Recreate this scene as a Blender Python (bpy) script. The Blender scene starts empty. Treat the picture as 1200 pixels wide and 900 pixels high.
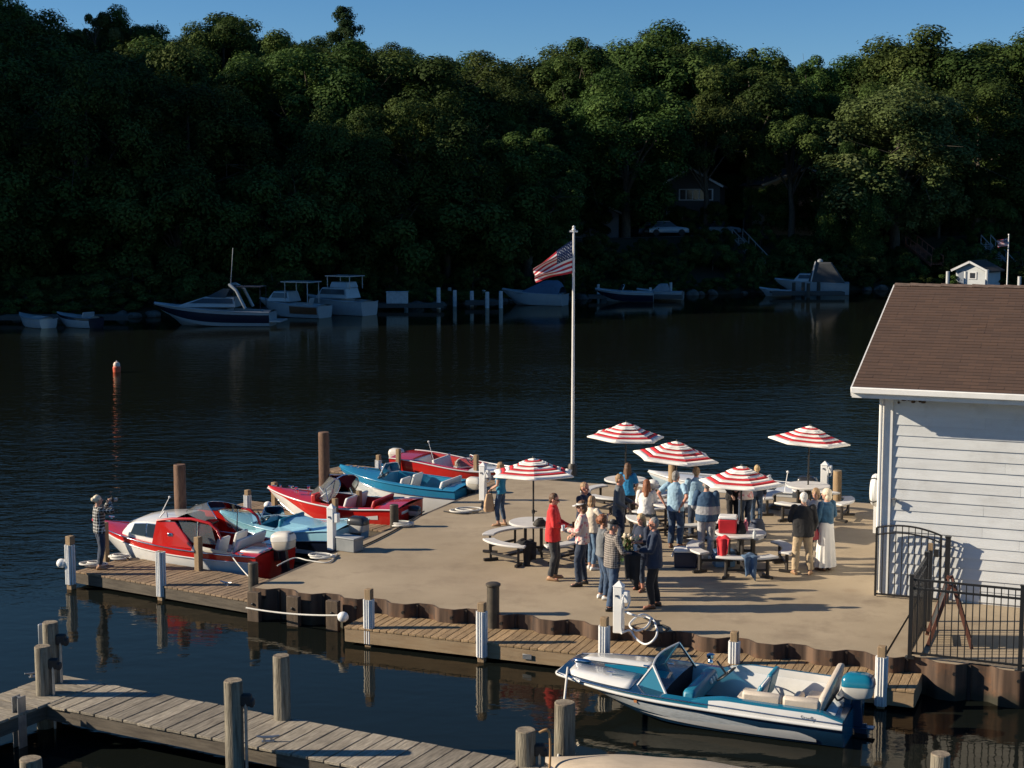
import bpy, bmesh, math, random
import numpy as np
from mathutils import Vector, Matrix
from mathutils import noise as mnoise

SC = bpy.context.scene
COL = SC.collection
PI = math.pi
rad = math.radians
random.seed(7)

# ------------------------------------------------------------------ survey of the place
# Metres; water level z = 0.  The photographer stands 8.05 m above the water looking along +Y.
CAMZ, PITCH, FOCAL = 8.05, rad(6.64), 1804.0      # focal length in pixels of a 1200 px wide frame
ZP, ZD = 0.60, 0.35                                # terrace level, low dock level
CP, SP = math.cos(PITCH), math.sin(PITCH)

def ray(x, y):
    a, b = (x - 600) / FOCAL, (y - 450) / FOCAL
    return Vector((a, CP - b * SP, -SP - b * CP))

def at(x, y, z=ZP):
    """survey: the point at height z sighted at (x, y)"""
    d = ray(x, y)
    return Vector((0, 0, CAMZ)) + d * ((z - CAMZ) / d.z)

def at_dist(x, y, Y):
    d = ray(x, y)
    return Vector((0, 0, CAMZ)) + d * (Y / d.y)

def height_at(y, Y):
    """height of something sighted at row y standing Y metres away"""
    return at_dist(600, y, Y).z

def sight(p):
    q = Vector(p) - Vector((0, 0, CAMZ))
    fw = q.y * CP - q.z * SP
    up = q.y * SP + q.z * CP
    return 600 + FOCAL * q.x / fw, 450 - FOCAL * up / fw

U = Vector((0.9245, -0.381, 0))     # along the terrace front, to the right
V = Vector((0.381, 0.9245, 0))      # across the terrace, away from the camera
ROT_UV = math.atan2(U.y, U.x)

# ------------------------------------------------------------------ object helpers
def link(o):
    COL.objects.link(o)
    return o

def tag(o, label=None, cat=None, group=None, kind=None):
    if label: o['label'] = label
    if cat: o['category'] = cat
    if group: o['group'] = group
    if kind: o['kind'] = kind
    return o

def thing(name, label, cat, loc=(0, 0, 0), rz=0.0, group=None):
    o = link(bpy.data.objects.new(name, None))
    o.empty_display_size = 0.2
    o.location = loc
    o.rotation_euler = (0, 0, rz)
    return tag(o, label, cat, group)

def kids(o):
    return [c for c in COL.objects if c.parent is o]

def copy_tree(o, parent=None):
    c = link(o.copy())
    if parent is not None:
        c.parent = parent
    for ch in kids(o):
        copy_tree(ch, c)
    return c

class MB:
    """collects shapes into ONE mesh"""
    def __init__(self):
        self.v, self.f, self.m, self.t = [], [], [], []
        self.M = None
    def add(self, verts, faces, m=0, tone=0.5):
        n = len(self.v)
        if self.M is not None:
            verts = [self.M @ Vector(p) for p in verts]
        self.v += [tuple(p) for p in verts]
        self.t += [tone] * len(verts)
        for f in faces:
            self.f.append(tuple(i + n for i in f)); self.m.append(m)
        return self
    def box(self, c, s, rz=0.0, m=0, tone=0.5, top=1.0):
        x, y, z = s[0] / 2, s[1] / 2, s[2] / 2
        cs, sn = math.cos(rz), math.sin(rz)
        vs = []
        for dz in (-z, z):
            k = top if dz > 0 else 1.0
            for dx, dy in ((-x, -y), (x, -y), (x, y), (-x, y)):
                dx, dy = dx * k, dy * k
                vs.append((c[0] + dx * cs - dy * sn, c[1] + dx * sn + dy * cs, c[2] + dz))
        return self.add(vs, [(3, 2, 1, 0), (4, 5, 6, 7), (0, 1, 5, 4), (1, 2, 6, 5), (2, 3, 7, 6), (3, 0, 4, 7)], m, tone)
    def beam(self, p0, p1, w, h, m=0, up=(0, 0, 1), tone=0.5):
        p0, p1 = Vector(p0), Vector(p1)
        d = (p1 - p0).normalized()
        up = Vector(up)
        if abs(d.dot(up)) > 0.98: up = Vector((1, 0, 0))
        s = d.cross(up).normalized(); u = s.cross(d).normalized()
        vs = []
        for p in (p0, p1):
            for a, b in ((-1, -1), (1, -1), (1, 1), (-1, 1)):
                vs.append(p + s * (a * w / 2) + u * (b * h / 2))
        return self.add(vs, [(3, 2, 1, 0), (4, 5, 6, 7), (0, 1, 5, 4), (1, 2, 6, 5), (2, 3, 7, 6), (3, 0, 4, 7)], m, tone)
    def loft(self, rings, closed=True, caps=(True, True), m=0, tone=0.5):
        n = len(rings[0]); vs = [p for r in rings for p in r]; fs = []
        k = n if closed else n - 1
        for i in range(len(rings) - 1):
            for j in range(k):
                a, b = i * n + j, i * n + (j + 1) % n
                fs.append((a, b, b + n, a + n))
        if caps[0]: fs.append(tuple(range(n - 1, -1, -1)))
        if caps[1]: fs.append(tuple((len(rings) - 1) * n + j for j in range(n)))
        return self.add(vs, fs, m, tone)
    def tube(self, path, r, n=8, m=0, caps=True, closed=False, tone=0.5, flat=1.0):
        P = [Vector(p) for p in path]; N = len(P)
        rs = list(r) if hasattr(r, '__len__') else [r] * N
        rings = []; ref = None
        for i, p in enumerate(P):
            a = P[i - 1] if (i > 0 or closed) else p
            b = P[(i + 1) % N] if (i < N - 1 or closed) else p
            d = (b - a).normalized()
            if ref is None:
                ref = Vector((0, 0, 1)) if abs(d.z) < 0.9 else Vector((1, 0, 0))
            s = d.cross(ref).normalized(); u = s.cross(d).normalized(); ref = u
            rings.append([p + s * (math.cos(2 * PI * k / n) * rs[i]) + u * (math.sin(2 * PI * k / n) * rs[i] * flat) for k in range(n)])
        if closed:
            rings.append(rings[0]); caps = False
        return self.loft(rings, True, (caps, caps), m, tone)
    def lathe(self, prof, n=16, c=(0, 0, 0), m=0, tone=0.5, sx=1, sy=1):
        rings = [[(c[0] + max(r, 1e-4) * math.cos(2 * PI * k / n) * sx, c[1] + max(r, 1e-4) * math.sin(2 * PI * k / n) * sy, c[2] + z) for k in range(n)] for r, z in prof]
        return self.loft(rings, True, (True, True), m, tone)
    def ball(self, c, r, n=10, m=0, rot=None):
        r = r if hasattr(r, '__len__') else (r, r, r)
        rings = []
        for i in range(1, n):
            a = PI * i / n
            ring = []
            for k in range(n + 2):
                b = 2 * PI * k / (n + 2)
                p = Vector((r[0] * math.sin(a) * math.cos(b), r[1] * math.sin(a) * math.sin(b), -r[2] * math.cos(a)))
                if rot is not None: p = rot @ p
                ring.append(p + Vector(c))
            rings.append(ring)
        return self.loft(rings, True, (True, True), m)
    def capsule(self, p0, p1, r0, r1, n=10, m=0):
        p0, p1 = Vector(p0), Vector(p1); d = (p1 - p0)
        if d.length < 1e-5: d = Vector((0, 0, 1e-4))
        d.normalize()
        path, rs = [], []
        for a in (80, 50, 20): path.append(p0 - d * r0 * math.sin(rad(a))); rs.append(r0 * math.cos(rad(a)))
        path += [p0, p1]; rs += [r0, r1]
        for a in (20, 50, 80): path.append(p1 + d * r1 * math.sin(rad(a))); rs.append(r1 * math.cos(rad(a)))
        return self.tube(path, rs, n, m)
    def prism(self, pts, z0, z1, m=0, tone=0.5):
        n = len(pts)
        vs = [(p[0], p[1], z0) for p in pts] + [(p[0], p[1], z1) for p in pts]
        fs = [tuple(range(n - 1, -1, -1)), tuple(range(n, 2 * n))]
        fs += [(i, (i + 1) % n, (i + 1) % n + n, i + n) for i in range(n)]
        return self.add(vs, fs, m, tone)
    def grid(self, fn, nu, nv, m=0, mf=None):
        vs = [fn(i / nu, j / nv) for i in range(nu + 1) for j in range(nv + 1)]
        n0 = len(self.v)
        self.add(vs, [], 0)
        for i in range(nu):
            for j in range(nv):
                a = n0 + i * (nv + 1) + j
                self.f.append((a, a + nv + 1, a + nv + 2, a + 1))
                self.m.append(mf(i, j) if mf else m)
        return self
    def mesh(self, name, mats, smooth=35):
        me = bpy.data.meshes.new(name)
        me.from_pydata(self.v, [], self.f)
        for x in (mats if isinstance(mats, (list, tuple)) else [mats]): me.materials.append(x)
        me.polygons.foreach_set('material_index', self.m)
        at_ = me.attributes.new('tone', 'FLOAT', 'POINT'); at_.data.foreach_set('value', self.t)
        me.update()
        if smooth:
            me.polygons.foreach_set('use_smooth', [True] * len(self.f))
            me.set_sharp_from_angle(angle=rad(smooth))
        return me
    def build(self, name, mats, parent=None, loc=None, rz=0.0, smooth=35, bevel=0.0, label=None, sub=0, solid=0.0, fix=False):
        me = self.mesh(name, mats, smooth)
        if fix:
            bm = bmesh.new(); bm.from_mesh(me); bmesh.ops.recalc_face_normals(bm, faces=bm.faces); bm.to_mesh(me); bm.free()
        o = link(bpy.data.objects.new(name, me))
        if parent is not None: o.parent = parent
        if loc is not None: o.location = loc
        if rz: o.rotation_euler = (0, 0, rz)
        if solid:
            md = o.modifiers.new('solid', 'SOLIDIFY'); md.thickness = solid
        if bevel:
            md = o.modifiers.new('bevel', 'BEVEL'); md.width = bevel; md.segments = 2; md.limit_method = 'ANGLE'; md.angle_limit = rad(40)
        if sub:
            md = o.modifiers.new('sub', 'SUBSURF'); md.levels = md.render_levels = sub
        if label: o['label'] = label
        return o

# ------------------------------------------------------------------ materials
MATS = {}
def mat(name, color, rough=0.55, metal=0.0, var=0.12, scale=4.0, bump=0.0, bscale=40.0, coat=0.0, stretch=(1, 1, 1), tone=0.0,
        spec=0.5, color2=None, dirt=0.0, dirtcol=(0.05, 0.04, 0.03), dscale=1.5, alpha=1.0, trans=0.0, sheen=0.0, lo=0.35, hi=0.65):
    if name in MATS: return MATS[name]
    m = bpy.data.materials.new(name); m.use_nodes = True; MATS[name] = m
    nt = m.node_tree; N, Lk = nt.nodes, nt.links
    b = N['Principled BSDF']
    b.inputs['Roughness'].default_value = rough
    b.inputs['Metallic'].default_value = metal
    b.inputs['Coat Weight'].default_value = coat
    b.inputs['Coat Roughness'].default_value = 0.08
    b.inputs['Specular IOR Level'].default_value = spec
    b.inputs['Alpha'].default_value = alpha
    b.inputs['Transmission Weight'].default_value = trans
    b.inputs['Sheen Weight'].default_value = sheen
    tc = N.new('ShaderNodeTexCoord'); mp = N.new('ShaderNodeMapping')
    mp.inputs['Scale'].default_value = stretch
    Lk.new(tc.outputs['Object'], mp.inputs['Vector'])
    ns = N.new('ShaderNodeTexNoise'); ns.inputs['Scale'].default_value = scale; ns.inputs['Detail'].default_value = 6
    ns.inputs['Roughness'].default_value = 0.6
    Lk.new(mp.outputs['Vector'], ns.inputs['Vector'])
    cr = N.new('ShaderNodeValToRGB')
    c2 = color2 if color2 else tuple(min(1, c * (1 + var)) for c in color)
    c1 = color if color2 else tuple(c * (1 - var) for c in color)
    cr.color_ramp.elements[0].position = lo; cr.color_ramp.elements[1].position = hi
    cr.color_ramp.elements[0].color = (*c1, 1); cr.color_ramp.elements[1].color = (*c2, 1)
    Lk.new(ns.outputs['Fac'], cr.inputs['Fac'])
    out = cr.outputs['Color']
    if tone:
        at_ = N.new('ShaderNodeAttribute'); at_.attribute_name = 'tone'
        mr = N.new('ShaderNodeMapRange'); mr.inputs['To Min'].default_value = 1 - tone; mr.inputs['To Max'].default_value = 1 + tone
        Lk.new(at_.outputs['Fac'], mr.inputs['Value'])
        mx = N.new('ShaderNodeVectorMath'); mx.operation = 'SCALE'
        Lk.new(out, mx.inputs[0]); Lk.new(mr.outputs['Result'], mx.inputs['Scale']); out = mx.outputs[0]
    if dirt:
        n2 = N.new('ShaderNodeTexNoise'); n2.inputs['Scale'].default_value = dscale; n2.inputs['Detail'].default_value = 8; n2.inputs['Roughness'].default_value = 0.65
        Lk.new(tc.outputs['Object'], n2.inputs['Vector'])
        r2 = N.new('ShaderNodeValToRGB'); r2.color_ramp.elements[0].position = 0.5; r2.color_ramp.elements[1].position = 0.72
        r2.color_ramp.elements[0].color = (0, 0, 0, 1); r2.color_ramp.elements[1].color = (dirt, dirt, dirt, 1)
        Lk.new(n2.outputs['Fac'], r2.inputs['Fac'])
        mx = N.new('ShaderNodeMix'); mx.data_type = 'RGBA'
        Lk.new(r2.outputs['Color'], mx.inputs['Factor']); Lk.new(out, mx.inputs['A']); mx.inputs['B'].default_value = (*dirtcol, 1); out = mx.outputs['Result']
    Lk.new(out, b.inputs['Base Color'])
    if bump:
        n3 = N.new('ShaderNodeTexNoise'); n3.inputs['Scale'].default_value = bscale; n3.inputs['Detail'].default_value = 4
        Lk.new(mp.outputs['Vector'], n3.inputs['Vector'])
        bp = N.new('ShaderNodeBump'); bp.inputs['Strength'].default_value = bump; bp.inputs['Distance'].default_value = 0.02
        Lk.new(n3.outputs['Fac'], bp.inputs['Height']); Lk.new(bp.outputs['Normal'], b.inputs['Normal'])
    return m

def glass(name, color=(0.75, 0.85, 0.85), rough=0.02, clear=0.75):
    """thin pane: mostly see-through with a mirror-like reflection"""
    if name in MATS: return MATS[name]
    m = bpy.data.materials.new(name); m.use_nodes = True; MATS[name] = m
    nt = m.node_tree; N, Lk = nt.nodes, nt.links
    N.remove(N['Principled BSDF'])
    tr = N.new('ShaderNodeBsdfTransparent'); tr.inputs['Color'].default_value = (*color, 1)
    gl = N.new('ShaderNodeBsdfGlossy'); gl.inputs['Roughness'].default_value = rough
    fr = N.new('ShaderNodeFresnel'); fr.inputs['IOR'].default_value = 1.5
    df = N.new('ShaderNodeBsdfDiffuse'); df.inputs['Color'].default_value = (*color, 1)
    m1 = N.new('ShaderNodeMixShader'); m1.inputs['Fac'].default_value = clear
    Lk.new(df.outputs[0], m1.inputs[1]); Lk.new(tr.outputs[0], m1.inputs[2])
    m2 = N.new('ShaderNodeMixShader'); Lk.new(fr.outputs[0], m2.inputs['Fac']); Lk.new(m1.outputs[0], m2.inputs[1]); Lk.new(gl.outputs[0], m2.inputs[2])
    Lk.new(m2.outputs[0], N['Material Output'].inputs['Surface'])
    return m

def pattern(name, build, rough=0.8):
    """material whose base colour comes from build(nodes, links, texcoord_socket) -> colour socket"""
    if name in MATS: return MATS[name]
    m = bpy.data.materials.new(name); m.use_nodes = True; MATS[name] = m
    nt = m.node_tree; N, Lk = nt.nodes, nt.links
    b = N['Principled BSDF']; b.inputs['Roughness'].default_value = rough
    tc = N.new('ShaderNodeTexCoord')
    Lk.new(build(N, Lk, tc.outputs['Object']), b.inputs['Base Color'])
    return m

def math_node(N, Lk, op, a, b=None, c=None):
    n = N.new('ShaderNodeMath'); n.operation = op
    for i, x in enumerate((a, b, c)):
        if x is None: continue
        if isinstance(x, (int, float)): n.inputs[i].default_value = x
        else: Lk.new(x, n.inputs[i])
    return n.outputs[0]

def mix_col(N, Lk, fac, a, b):
    n = N.new('ShaderNodeMix'); n.data_type = 'RGBA'
    if isinstance(fac, (int, float)): n.inputs['Factor'].default_value = fac
    else: Lk.new(fac, n.inputs['Factor'])
    for k, x in (('A', a), ('B', b)):
        if isinstance(x, tuple): n.inputs[k].default_value = (*x[:3], 1)
        else: Lk.new(x, n.inputs[k])
    return n.outputs['Result']

WHITE = mat('white_paint', (0.72, 0.72, 0.70), 0.4, var=0.04, dirt=0.25, dirtcol=(0.4, 0.36, 0.3), dscale=3)
WHITE_PLASTIC = mat('white_plastic', (0.78, 0.78, 0.76), 0.35, var=0.03, dirt=0.2, dirtcol=(0.45, 0.42, 0.36), dscale=5)
BLACK_STEEL = mat('black_steel', (0.012, 0.012, 0.013), 0.4, var=0.2)
BLACK_RUBBER = mat('black_rubber', (0.015, 0.015, 0.016), 0.7)
CHROME = mat('chrome', (0.75, 0.75, 0.76), 0.12, 1.0, var=0.02)
GALV = mat('galvanised_steel', (0.38, 0.39, 0.40), 0.42, 0.9, var=0.15, scale=12)
GLASS = glass('clear_glass', (0.82, 0.88, 0.88), clear=0.9)
GLASS_DARK = glass('smoked_glass', (0.03, 0.04, 0.045), clear=0.35)
GLASS_BLUE = glass('blue_glass', (0.06, 0.28, 0.42), clear=0.45)
# ------------------------------------------------------------------ camera, sun, sky
cam = bpy.data.cameras.new('camera'); cam.sensor_width = 36; cam.lens = 36 * FOCAL / 1200
cam.clip_start = 0.1; cam.clip_end = 5000
co = link(bpy.data.objects.new('camera', cam)); co.location = (0, 0, CAMZ); co.rotation_euler = (PI / 2 - PITCH, 0, 0)
SC.camera = co
SUN_EL, SUN_FROM = rad(24.0), rad(180.0)        # direction the light comes from, measured from +X
sd = Vector((math.cos(SUN_FROM) * math.cos(SUN_EL), math.sin(SUN_FROM) * math.cos(SUN_EL), math.sin(SUN_EL)))
sl = bpy.data.lights.new('sun', 'SUN'); sl.energy = 5.0; sl.angle = rad(0.53); sl.color = (1.0, 0.86, 0.66)
so = link(bpy.data.objects.new('sun', sl)); so.rotation_euler = sd.to_track_quat('Z', 'Y').to_euler(); so.location = (-60, 20, 60)
W = bpy.data.worlds.new('World'); SC.world = W; W.use_nodes = True
wn = W.node_tree.nodes; bg = wn['Background']; sky = wn.new('ShaderNodeTexSky')
sky.sky_type = 'NISHITA'; sky.sun_disc = False; sky.sun_elevation = SUN_EL
sky.sun_rotation = PI / 2 - SUN_FROM
sky.air_density = 0.85; sky.dust_density = 0.0; sky.ozone_density = 5.0; sky.altitude = 200
hs = wn.new('ShaderNodeHueSaturation'); hs.inputs['Saturation'].default_value = 1.17
W.node_tree.links.new(sky.outputs[0], hs.inputs['Color']); W.node_tree.links.new(hs.outputs[0], bg.inputs[0]); bg.inputs[1].default_value = 0.064
vs = SC.view_settings; vs.view_transform = 'Standard'; vs.look = 'None'; vs.gamma = 1.0; vs.exposure = 0.66; vs.use_curve_mapping = False
SC.cycles.use_denoising = True
SC.cycles.max_bounces = 8; SC.cycles.transparent_max_bounces = 12
SC.cycles.caustics_reflective = False; SC.cycles.caustics_refractive = False

# ------------------------------------------------------------------ water
def water_material():
    m = bpy.data.materials.new('lake_water'); m.use_nodes = True
    nt = m.node_tree; N, Lk = nt.nodes, nt.links; b = N['Principled BSDF']
    N.remove(b)
    df = N.new('ShaderNodeBsdfDiffuse'); df.inputs['Color'].default_value = (0.007, 0.009, 0.008, 1)         # murky, weedy lake water
    gl = N.new('ShaderNodeBsdfGlossy'); gl.inputs['Roughness'].default_value = 0.04; gl.inputs['Color'].default_value = (0.80, 0.71, 0.58, 1)
    fr = N.new('ShaderNodeFresnel'); fr.inputs['IOR'].default_value = 1.33
    mxs = N.new('ShaderNodeMixShader'); Lk.new(fr.outputs[0], mxs.inputs['Fac']); Lk.new(df.outputs[0], mxs.inputs[1]); Lk.new(gl.outputs[0], mxs.inputs[2]); Lk.new(mxs.outputs[0], N['Material Output'].inputs['Surface'])
    tc = N.new('ShaderNodeTexCoord')
    def noise_(scale, detail, sx, sy, rot=0.0, w=0.55):
        mp = N.new('ShaderNodeMapping'); mp.inputs['Scale'].default_value = (sx, sy, 1); mp.inputs['Rotation'].default_value = (0, 0, rot)
        Lk.new(tc.outputs['Object'], mp.inputs['Vector'])
        n = N.new('ShaderNodeTexNoise'); n.inputs['Scale'].default_value = scale; n.inputs['Detail'].default_value = detail; n.inputs['Roughness'].default_value = w
        Lk.new(mp.outputs['Vector'], n.inputs['Vector']); return n.outputs['Fac']
    # wind patches: calmer in the shelter of the docks and of the far bank, rippled in the open
    sx = N.new('ShaderNodeSeparateXYZ'); Lk.new(tc.outputs['Object'], sx.inputs[0])
    def mrange(v, a, b_, lo, hi):
        n = N.new('ShaderNodeMapRange'); n.interpolation_type = 'SMOOTHSTEP'
        for k, x in zip(('From Min', 'From Max', 'To Min', 'To Max'), (a, b_, lo, hi)): n.inputs[k].default_value = x
        Lk.new(v, n.inputs['Value']); return n.outputs['Result']
    side = math_node(N, Lk, 'ADD', math_node(N, Lk, 'MULTIPLY', sx.outputs['X'], 0.41), sx.outputs['Y'])   # distance out from the terrace front
    near = mrange(side, 25.0, 31.0, 0.16, 1.0)
    far = mrange(sx.outputs['Y'], 55.0, 112.0, 1.0, 0.10)
    wind = math_node(N, Lk, 'MULTIPLY', near, far)
    patch = noise_(0.05, 3, 1, 2.5)
    wind = math_node(N, Lk, 'MULTIPLY', wind, math_node(N, Lk, 'MULTIPLY_ADD', patch, 1.5, 0.22))
    h = math_node(N, Lk, 'ADD', math_node(N, Lk, 'MULTIPLY', noise_(1.0, 3, 0.8, 1.5, 0.25), 0.75),
                  math_node(N, Lk, 'MULTIPLY', noise_(3.4, 3, 0.8, 1.3, -0.15), 0.30))
    hs = math_node(N, Lk, 'MULTIPLY', h, wind)
    h2 = math_node(N, Lk, 'ADD', hs, math_node(N, Lk, 'MULTIPLY', noise_(0.9, 2, 1, 1.2, 0.5), 0.05))
    bp = N.new('ShaderNodeBump'); bp.inputs['Strength'].default_value = 1.0; bp.inputs['Distance'].default_value = 0.06
    Lk.new(h2, bp.inputs['Height'])
    for q in (fr, gl): Lk.new(bp.outputs['Normal'], q.inputs['Normal'])
    return m
wm = MB(); wm.add([(-900, -60, 0), (900, -60, 0), (900, 400, 0), (-900, 400, 0)], [(0, 1, 2, 3)])
tag(wm.build('lake_water', water_material(), smooth=0), 'dark rippled lake water reflecting the wooded bank and sky', 'water', kind='structure')

# ------------------------------------------------------------------ far bank
def shore(x):
    """distance of the far waterline"""
    pts = [(-900, 30), (-160, 62), (-90, 88), (-55, 104), (-38, 109), (-22, 112), (-8, 122), (0, 129), (15, 138), (30, 146), (60, 150), (120, 140), (300, 90), (900, 20)]
    for (a, ya), (b, yb) in zip(pts, pts[1:]):
        if a <= x <= b:
            t = (x - a) / (b - a); t = t * t * (3 - 2 * t) if b - a < 60 else t
            return ya + (yb - ya) * t
    return 60
def ground(x, y):
    d = y - shore(x)
    if d < 0: return max(-3.0, d * 0.35)
    z = 0.55 * min(1, d / 1.2)
    z += 4.2 * max(0, min(1, (d - 5) / 11)) ** 1.2          # the bank
    z += 18.5 * (lambda t: t * t * (3 - 2 * t))(max(0, min(1, (d - 30) / 95)))
    z += 6 * max(0, min(1, (d - 120) / 300))
    sm = lambda t: (lambda q: q * q * (3 - 2 * q))(max(0, min(1, t)))
    z += 22 * sm((-(0.345 * y + 15) - x) / 24) * sm((d - 6) / 26)            # unseen rise beyond the left edge, added to shade the far bank
    if d > 3: z += min(1, (d - 3) / 20) * 1.2 * mnoise.noise(Vector((x * 0.03, y * 0.03, 3.1)))
    return z
EARTH = mat('woodland_floor', (0.014, 0.019, 0.008), 0.95, scale=0.35, var=0.5, color2=(0.032, 0.030, 0.014), bump=0.6, bscale=3)
tb = MB()
xs = list(np.concatenate([np.arange(-900, -140, 40), np.arange(-140, 140, 2.5), np.arange(140, 901, 40)]))
ys_off = [-12, -4, -1, 0, 0.6, 1.3, 3, 5, 7, 9, 11, 13, 16, 20, 25, 30, 36, 44, 54, 64, 76, 90, 105, 125, 160, 220, 320, 500, 900]
vs_ = []
for x in xs:
    s = shore(x)
    for d in ys_off: vs_.append((x, s + d, ground(x, s + d)))
n = len(ys_off)
tb.add(vs_, [(i * n + j, (i + 1) * n + j, (i + 1) * n + j + 1, i * n + j + 1) for i in range(len(xs) - 1) for j in range(n - 1)])
tag(tb.build('hillside_ground', EARTH, smooth=180), 'dark woodland ground rising from the far shore', 'hillside', kind='structure')

# ------------------------------------------------------------------ terrace (concrete) with its sheet-pile front
A = at(300, 688); Bk = at(604, 560)
DEPTH = (Bk - A).dot(V)
def uv(u, v, z=ZP):
    p = A + U * u + V * v
    return Vector((p.x, p.y, z))
def to_uv(p):
    q = Vector((p[0], p[1], 0)) - Vector((A.x, A.y, 0))
    return q.dot(U), q.dot(V)
def wave(u):
    """corrugation of the steel sheet piles, metres towards the lake"""
    s = math.sin(2 * PI * u / 1.0 + 0.6)
    return 0.09 * max(-1, min(1, 1.7 * s))
def concrete():
    m = bpy.data.materials.new('terrace_concrete'); m.use_nodes = True
    nt = m.node_tree; N, Lk = nt.nodes, nt.links; b = N['Principled BSDF']; b.inputs['Roughness'].default_value = 0.85
    tc = N.new('ShaderNodeTexCoord')
    def nz(s, d, r=0.6):
        n = N.new('ShaderNodeTexNoise'); n.inputs['Scale'].default_value = s; n.inputs['Detail'].default_value = d; n.inputs['Roughness'].default_value = r
        Lk.new(tc.outputs['Object'], n.inputs['Vector']); return n.outputs['Fac']
    def ramp(v, a, b_, ca, cb):
        r = N.new('ShaderNodeValToRGB'); r.color_ramp.elements[0].position = a; r.color_ramp.elements[1].position = b_
        r.color_ramp.elements[0].color = (*ca, 1); r.color_ramp.elements[1].color = (*cb, 1); Lk.new(v, r.inputs['Fac']); return r.outputs['Color']
    base = ramp(nz(0.45, 7), 0.35, 0.68, (0.315, 0.248, 0.165), (0.415, 0.333, 0.228))
    fine = ramp(nz(60, 4), 0.3, 0.7, (0.82, 0.82, 0.82), (1.1, 1.1, 1.1))
    mm = N.new('ShaderNodeMix'); mm.data_type = 'RGBA'; mm.blend_type = 'MULTIPLY'; mm.inputs['Factor'].default_value = 1
    Lk.new(base, mm.inputs['A']); Lk.new(fine, mm.inputs['B'])
    st = ramp(nz(1.1, 9, 0.7), 0.50, 0.70, (0, 0, 0), (0.6, 0.6, 0.6))
    c = mix_col(N, Lk, st, mm.outputs['Result'], (0.20, 0.15, 0.10))
    # spilled drops and rust spots
    vo = N.new('ShaderNodeTexVoronoi'); vo.inputs['Scale'].default_value = 0.55; Lk.new(tc.outputs['Object'], vo.inputs['Vector'])
    sp = ramp(vo.outputs['Distance'], 0.03, 0.13, (0.4, 0.4, 0.4), (0, 0, 0))
    c = mix_col(N, Lk, sp, c, (0.17, 0.10, 0.05))
    Lk.new(c, b.inputs['Base Color'])
    bp = N.new('ShaderNodeBump'); bp.inputs['Strength'].default_value = 0.35; bp.inputs['Distance'].default_value = 0.01
    Lk.new(nz(90, 5), bp.inputs['Height']); Lk.new(bp.outputs['Normal'], b.inputs['Normal'])
    return m
CONC = concrete()
UR, NS = 34.0, 900
front = [uv(UR * i / NS, -wave(UR * i / NS)) for i in range(NS + 1)]
JU = to_uv(at(1037, 770))[0]                                   # expansion joint running across the slab
def slab(u0, u1):
    return [uv(UR * i / NS, -wave(UR * i / NS)) for i in range(NS + 1) if u0 <= UR * i / NS <= u1] + [uv(u1, DEPTH), uv(u0, DEPTH)]
pm = MB(); pm.prism(slab(0, JU - 0.008), -0.3, ZP); pm.prism(slab(JU + 0.008, UR), -0.3, ZP - 0.003)
tag(pm.build('terrace_pavement', CONC, smooth=0), 'tan concrete waterfront terrace with a dark joint across it', 'pavement', kind='structure')
jm = MB(); jm.box(uv(JU, DEPTH / 2 + 0.1, ZP - 0.022), (0.014, DEPTH - 0.3, 0.02), ROT_UV)
tag(jm.build('pavement_joint', mat('joint_tar', (0.03, 0.022, 0.016), 0.9), smooth=0), 'dark filled joint in the concrete', 'joint', kind='structure')

RUST = mat('rusty_sheet_pile', (0.050, 0.026, 0.016), 0.85, scale=3, var=0.3, color2=(0.115, 0.068, 0.042), bump=0.5, bscale=25, dirt=0.6, dirtcol=(0.03, 0.02, 0.014), dscale=5, stretch=(1, 1, 0.5))
def rust_build(N, Lk, co):
    sp = N.new('ShaderNodeSeparateXYZ'); Lk.new(co, sp.inputs[0])
    mp = N.new('ShaderNodeMapping'); mp.inputs['Scale'].default_value = (7, 7, 0.5); Lk.new(co, mp.inputs['Vector'])
    st = N.new('ShaderNodeTexNoise'); st.inputs['Scale'].default_value = 1.0; st.inputs['Detail'].default_value = 7; Lk.new(mp.outputs['Vector'], st.inputs['Vector'])
    bl = N.new('ShaderNodeTexNoise'); bl.inputs['Scale'].default_value = 3.5; bl.inputs['Detail'].default_value = 8; bl.inputs['Roughness'].default_value = 0.7; Lk.new(co, bl.inputs['Vector'])
    def rp(v, a, b_, ca, cb):
        r = N.new('ShaderNodeValToRGB'); r.color_ramp.elements[0].position = a; r.color_ramp.elements[1].position = b_; r.color_ramp.elements[0].color = (*ca, 1); r.color_ramp.elements[1].color = (*cb, 1); Lk.new(v, r.inputs['Fac']); return r.outputs['Color']
    c = rp(st.outputs['Fac'], 0.36, 0.66, (0.030, 0.018, 0.013), (0.135, 0.082, 0.052))
    c = mix_col(N, Lk, rp(bl.outputs['Fac'], 0.52, 0.70, (0, 0, 0), (0.8, 0.8, 0.8)), c, (0.155, 0.070, 0.032))
    # weed and wet grime left between low and high water
    zz = math_node(N, Lk, 'ADD', sp.outputs['Z'], math_node(N, Lk, 'MULTIPLY', bl.outputs['Fac'], 0.22))
    wl = N.new('ShaderNodeMapRange'); wl.inputs['From Min'].default_value = 0.20; wl.inputs['From Max'].default_value = 0.36; wl.inputs['To Min'].default_value = 0.9; wl.inputs['To Max'].default_value = 0.0; Lk.new(zz, wl.inputs['Value'])
    return mix_col(N, Lk, wl.outputs['Result'], c, (0.018, 0.020, 0.012))
RUST = pattern('rust_streaked_steel', rust_build, 0.85)
sw = MB()
r0, r1, r2, r3 = [], [], [], []
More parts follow.
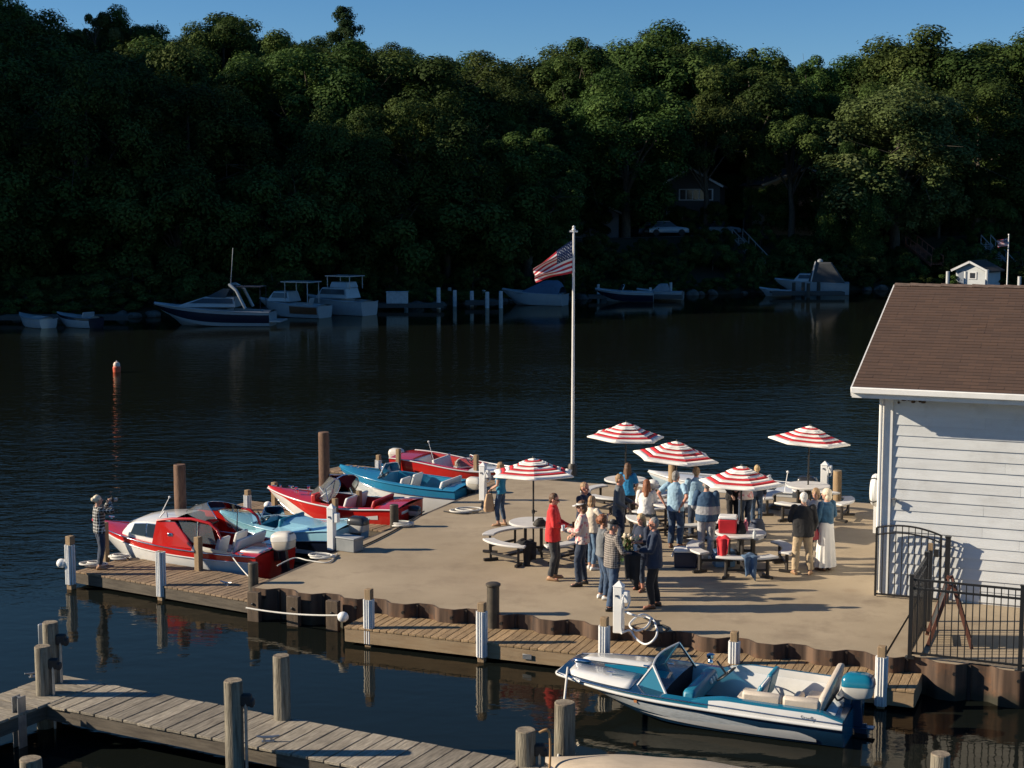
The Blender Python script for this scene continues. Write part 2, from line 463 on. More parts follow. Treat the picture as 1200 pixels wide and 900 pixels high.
for i in range(NS + 1):
    u = UR * i / NS; w = wave(u)
    r0.append(uv(u, -w - 0.035, -1.5)); r1.append(uv(u, -w - 0.035, ZP + 0.012)); r2.append(uv(u, -w - 0.004, ZP + 0.012)); r3.append(uv(u, -w - 0.004, -1.5))
sw.loft([r0, r1, r2, r3], closed=False, caps=(False, False))
swo = thing('sheet_pile_wall', 'rusty corrugated sheet pile retaining wall along the front of the terrace', 'retaining wall')
sw.build('pile_sheet', RUST, swo, smooth=50)
jn = MB()
k = 0.5
while k < UR:
    jn.box(uv(k, -wave(k) - 0.05, -0.46), (0.045, 0.06, 2.1), ROT_UV); k += 1.0
jn.build('interlock', mat('pile_interlock', (0.028, 0.018, 0.013), 0.9, var=0.3), swo)
for kk in range(int(UR)):
    u = kk + 0.28; bo = MB(); bo.M = Matrix.Translation(uv(u, -wave(u) - 0.04, ZP - 0.14)) @ Matrix.Rotation(ROT_UV, 4, 'Z')
    bo.tube([(0, 0, 0), (0, -0.03, 0)], 0.032, 6); bo.build('tie_bolt', BLACK_STEEL, swo)
for u in (0.12, 1.0, 1.86, 14.6, 16.35, 17.2, 18.1):
    st = MB(); st.box(uv(u, -0.26, 0.12), (0.26, 0.12, 0.92), ROT_UV); st.box(uv(u, -0.33, 0.35), (0.05, 0.03, 0.05), ROT_UV, m=1)
    st.build('timber_waler', [mat('wet_timber', (0.09, 0.062, 0.040), 0.8, scale=2, stretch=(8, 8, 1), var=0.3, bump=0.5), BLACK_STEEL], swo, bevel=0.012)
sd_ = MB(); sd_.box(uv(-0.06, DEPTH / 2, -0.45), (0.1, DEPTH, 2.08), ROT_UV); sd_.box(uv(UR / 2, DEPTH + 0.06, -0.45), (UR, 0.1, 2.08), ROT_UV)
tag(sd_.build('edge_wall', mat('edge_timber', (0.07, 0.055, 0.042), 0.85, scale=3, var=0.3)), 'low timber edge wall round the boat side and lake side of the terrace', 'retaining wall')

# ------------------------------------------------------------------ docks
def board_mat(name, c1, c2, grain_along_y=True, tone=0.22, dirt=0.3):
    return mat(name, c1, 0.85, scale=3.0, color2=c2, stretch=(9, 1.0, 9), bump=0.55, bscale=9, tone=tone, dirt=dirt, dirtcol=(0.045, 0.035, 0.025), dscale=1.3)
PINE = board_mat('dock_boards_pine', (0.25, 0.165, 0.085), (0.40, 0.275, 0.15))
PINE_OLD = board_mat('dock_boards_brown', (0.18, 0.122, 0.075), (0.32, 0.225, 0.14), dirt=0.35)
GREY_WOOD = board_mat('dock_boards_grey', (0.17, 0.145, 0.110), (0.36, 0.315, 0.245), tone=0.25, dirt=0.55)
FASCIA = mat('dock_fascia', (0.28, 0.19, 0.105), 0.8, scale=2, stretch=(1, 1, 9), color2=(0.34, 0.25, 0.15), bump=0.4, dirt=0.25, dscale=1.5)
FASCIA_DK = mat('dock_fascia_dark', (0.06, 0.048, 0.036), 0.85, scale=2, stretch=(1, 1, 9), color2=(0.12, 0.10, 0.075), bump=0.4)
DARKBEAM = mat('dock_underbeam', (0.030, 0.024, 0.018), 0.9, var=0.3)

def dock(name, label, p0, p1, width, z, boards, fascia, fh=0.26, board=0.145, gap=0.008, skew=0.0, group=None, side=1, drop=0.0, wob=0.0):
    """boards laid across a walkway whose lake-side edge runs p0 -> p1; the deck lies on its left (side=1)"""
    p0, p1 = Vector((p0[0], p0[1], 0)), Vector((p1[0], p1[1], 0))
    L = (p1 - p0).length; a = math.atan2((p1 - p0).y, (p1 - p0).x)
    t = thing(name, label, 'dock', (p0.x, p0.y, z), a, group)
    rnd = random.Random(name + label)
    mb = MB(); n = int(L / board); bw = L / n
    for i in range(n):
        x = (i + 0.5) * bw; ov = rnd.uniform(0, wob)
        mb.box((x + skew * 0.5, side * (width / 2) , -0.02 + rnd.uniform(-0.004, 0.004)), (bw - gap - rnd.uniform(0, gap), width + ov * 2, 0.04), rnd.uniform(-0.004, 0.004), tone=rnd.random())
    mb.build('deck_boards', boards, t, bevel=0.005)
    fb = MB(); fb.box((L / 2, side * 0.03, -0.045 - fh / 2), (L - 0.02, 0.04, fh)); fb.build('fascia_board', fascia, t, bevel=0.006)
    fb = MB(); fb.box((L / 2, side * (width - 0.03), -0.045 - fh / 2), (L - 0.02, 0.04, fh)); fb.build('fascia_board', fascia, t, bevel=0.006)
    for x in (0.02, L - 0.02):
        eb = MB(); eb.box((x, side * width / 2, -0.045 - fh / 2), (0.04, width - 0.11, fh)); eb.build('end_board', fascia, t, bevel=0.006)
    k = 1.2
    while k < L:
        ub = MB(); ub.box((k, side * width / 2, -0.16), (0.1, width - 0.12, 0.2)); ub.build('joist', DARKBEAM, t); k += 2.4
    return t

f0, f1 = at(403, 734, ZD), at(1072, 810, ZD)
du = (f1 - f0).normalized()
bk = at(426, 717, ZD)
dw = (bk - f0).dot(Vector((-du.y, du.x, 0)))
dock('dock', 'low pine boardwalk along the foot of the sheet pile wall', f0, f1, dw, ZD, PINE, FASCIA, fh=0.24)

ZF = 0.32
# finger dock under the photographer
a0, a1 = at(88, 669, ZF), at(306, 706, ZF)
dock('dock', 'brown finger dock where the woman photographs from, beside the red cabin boat', a0, a1, 1.55, ZF, PINE_OLD, FASCIA_DK, fh=0.22)
FD = (a1 - a0).normalized(); FN = Vector((-FD.y, FD.x, 0)); FROT = math.atan2(FD.y, FD.x)
# finger dock between the pale blue boat and the red one
b1 = at(478, 626, ZF); b0 = b1 - FD * 5.9
dock('dock', 'brown finger dock between the pale blue boat and the red windscreen boat', b0, b1, 1.3, ZF, PINE_OLD, FASCIA_DK, fh=0.22)
c1 = at(568, 572, ZF); c0 = c1 - FD * 5.6
dock('dock', 'brown finger dock between the blue and white boat and the red finned boat', c0, c1, 1.2, ZF, PINE_OLD, FASCIA_DK, fh=0.22)
# weathered pier nearest the camera
ZN = 0.52
n0, n1 = at(62, 827, ZN), at(590, 932, ZN)
n0 = n0 - (n1 - n0).normalized() * 0.55
dock('pier', 'weathered grey plank pier nearest the camera', n0, n1 + (n1 - n0).normalized() * 3, (lambda a, b, c: (c - a).dot(Vector((-(b - a).y, (b - a).x, 0)).normalized()))(n0, n1, at(170, 810, ZN)), ZN, GREY_WOOD, FASCIA_DK, fh=0.20, board=0.27, gap=0.014, wob=0.03)
ea, eb, ec = at(66, 790, ZN), at(0, 814, ZN), at(48, 828, ZN)
ad = (ea - eb).normalized(); an_ = Vector((ad.y, -ad.x, 0)); aw = (ec - ea).dot(an_)
dock('pier', 'short side arm of the grey pier running out of the frame at lower left', ea + an_ * aw - ad * 5.0, ea + an_ * aw, aw, ZN + 0.012, GREY_WOOD, FASCIA_DK, fh=0.2, board=0.27, gap=0.014, wob=0.02)

# ------------------------------------------------------------------ posts
POSTW = mat('square_post_wood', (0.235, 0.155, 0.085), 0.8, scale=2, stretch=(10, 10, 1), color2=(0.33, 0.23, 0.13), bump=0.5, dirt=0.3, dirtcol=(0.07, 0.05, 0.03))
PILEW = mat('old_piling_wood', (0.085, 0.072, 0.052), 0.9, scale=2.2, stretch=(9, 9, 0.7), color2=(0.30, 0.265, 0.20), bump=0.9, bscale=9, dirt=0.5, dirtcol=(0.05, 0.048, 0.035), dscale=2)
PILEEND = mat('piling_end_grain', (0.13, 0.10, 0.07), 0.9, scale=9, color2=(0.30, 0.25, 0.18), bump=0.6)
BUMPER = mat('vinyl_bumper', (0.70, 0.71, 0.71), 0.45, var=0.05, dirt=0.35, dirtcol=(0.35, 0.33, 0.28), dscale=6)
BUMPER_STRIPE = mat('bumper_groove', (0.22, 0.25, 0.28), 0.6)

def square_post(x, y_base, y_top, label, zb, bumper=None, s=0.15, rot=FROT, group='square dock posts', float_ball=False):
    """square timber post; bumper = (top row, bottom row) of the white vinyl strips on it"""
    s *= 0.84
    p = at(x, y_base, zb); zt = height_at(y_top, p.y)
    t = thing('dock_post', label, 'post', (p.x, p.y, 0), rot, group)
    mb = MB(); mb.box((0, 0, (zt - 1.4) / 2), (s, s, zt + 1.4)); mb.build('timber', POSTW, t, bevel=0.012)
    if bumper:
        z1, z0 = height_at(bumper[0], p.y), height_at(bumper[1], p.y)
        b = MB()
        for sy in (-1,):
            for dx in (-0.045, 0.0, 0.045):
                b.tube([(dx, sy * (s / 2 + 0.02), z0), (dx, sy * (s / 2 + 0.02), z1)], 0.02, 8, m=0)
            b.box((0, sy * (s / 2 + 0.012), (z0 + z1) / 2), (s + 0.01, 0.02, z1 - z0), m=0)
        for sx in (-1, 1):
            for dy in (-0.04, 0.02):
                b.tube([(sx * (s / 2 + 0.012), dy, z0), (sx * (s / 2 + 0.012), dy, z1)], 0.022, 8, m=0)
        b.build('bumper_strip', [BUMPER, BUMPER_STRIPE], t)
    return t
# (x, base row, top row, base level, bumper rows, label)
for x, yb, yt, zb, bp_, s, rot, lab in (  # sizes are a little generous for the squarer posts
    (84, 690, 628, 0.0, (638, 684), 0.17, FROT, 'square post with white bumper at the outer end of the photographer\'s dock'),
    (190, 703, 646, 0.0, (646, 698), 0.16, FROT, 'square post with white bumper before the red boat\'s cabin'),
    (233, 668, 629, ZF, None, 0.16, FROT, 'bare square post before the red boat\'s cockpit'),
    (124, 652, 612, ZF, None, 0.14, FROT, 'bare square post half hidden behind the photographing woman'),
    (291, 612, 574, 0.0, (580, 603), 0.15, FROT, 'square post with white bumper at the pale blue boat\'s bow'),
    (322, 594, 565, ZF, None, 0.15, FROT, 'bare square post with a white ball by the red windscreen boat\'s bow'),
    (393, 612, 584, ZF, None, 0.14, FROT, 'bare square post behind the white power pedestal beside the pale blue boat'),
    (421, 604, 575, ZF, None, 0.14, FROT, 'bare square post before the red windscreen boat\'s flank'),
    (444, 570, 533, 0.0, (539, 560), 0.14, FROT, 'square post with white bumper at the blue and white boat\'s foredeck'),
    (467, 556, 526, ZF, None, 0.14, FROT, 'bare square post with a white ball in front of the red finned boat'),
    (536, 570, 540, 0.0, (546, 564), 0.14, FROT, 'square post with white bumper beside the blue and white boat\'s stern'),
    (558, 560, 533, ZF, None, 0.14, FROT, 'bare square post between the finned boat\'s bow and the far pedestal'),
    (433, 757, 690, 0.0, (702, 753), 0.155, ROT_UV, 'square post with white bumper at the left end of the low boardwalk'),
    (565, 775, 706, 0.0, (716, 769), 0.155, ROT_UV, 'square post with white bumper beside the dark bollard on the boardwalk'),
    (708, 792, 723, 0.0, (733, 768), 0.15, ROT_UV, 'square post with white bumper between the boardwalk pedestal and the teal bow'),
    (860, 800, 740, 0.0, (751, 790), 0.15, ROT_UV, 'square post with white bumper beside the teal boat\'s open cockpit'),
    (1032, 829, 757, 0.0, (769, 826), 0.155, ROT_UV, 'square post with white bumper beside the teal boat\'s outboard'),
):
    square_post(x, yb, yt, lab, zb, bp_, s, rot)

def round_post(name, x, y_base, y_top, zb, r, material, label, cat='piling', group=None, cap=0.0, lean=(0, 0), capmat=None):
    p = at(x, y_base, zb); zt = height_at(y_top, p.y)
    t = thing(name, label, cat, (p.x, p.y, 0), 0, group)
    mb = MB(); rnd = random.Random(label); N_ = 20; rings = []
    ph = [rnd.uniform(0, 6) for _ in range(4)]
    for i in range(13):
        z = -1.6 + (zt + 1.6) * i / 12; f = 1.0 + 0.06 * (1 - i / 12)
        ring = []
        for k in range(N_):
            a = 2 * PI * k / N_
            rr = r * f * (1 + 0.03 * math.sin(3 * a + ph[0]) + 0.02 * math.sin(5 * a + ph[1] + z * 2))
            ring.append((rr * math.cos(a) + lean[0] * z, rr * math.sin(a) + lean[1] * z, z))
        rings.append(ring)
    mb.loft(rings, True, (True, False))
    top = rings[-1]
    mb.loft([top, [((q[0] - lean[0] * zt) * 0.94 + lean[0] * zt, (q[1] - lean[1] * zt) * 0.94 + lean[1] * zt, zt + 0.015) for q in top]], True, (False, True), m=1)
    mb.build('shaft', [material, capmat or PILEEND], t, smooth=40)
    if cap:
        c = MB(); c.lathe([(r * 1.02, zt - 0.02), (r * 1.2, zt), (r * 1.2, zt + cap), (r * 0.9, zt + cap + 0.02)], 20); c.build('cap', material, t)
    return t, zt, p
STEELPILE = mat('rusty_steel_pile', (0.085, 0.043, 0.026), 0.75, scale=4, color2=(0.17, 0.095, 0.055), bump=0.3, stretch=(3, 3, 1))
BOLLARD = mat('bollard_paint', (0.030, 0.026, 0.020), 0.55, scale=5, color2=(0.075, 0.060, 0.042))
for x, yb, yt, lab in ((213, 652, 545, 'tall rusty steel pile behind the red cabin boat'), (381, 616, 507, 'tall rusty steel pile rising behind the red windscreen boat')):
    round_post('steel_pile', x, yb, yt, 0.0, 0.135, STEELPILE, lab, 'pile', 'tall steel piles', capmat=STEELPILE)
for x, yb, yt, zb, lab in ((297, 683, 660, ZP, 'short dark bollard on the terrace corner by the red cabin boat'),
                           (462, 617, 592, ZP, 'short dark bollard with a coiled rope beside the red windscreen boat'),
                           (578, 735, 686, ZD, 'taller dark bollard standing against the sheet pile wall')):
    round_post('mooring_bollard', x, yb, yt, zb, 0.10 if zb == ZP else 0.115, BOLLARD, lab, 'bollard', 'dark mooring bollards', cap=0.03 if zb == ZD else 0, capmat=BOLLARD)
for x, yb, yt, zb, lab in ((788, 584, 536, ZP, 'round wooden piling on the lake edge behind the middle parasol'),
                           (981, 582, 552, ZP, 'round wooden piling on the lake edge right of the hose pedestal')):
    round_post('piling', x, yb, yt, zb, 0.11, mat('fresh_piling_wood', (0.25, 0.165, 0.09), 0.85, scale=2, stretch=(9, 9, 1), color2=(0.36, 0.25, 0.14), bump=0.5), lab, 'piling', 'pilings on the lake edge')

def big_piling(x, yb, yt, zb, r, lab, bracket=False, rod=0.0):
    r *= 0.84
    t, zt, p = round_post('piling', x, yb, yt, zb, r, PILEW, lab, 'piling', 'thick weathered pilings')
    if bracket:
        b = MB(); s = 1
        b.box((r + 0.05, -0.02, zt - 0.26), (0.16, 0.12, 0.17)); b.box((r + 0.13, -0.02, zt - 0.30), (0.07, 0.13, 0.12))
        b.build('roller_bracket', BLACK_RUBBER, t, bevel=0.03)
        b = MB(); b.tube([(r + 0.05, -0.06, zt - 0.3), (r + 0.05, -0.06, zb - 0.05)], 0.022, 8); b.build('slide_rod', GALV, t)
    return t
big_piling(61, 800, 730, ZN, 0.145, 'thick weathered piling behind its twin at the pier\'s left end', True)
big_piling(53, 852, 758, 0.0, 0.145, 'thick weathered piling in front of its twin at the pier\'s left end', True)
big_piling(276, 925, 798, 0.0, 0.15, 'thick weathered piling with a bracket at the pier\'s near edge', True)
big_piling(331, 842, 769, ZN, 0.145, 'thick weathered piling without bracket on the far edge of the grey pier')
big_piling(616, 938, 856, 0.0, 0.16, 'thick weathered piling with a hose bib at the pier\'s right end', True)
big_piling(661, 925, 824, 0.0, 0.17, 'thick piling carrying the white bow rope of the teal boat')
big_piling(38, 960, 890, 0.0, 0.17, 'top of a piling cut off by the lower left edge')
big_piling(1100, 960, 884, 0.0, 0.15, 'pale topped piling cut off by the bottom edge under the fence')
# galvanised I-beam post at lower left
p = at(24, 875, 0.0); zt = height_at(816, p.y)
t = thing('steel_post', 'galvanised I-beam post standing in the water at lower left', 'post', (p.x, p.y, 0), -0.5)
b = MB(); b.box((0, 0, (zt - 1) / 2), (0.10, 0.012, zt + 1)); b.box((-0.056, 0, (zt - 1) / 2), (0.012, 0.16, zt + 1)); b.box((0.056, 0, (zt - 1) / 2), (0.012, 0.16, zt + 1))
b.build('i_beam', GALV, t)
p = at(50, 790, ZN); zt = height_at(731, p.y)
t = thing('steel_post', 'thin galvanised post right against the rear piling of the pier', 'post', (p.x, p.y, 0), 0)
b = MB(); b.box((0, 0, (zt - 1) / 2), (0.07, 0.10, zt + 1)); b.build('upright', GALV, t, bevel=0.01)
# ------------------------------------------------------------------ the white boathouse
WC = at(1031, 697)                                   # foot of its near left corner
hu, hv = to_uv(WC)
def house(u, v, z): return uv(hu + u, hv + v, z)
def siding_mat():
    return mat('white_clapboard', (0.60, 0.62, 0.63), 0.55, scale=1.5, var=0.05, stretch=(1, 1, 6), dirt=0.4, dirtcol=(0.36, 0.35, 0.33), dscale=1.6, bump=0.15, bscale=30, tone=0.05)
ho = thing('boathouse', 'white clapboard boathouse with a brown shingle roof', 'boathouse')
OH, OHL = 0.60, 0.52
eave_z = height_at(455, (WC - V * OH).y)
wall_top = eave_z - 0.10
sm_ = MB(); ex = 0.205; k = ZP + 0.04; LEN, DEP = 11.0, 9.6
core = MB(); core.prism([house(0.06, 0.03, 0), house(LEN, 0.03, 0), house(LEN, DEP, 0), house(0.06, DEP, 0)], 0.3, wall_top)
core.build('wall', siding_mat(), ho, smooth=0)
i = 0
while k < wall_top - 0.02:
    h = min(ex, wall_top - k)
    # each lap leans out at its foot; the courses are made up of boards butted with a small gap
    rb = random.Random(i * 7 + 1); xa = 0.16
    while xa < LEN - 0.01:
        xb = min(LEN, xa + rb.uniform(1.6, 3.9)); g_ = 0.003; lift = rb.uniform(-0.003, 0.004)
        vs_ = [house(xa, lift, k), house(xb - g_, lift, k), house(xb - g_, 0.022, k + h), house(xa, 0.022, k + h), house(xa, 0.03, k), house(xb - g_, 0.03, k), house(xb - g_, 0.03, k + h), house(xa, 0.03, k + h)]
        sm_.add(vs_, [(0, 1, 2, 3), (4, 7, 6, 5), (0, 4, 5, 1), (3, 2, 6, 7), (0, 3, 7, 4), (1, 5, 6, 2)], tone=rb.random())
        xa = xb
    k += ex; i += 1
sm_.build('siding', siding_mat(), ho, smooth=0)
ct = MB()
ct.box(house(0.075, -0.002, (ZP + wall_top) / 2), (0.17, 0.05, wall_top - ZP), ROT_UV)
ct.box(house(-0.012, 0.10, (ZP + wall_top) / 2), (0.05, 0.2, wall_top - ZP), ROT_UV)
ct.build('corner_trim', WHITE, ho, bevel=0.006)
# gutter pipe down the corner
dp = MB(); dp.tube([house(-0.06, -0.06, wall_top - 0.08), house(-0.06, -0.06, ZP + 0.1)], 0.035, 8); dp.tube([house(-0.06, -0.06, wall_top - 0.08), house(-0.05, -0.25, wall_top + 0.04)], 0.035, 8)
dp.build('downpipe', WHITE_PLASTIC, ho)
# roof: ridge parallel to the front wall
rl, rise = 4.95, None
lo_l = house(-OHL, -OH, 0)
rp = house(-OHL, -OH + rl, 0)
ridge_z = height_at(333, rp.y)
def shingle_mat():
    def build(N, Lk, co):
        br = N.new('ShaderNodeTexBrick'); br.inputs['Scale'].default_value = 1.0
        br.inputs['Brick Width'].default_value = 0.30; br.inputs['Row Height'].default_value = 0.14; br.inputs['Mortar Size'].default_value = 0.008
        br.inputs['Mortar Smooth'].default_value = 0.3; br.inputs['Bias'].default_value = -0.1
        br.offset = 0.5; br.squash = 1.0
        br.inputs['Color1'].default_value = (0.066, 0.033, 0.019, 1); br.inputs['Color2'].default_value = (0.108, 0.055, 0.031, 1); br.inputs['Mortar'].default_value = (0.05, 0.03, 0.022, 1)
        Lk.new(co, br.inputs['Vector'])
        n = N.new('ShaderNodeTexNoise'); n.inputs['Scale'].default_value = 1.2; n.inputs['Detail'].default_value = 8; Lk.new(co, n.inputs['Vector'])
        n2 = N.new('ShaderNodeTexNoise'); n2.inputs['Scale'].default_value = 70; n2.inputs['Detail'].default_value = 2; Lk.new(co, n2.inputs['Vector'])
        c = mix_col(N, Lk, math_node(N, Lk, 'MULTIPLY', n.outputs['Fac'], 0.55), br.outputs['Color'], (0.075, 0.047, 0.035))
        return mix_col(N, Lk, math_node(N, Lk, 'MULTIPLY', n2.outputs['Fac'], 0.4), c, (0.07, 0.045, 0.035))
    return pattern('brown_shingles', build, 0.9)
slope_len = math.hypot(rl, ridge_z - eave_z); pitch = math.atan2(ridge_z - eave_z, rl)
RW = LEN + 2 * OHL
def roof_plane(name, flip):
    mb = MB(); rows = int(slope_len / 0.14); rh = slope_len / rows
    rnd = random.Random(5)
    for r in range(rows):
        y0, y1 = r * rh, (r + 1) * rh + 0.03
        # every course is lifted at its lower edge, cut into tabs of uneven thickness
        x = 0.0
        while x < RW:
            w = min(0.30 * rnd.choice((1, 1, 2)), RW - x); th = 0.012 + rnd.uniform(0, 0.006)
            mb.add([(x, y0, th), (x + w, y0, th), (x + w, y1, 0.004), (x, y1, 0.004), (x, y0, 0.0), (x + w, y0, 0.0)], [(0, 1, 2, 3), (4, 5, 1, 0)], tone=rnd.random())
            x += w
    mb.add([(0, 0, -0.02), (RW, 0, -0.02), (RW, slope_len, -0.02), (0, slope_len, -0.02), (0, 0, 0), (RW, 0, 0), (RW, slope_len, 0), (0, slope_len, 0)],
           [(3, 2, 1, 0), (4, 5, 6, 7), (0, 1, 5, 4), (1, 2, 6, 5), (2, 3, 7, 6), (3, 0, 4, 7)])
    o = mb.build(name, shingle_mat(), ho, smooth=0)
    if not flip:
        o.matrix_local = Matrix.Translation(house(-OHL, -OH, eave_z)) @ Matrix.Rotation(ROT_UV, 4, 'Z') @ Matrix.Rotation(pitch, 4, 'X')
    else:
        o.matrix_local = Matrix.Translation(house(-OHL + RW, -OH + 2 * rl, eave_z)) @ Matrix.Rotation(ROT_UV + PI, 4, 'Z') @ Matrix.Rotation(pitch, 4, 'X')
    return o
roof_plane('roof', False); roof_plane('roof', True)
rc = MB(); x = 0
rnd = random.Random(9)
while x < RW:
    for sgn in (-1, 1):
        c = house(-OHL + x + 0.16, -OH + rl, ridge_z + 0.022)
        a0_, a1_ = house(-OHL + x, -OH + rl, ridge_z + 0.03 + 0.008 * (int(x / 0.32) % 2)), house(-OHL + x + 0.33, -OH + rl, ridge_z + 0.022)
        dn = Vector((V.x * sgn * 0.15, V.y * sgn * 0.15, -0.15 * math.tan(pitch)))
        rc.add([a0_, a1_, a1_ + dn, a0_ + dn], [(0, 1, 2, 3)])
    x += 0.32
rc.build('ridge_cap', mat('ridge_shingle', (0.13, 0.088, 0.066), 0.9, scale=6, var=0.35), ho, smooth=0)
fa = MB(); fa.box(house(-OHL + RW / 2, -OH - 0.012, eave_z - 0.10), (RW, 0.03, 0.19), ROT_UV)
fa.build('fascia', WHITE, ho, bevel=0.004)
gt = MB()
gt.box(house(-OHL + RW / 2, -OH - 0.075, eave_z - 0.045), (RW + 0.02, 0.09, 0.11), ROT_UV); gt.build('gutter', WHITE_PLASTIC, ho, bevel=0.012)
rk = MB()
for s0, s1 in (((-OHL - 0.015, -OH), (-OHL - 0.015, -OH + rl)), ((-OHL - 0.015, -OH + 2 * rl), (-OHL - 0.015, -OH + rl))):
    p0 = house(*s0, eave_z - 0.09); p1 = house(*s1, ridge_z - 0.09)
    rk.beam(p0, p1, 0.028, 0.17)
rk.build('rake_board', WHITE, ho)
sf = MB(); sf.box(house(-OHL + RW / 2, -OH / 2 + 0.01, eave_z - 0.165), (RW - 0.04, OH - 0.02, 0.02), ROT_UV); sf.build('soffit', mat('soffit_board', (0.55, 0.55, 0.52), 0.7), ho)
gb = MB()
g0, g1, g2 = house(0.04, 0.05, wall_top), house(0.04, DEP, wall_top), house(0.04, DEP / 2, ridge_z - 0.1)
gb.add([g0, g1, g2, g0 + U * 0.06, g1 + U * 0.06, g2 + U * 0.06], [(0, 2, 1), (3, 4, 5), (0, 1, 4, 3), (1, 2, 5, 4), (2, 0, 3, 5)]); gb.build('gable_wall', siding_mat(), ho, smooth=0)
# mud nests under the eave, an outdoor tap
ns = MB(); rnd = random.Random(2)
for k in range(90):
    u = rnd.gauss(0.62, 0.17); ns.ball(house(u, -0.012, wall_top - 0.06 - abs(rnd.gauss(0, 0.06))), (rnd.uniform(0.02, 0.05), 0.025, rnd.uniform(0.015, 0.04)), 6)
for k in range(7): ns.ball(house(1.4 + rnd.uniform(-.14, .22), -0.012, wall_top - rnd.uniform(0.04, 0.1)), (0.03, 0.02, 0.02), 6)
tag(ns.build('mud_nest', mat('mud_nest', (0.085, 0.05, 0.03), 0.95, var=0.4, scale=20)), 'brown mud nest stuck under the boathouse eave', 'nest')
tp_ = thing('outdoor_tap', 'small grey hose tap on the boathouse wall above the gate', 'tap', tuple(house(0.23, 0.0, height_at(585, WC.y))), ROT_UV)
b = MB(); b.tube([(0, 0.02, 0), (0, -0.10, 0)], 0.03, 8); b.box((0, -0.08, -0.05), (0.04, 0.05, 0.09)); b.build('spout', GALV, tp_)
b = MB(); b.lathe([(0.045, 0.035), (0.05, 0.045), (0.02, 0.06)], 10, c=(0, -0.08, 0)); b.build('handwheel', GALV, tp_)
# round white lifebuoy / rolled inflatable hanging at the lake-side corner
p = at_dist(1026, 574, (WC + V * 4.2).y)
t = thing('lifebuoy', 'white lifebuoy with a black mark at the boathouse corner', 'lifebuoy', tuple(p), ROT_UV + PI / 2)
b = MB(); b.tube([(0.27 * math.cos(a), 0, 0.27 * math.sin(a)) for a in np.linspace(0, 2 * PI, 28)[:-1]], 0.085, 10, closed=True); b.build('ring', WHITE_PLASTIC, t)
for a in (0.6, 2.2, 3.8, 5.4):
    b = MB(); b.tube([(0.27 * math.cos(a) + 0.09 * math.cos(q) * math.cos(a), 0.09 * math.sin(q), 0.27 * math.sin(a) + 0.09 * math.cos(q) * math.sin(a)) for q in np.linspace(0, 2 * PI, 12)[:-1]], 0.014, 5, closed=True)
    b.build('band', BLACK_RUBBER, t)
b = MB(); b.beam((0, 0, 0.2), (0, 0.0, -0.95), 0.06, 0.04); b.build('hanger', WHITE, t)

# ------------------------------------------------------------------ gate and fence
gp0, gp1 = house(-0.06, -0.17, 0), house(1.13, -0.17, 0)
gt = thing('garden_gate', 'black arched metal gate with a bar lattice against the boathouse wall', 'gate', (gp0.x, gp0.y, ZP), ROT_UV)
GW = (gp1 - gp0).length
zt0 = height_at(618, gp0.y) - ZP - 0.02
def arch(x): return zt0 - 0.10 * 0 + 0.13 * (1 - ((x / GW - 0.42) / 0.58) ** 2) - 0.13 * (1 - (0.42 / 0.58) ** 2)
b = MB()
b.beam((0, 0, 0.02), (0, 0, zt0 + 0.02), 0.04, 0.04); b.beam((GW, 0, 0.02), (GW, 0, arch(GW) + 0.02), 0.04, 0.04); b.beam((0, 0, 0.06), (GW, 0, 0.06), 0.03, 0.03)
xs_ = np.linspace(0, GW, 16)
b.tube([(x, 0, arch(x) + 0.02) for x in xs_], 0.019, 6); b.tube([(x, 0, arch(x) - 0.12) for x in xs_], 0.016, 6)
b.build('gate_frame', BLACK_STEEL, gt)
b = MB()
for k in range(1, 10):
    x = GW * k / 10; b.beam((x, 0, 0.06), (x, 0, arch(x) + 0.01), 0.016, 0.016)
b.build('picket', BLACK_STEEL, gt)
b = MB(); b.box((GW - 0.07, -0.03, 0.95), (0.07, 0.05, 0.14)); b.build('latch', BLACK_STEEL, gt)
gpp = gp1 + U * 0.13
t = thing('gate_post', 'thick black post beside the arched gate', 'post', (gpp.x, gpp.y, ZP), ROT_UV)
b = MB(); b.box((0, 0, 0.63), (0.09, 0.09, 1.26)); b.build('post', BLACK_STEEL, t); b = MB(); b.box((0, 0, 1.275), (0.11, 0.11, 0.03)); b.build('cap', BLACK_STEEL, t)

def fence(label, p0, p1, h, posts, n):
    p0 = Vector((p0.x, p0.y, 0)); p1 = Vector((p1.x, p1.y, 0)); L = (p1 - p0).length
    t = thing('metal_fence', label, 'fence', (p0.x, p0.y, ZP), math.atan2((p1 - p0).y, (p1 - p0).x))
    for x in posts:
        b = MB(); b.box((x * L, 0, (h + 0.05) / 2), (0.065, 0.065, h + 0.05)); b.box((x * L, 0, h + 0.06), (0.08, 0.08, 0.02)); b.box((x * L, 0, 0.012), (0.15, 0.15, 0.02)); b.build('post', BLACK_STEEL, t)
    for z in (0.09, h - 0.16, h - 0.01):
        b = MB(); b.box((L / 2, 0, z), (L - 0.06, 0.032, 0.035)); b.build('rail', BLACK_STEEL, t)
    b = MB()
    for k in range(1, n):
        b.box((L * k / n, 0, (h + 0.07) / 2 - 0.0), (0.017, 0.017, h - 0.09))
    b.build('picket', BLACK_STEEL, t)
    return t
q0 = at(1066, 771); q1 = at(1195, 786); q2 = at(1083.5, 738.5)
fh_ = height_at(678, q0.y) - ZP
fdir = (q1 - q0)
fence('black metal picket fence along the water\'s edge before the boathouse', q0, q0 + fdir * 2.0, fh_, (0.0, 0.5, 1.0), 32)
fence('short black picket fence running back from the corner toward the gate', q0 + V * 0.08, q2, fh_, (1.0,), 11)
p = at(1088, 728); t = thing('gate_post', 'lone slim black post with a wooden top inside the fence', 'post', (p.x, p.y, ZP), ROT_UV)
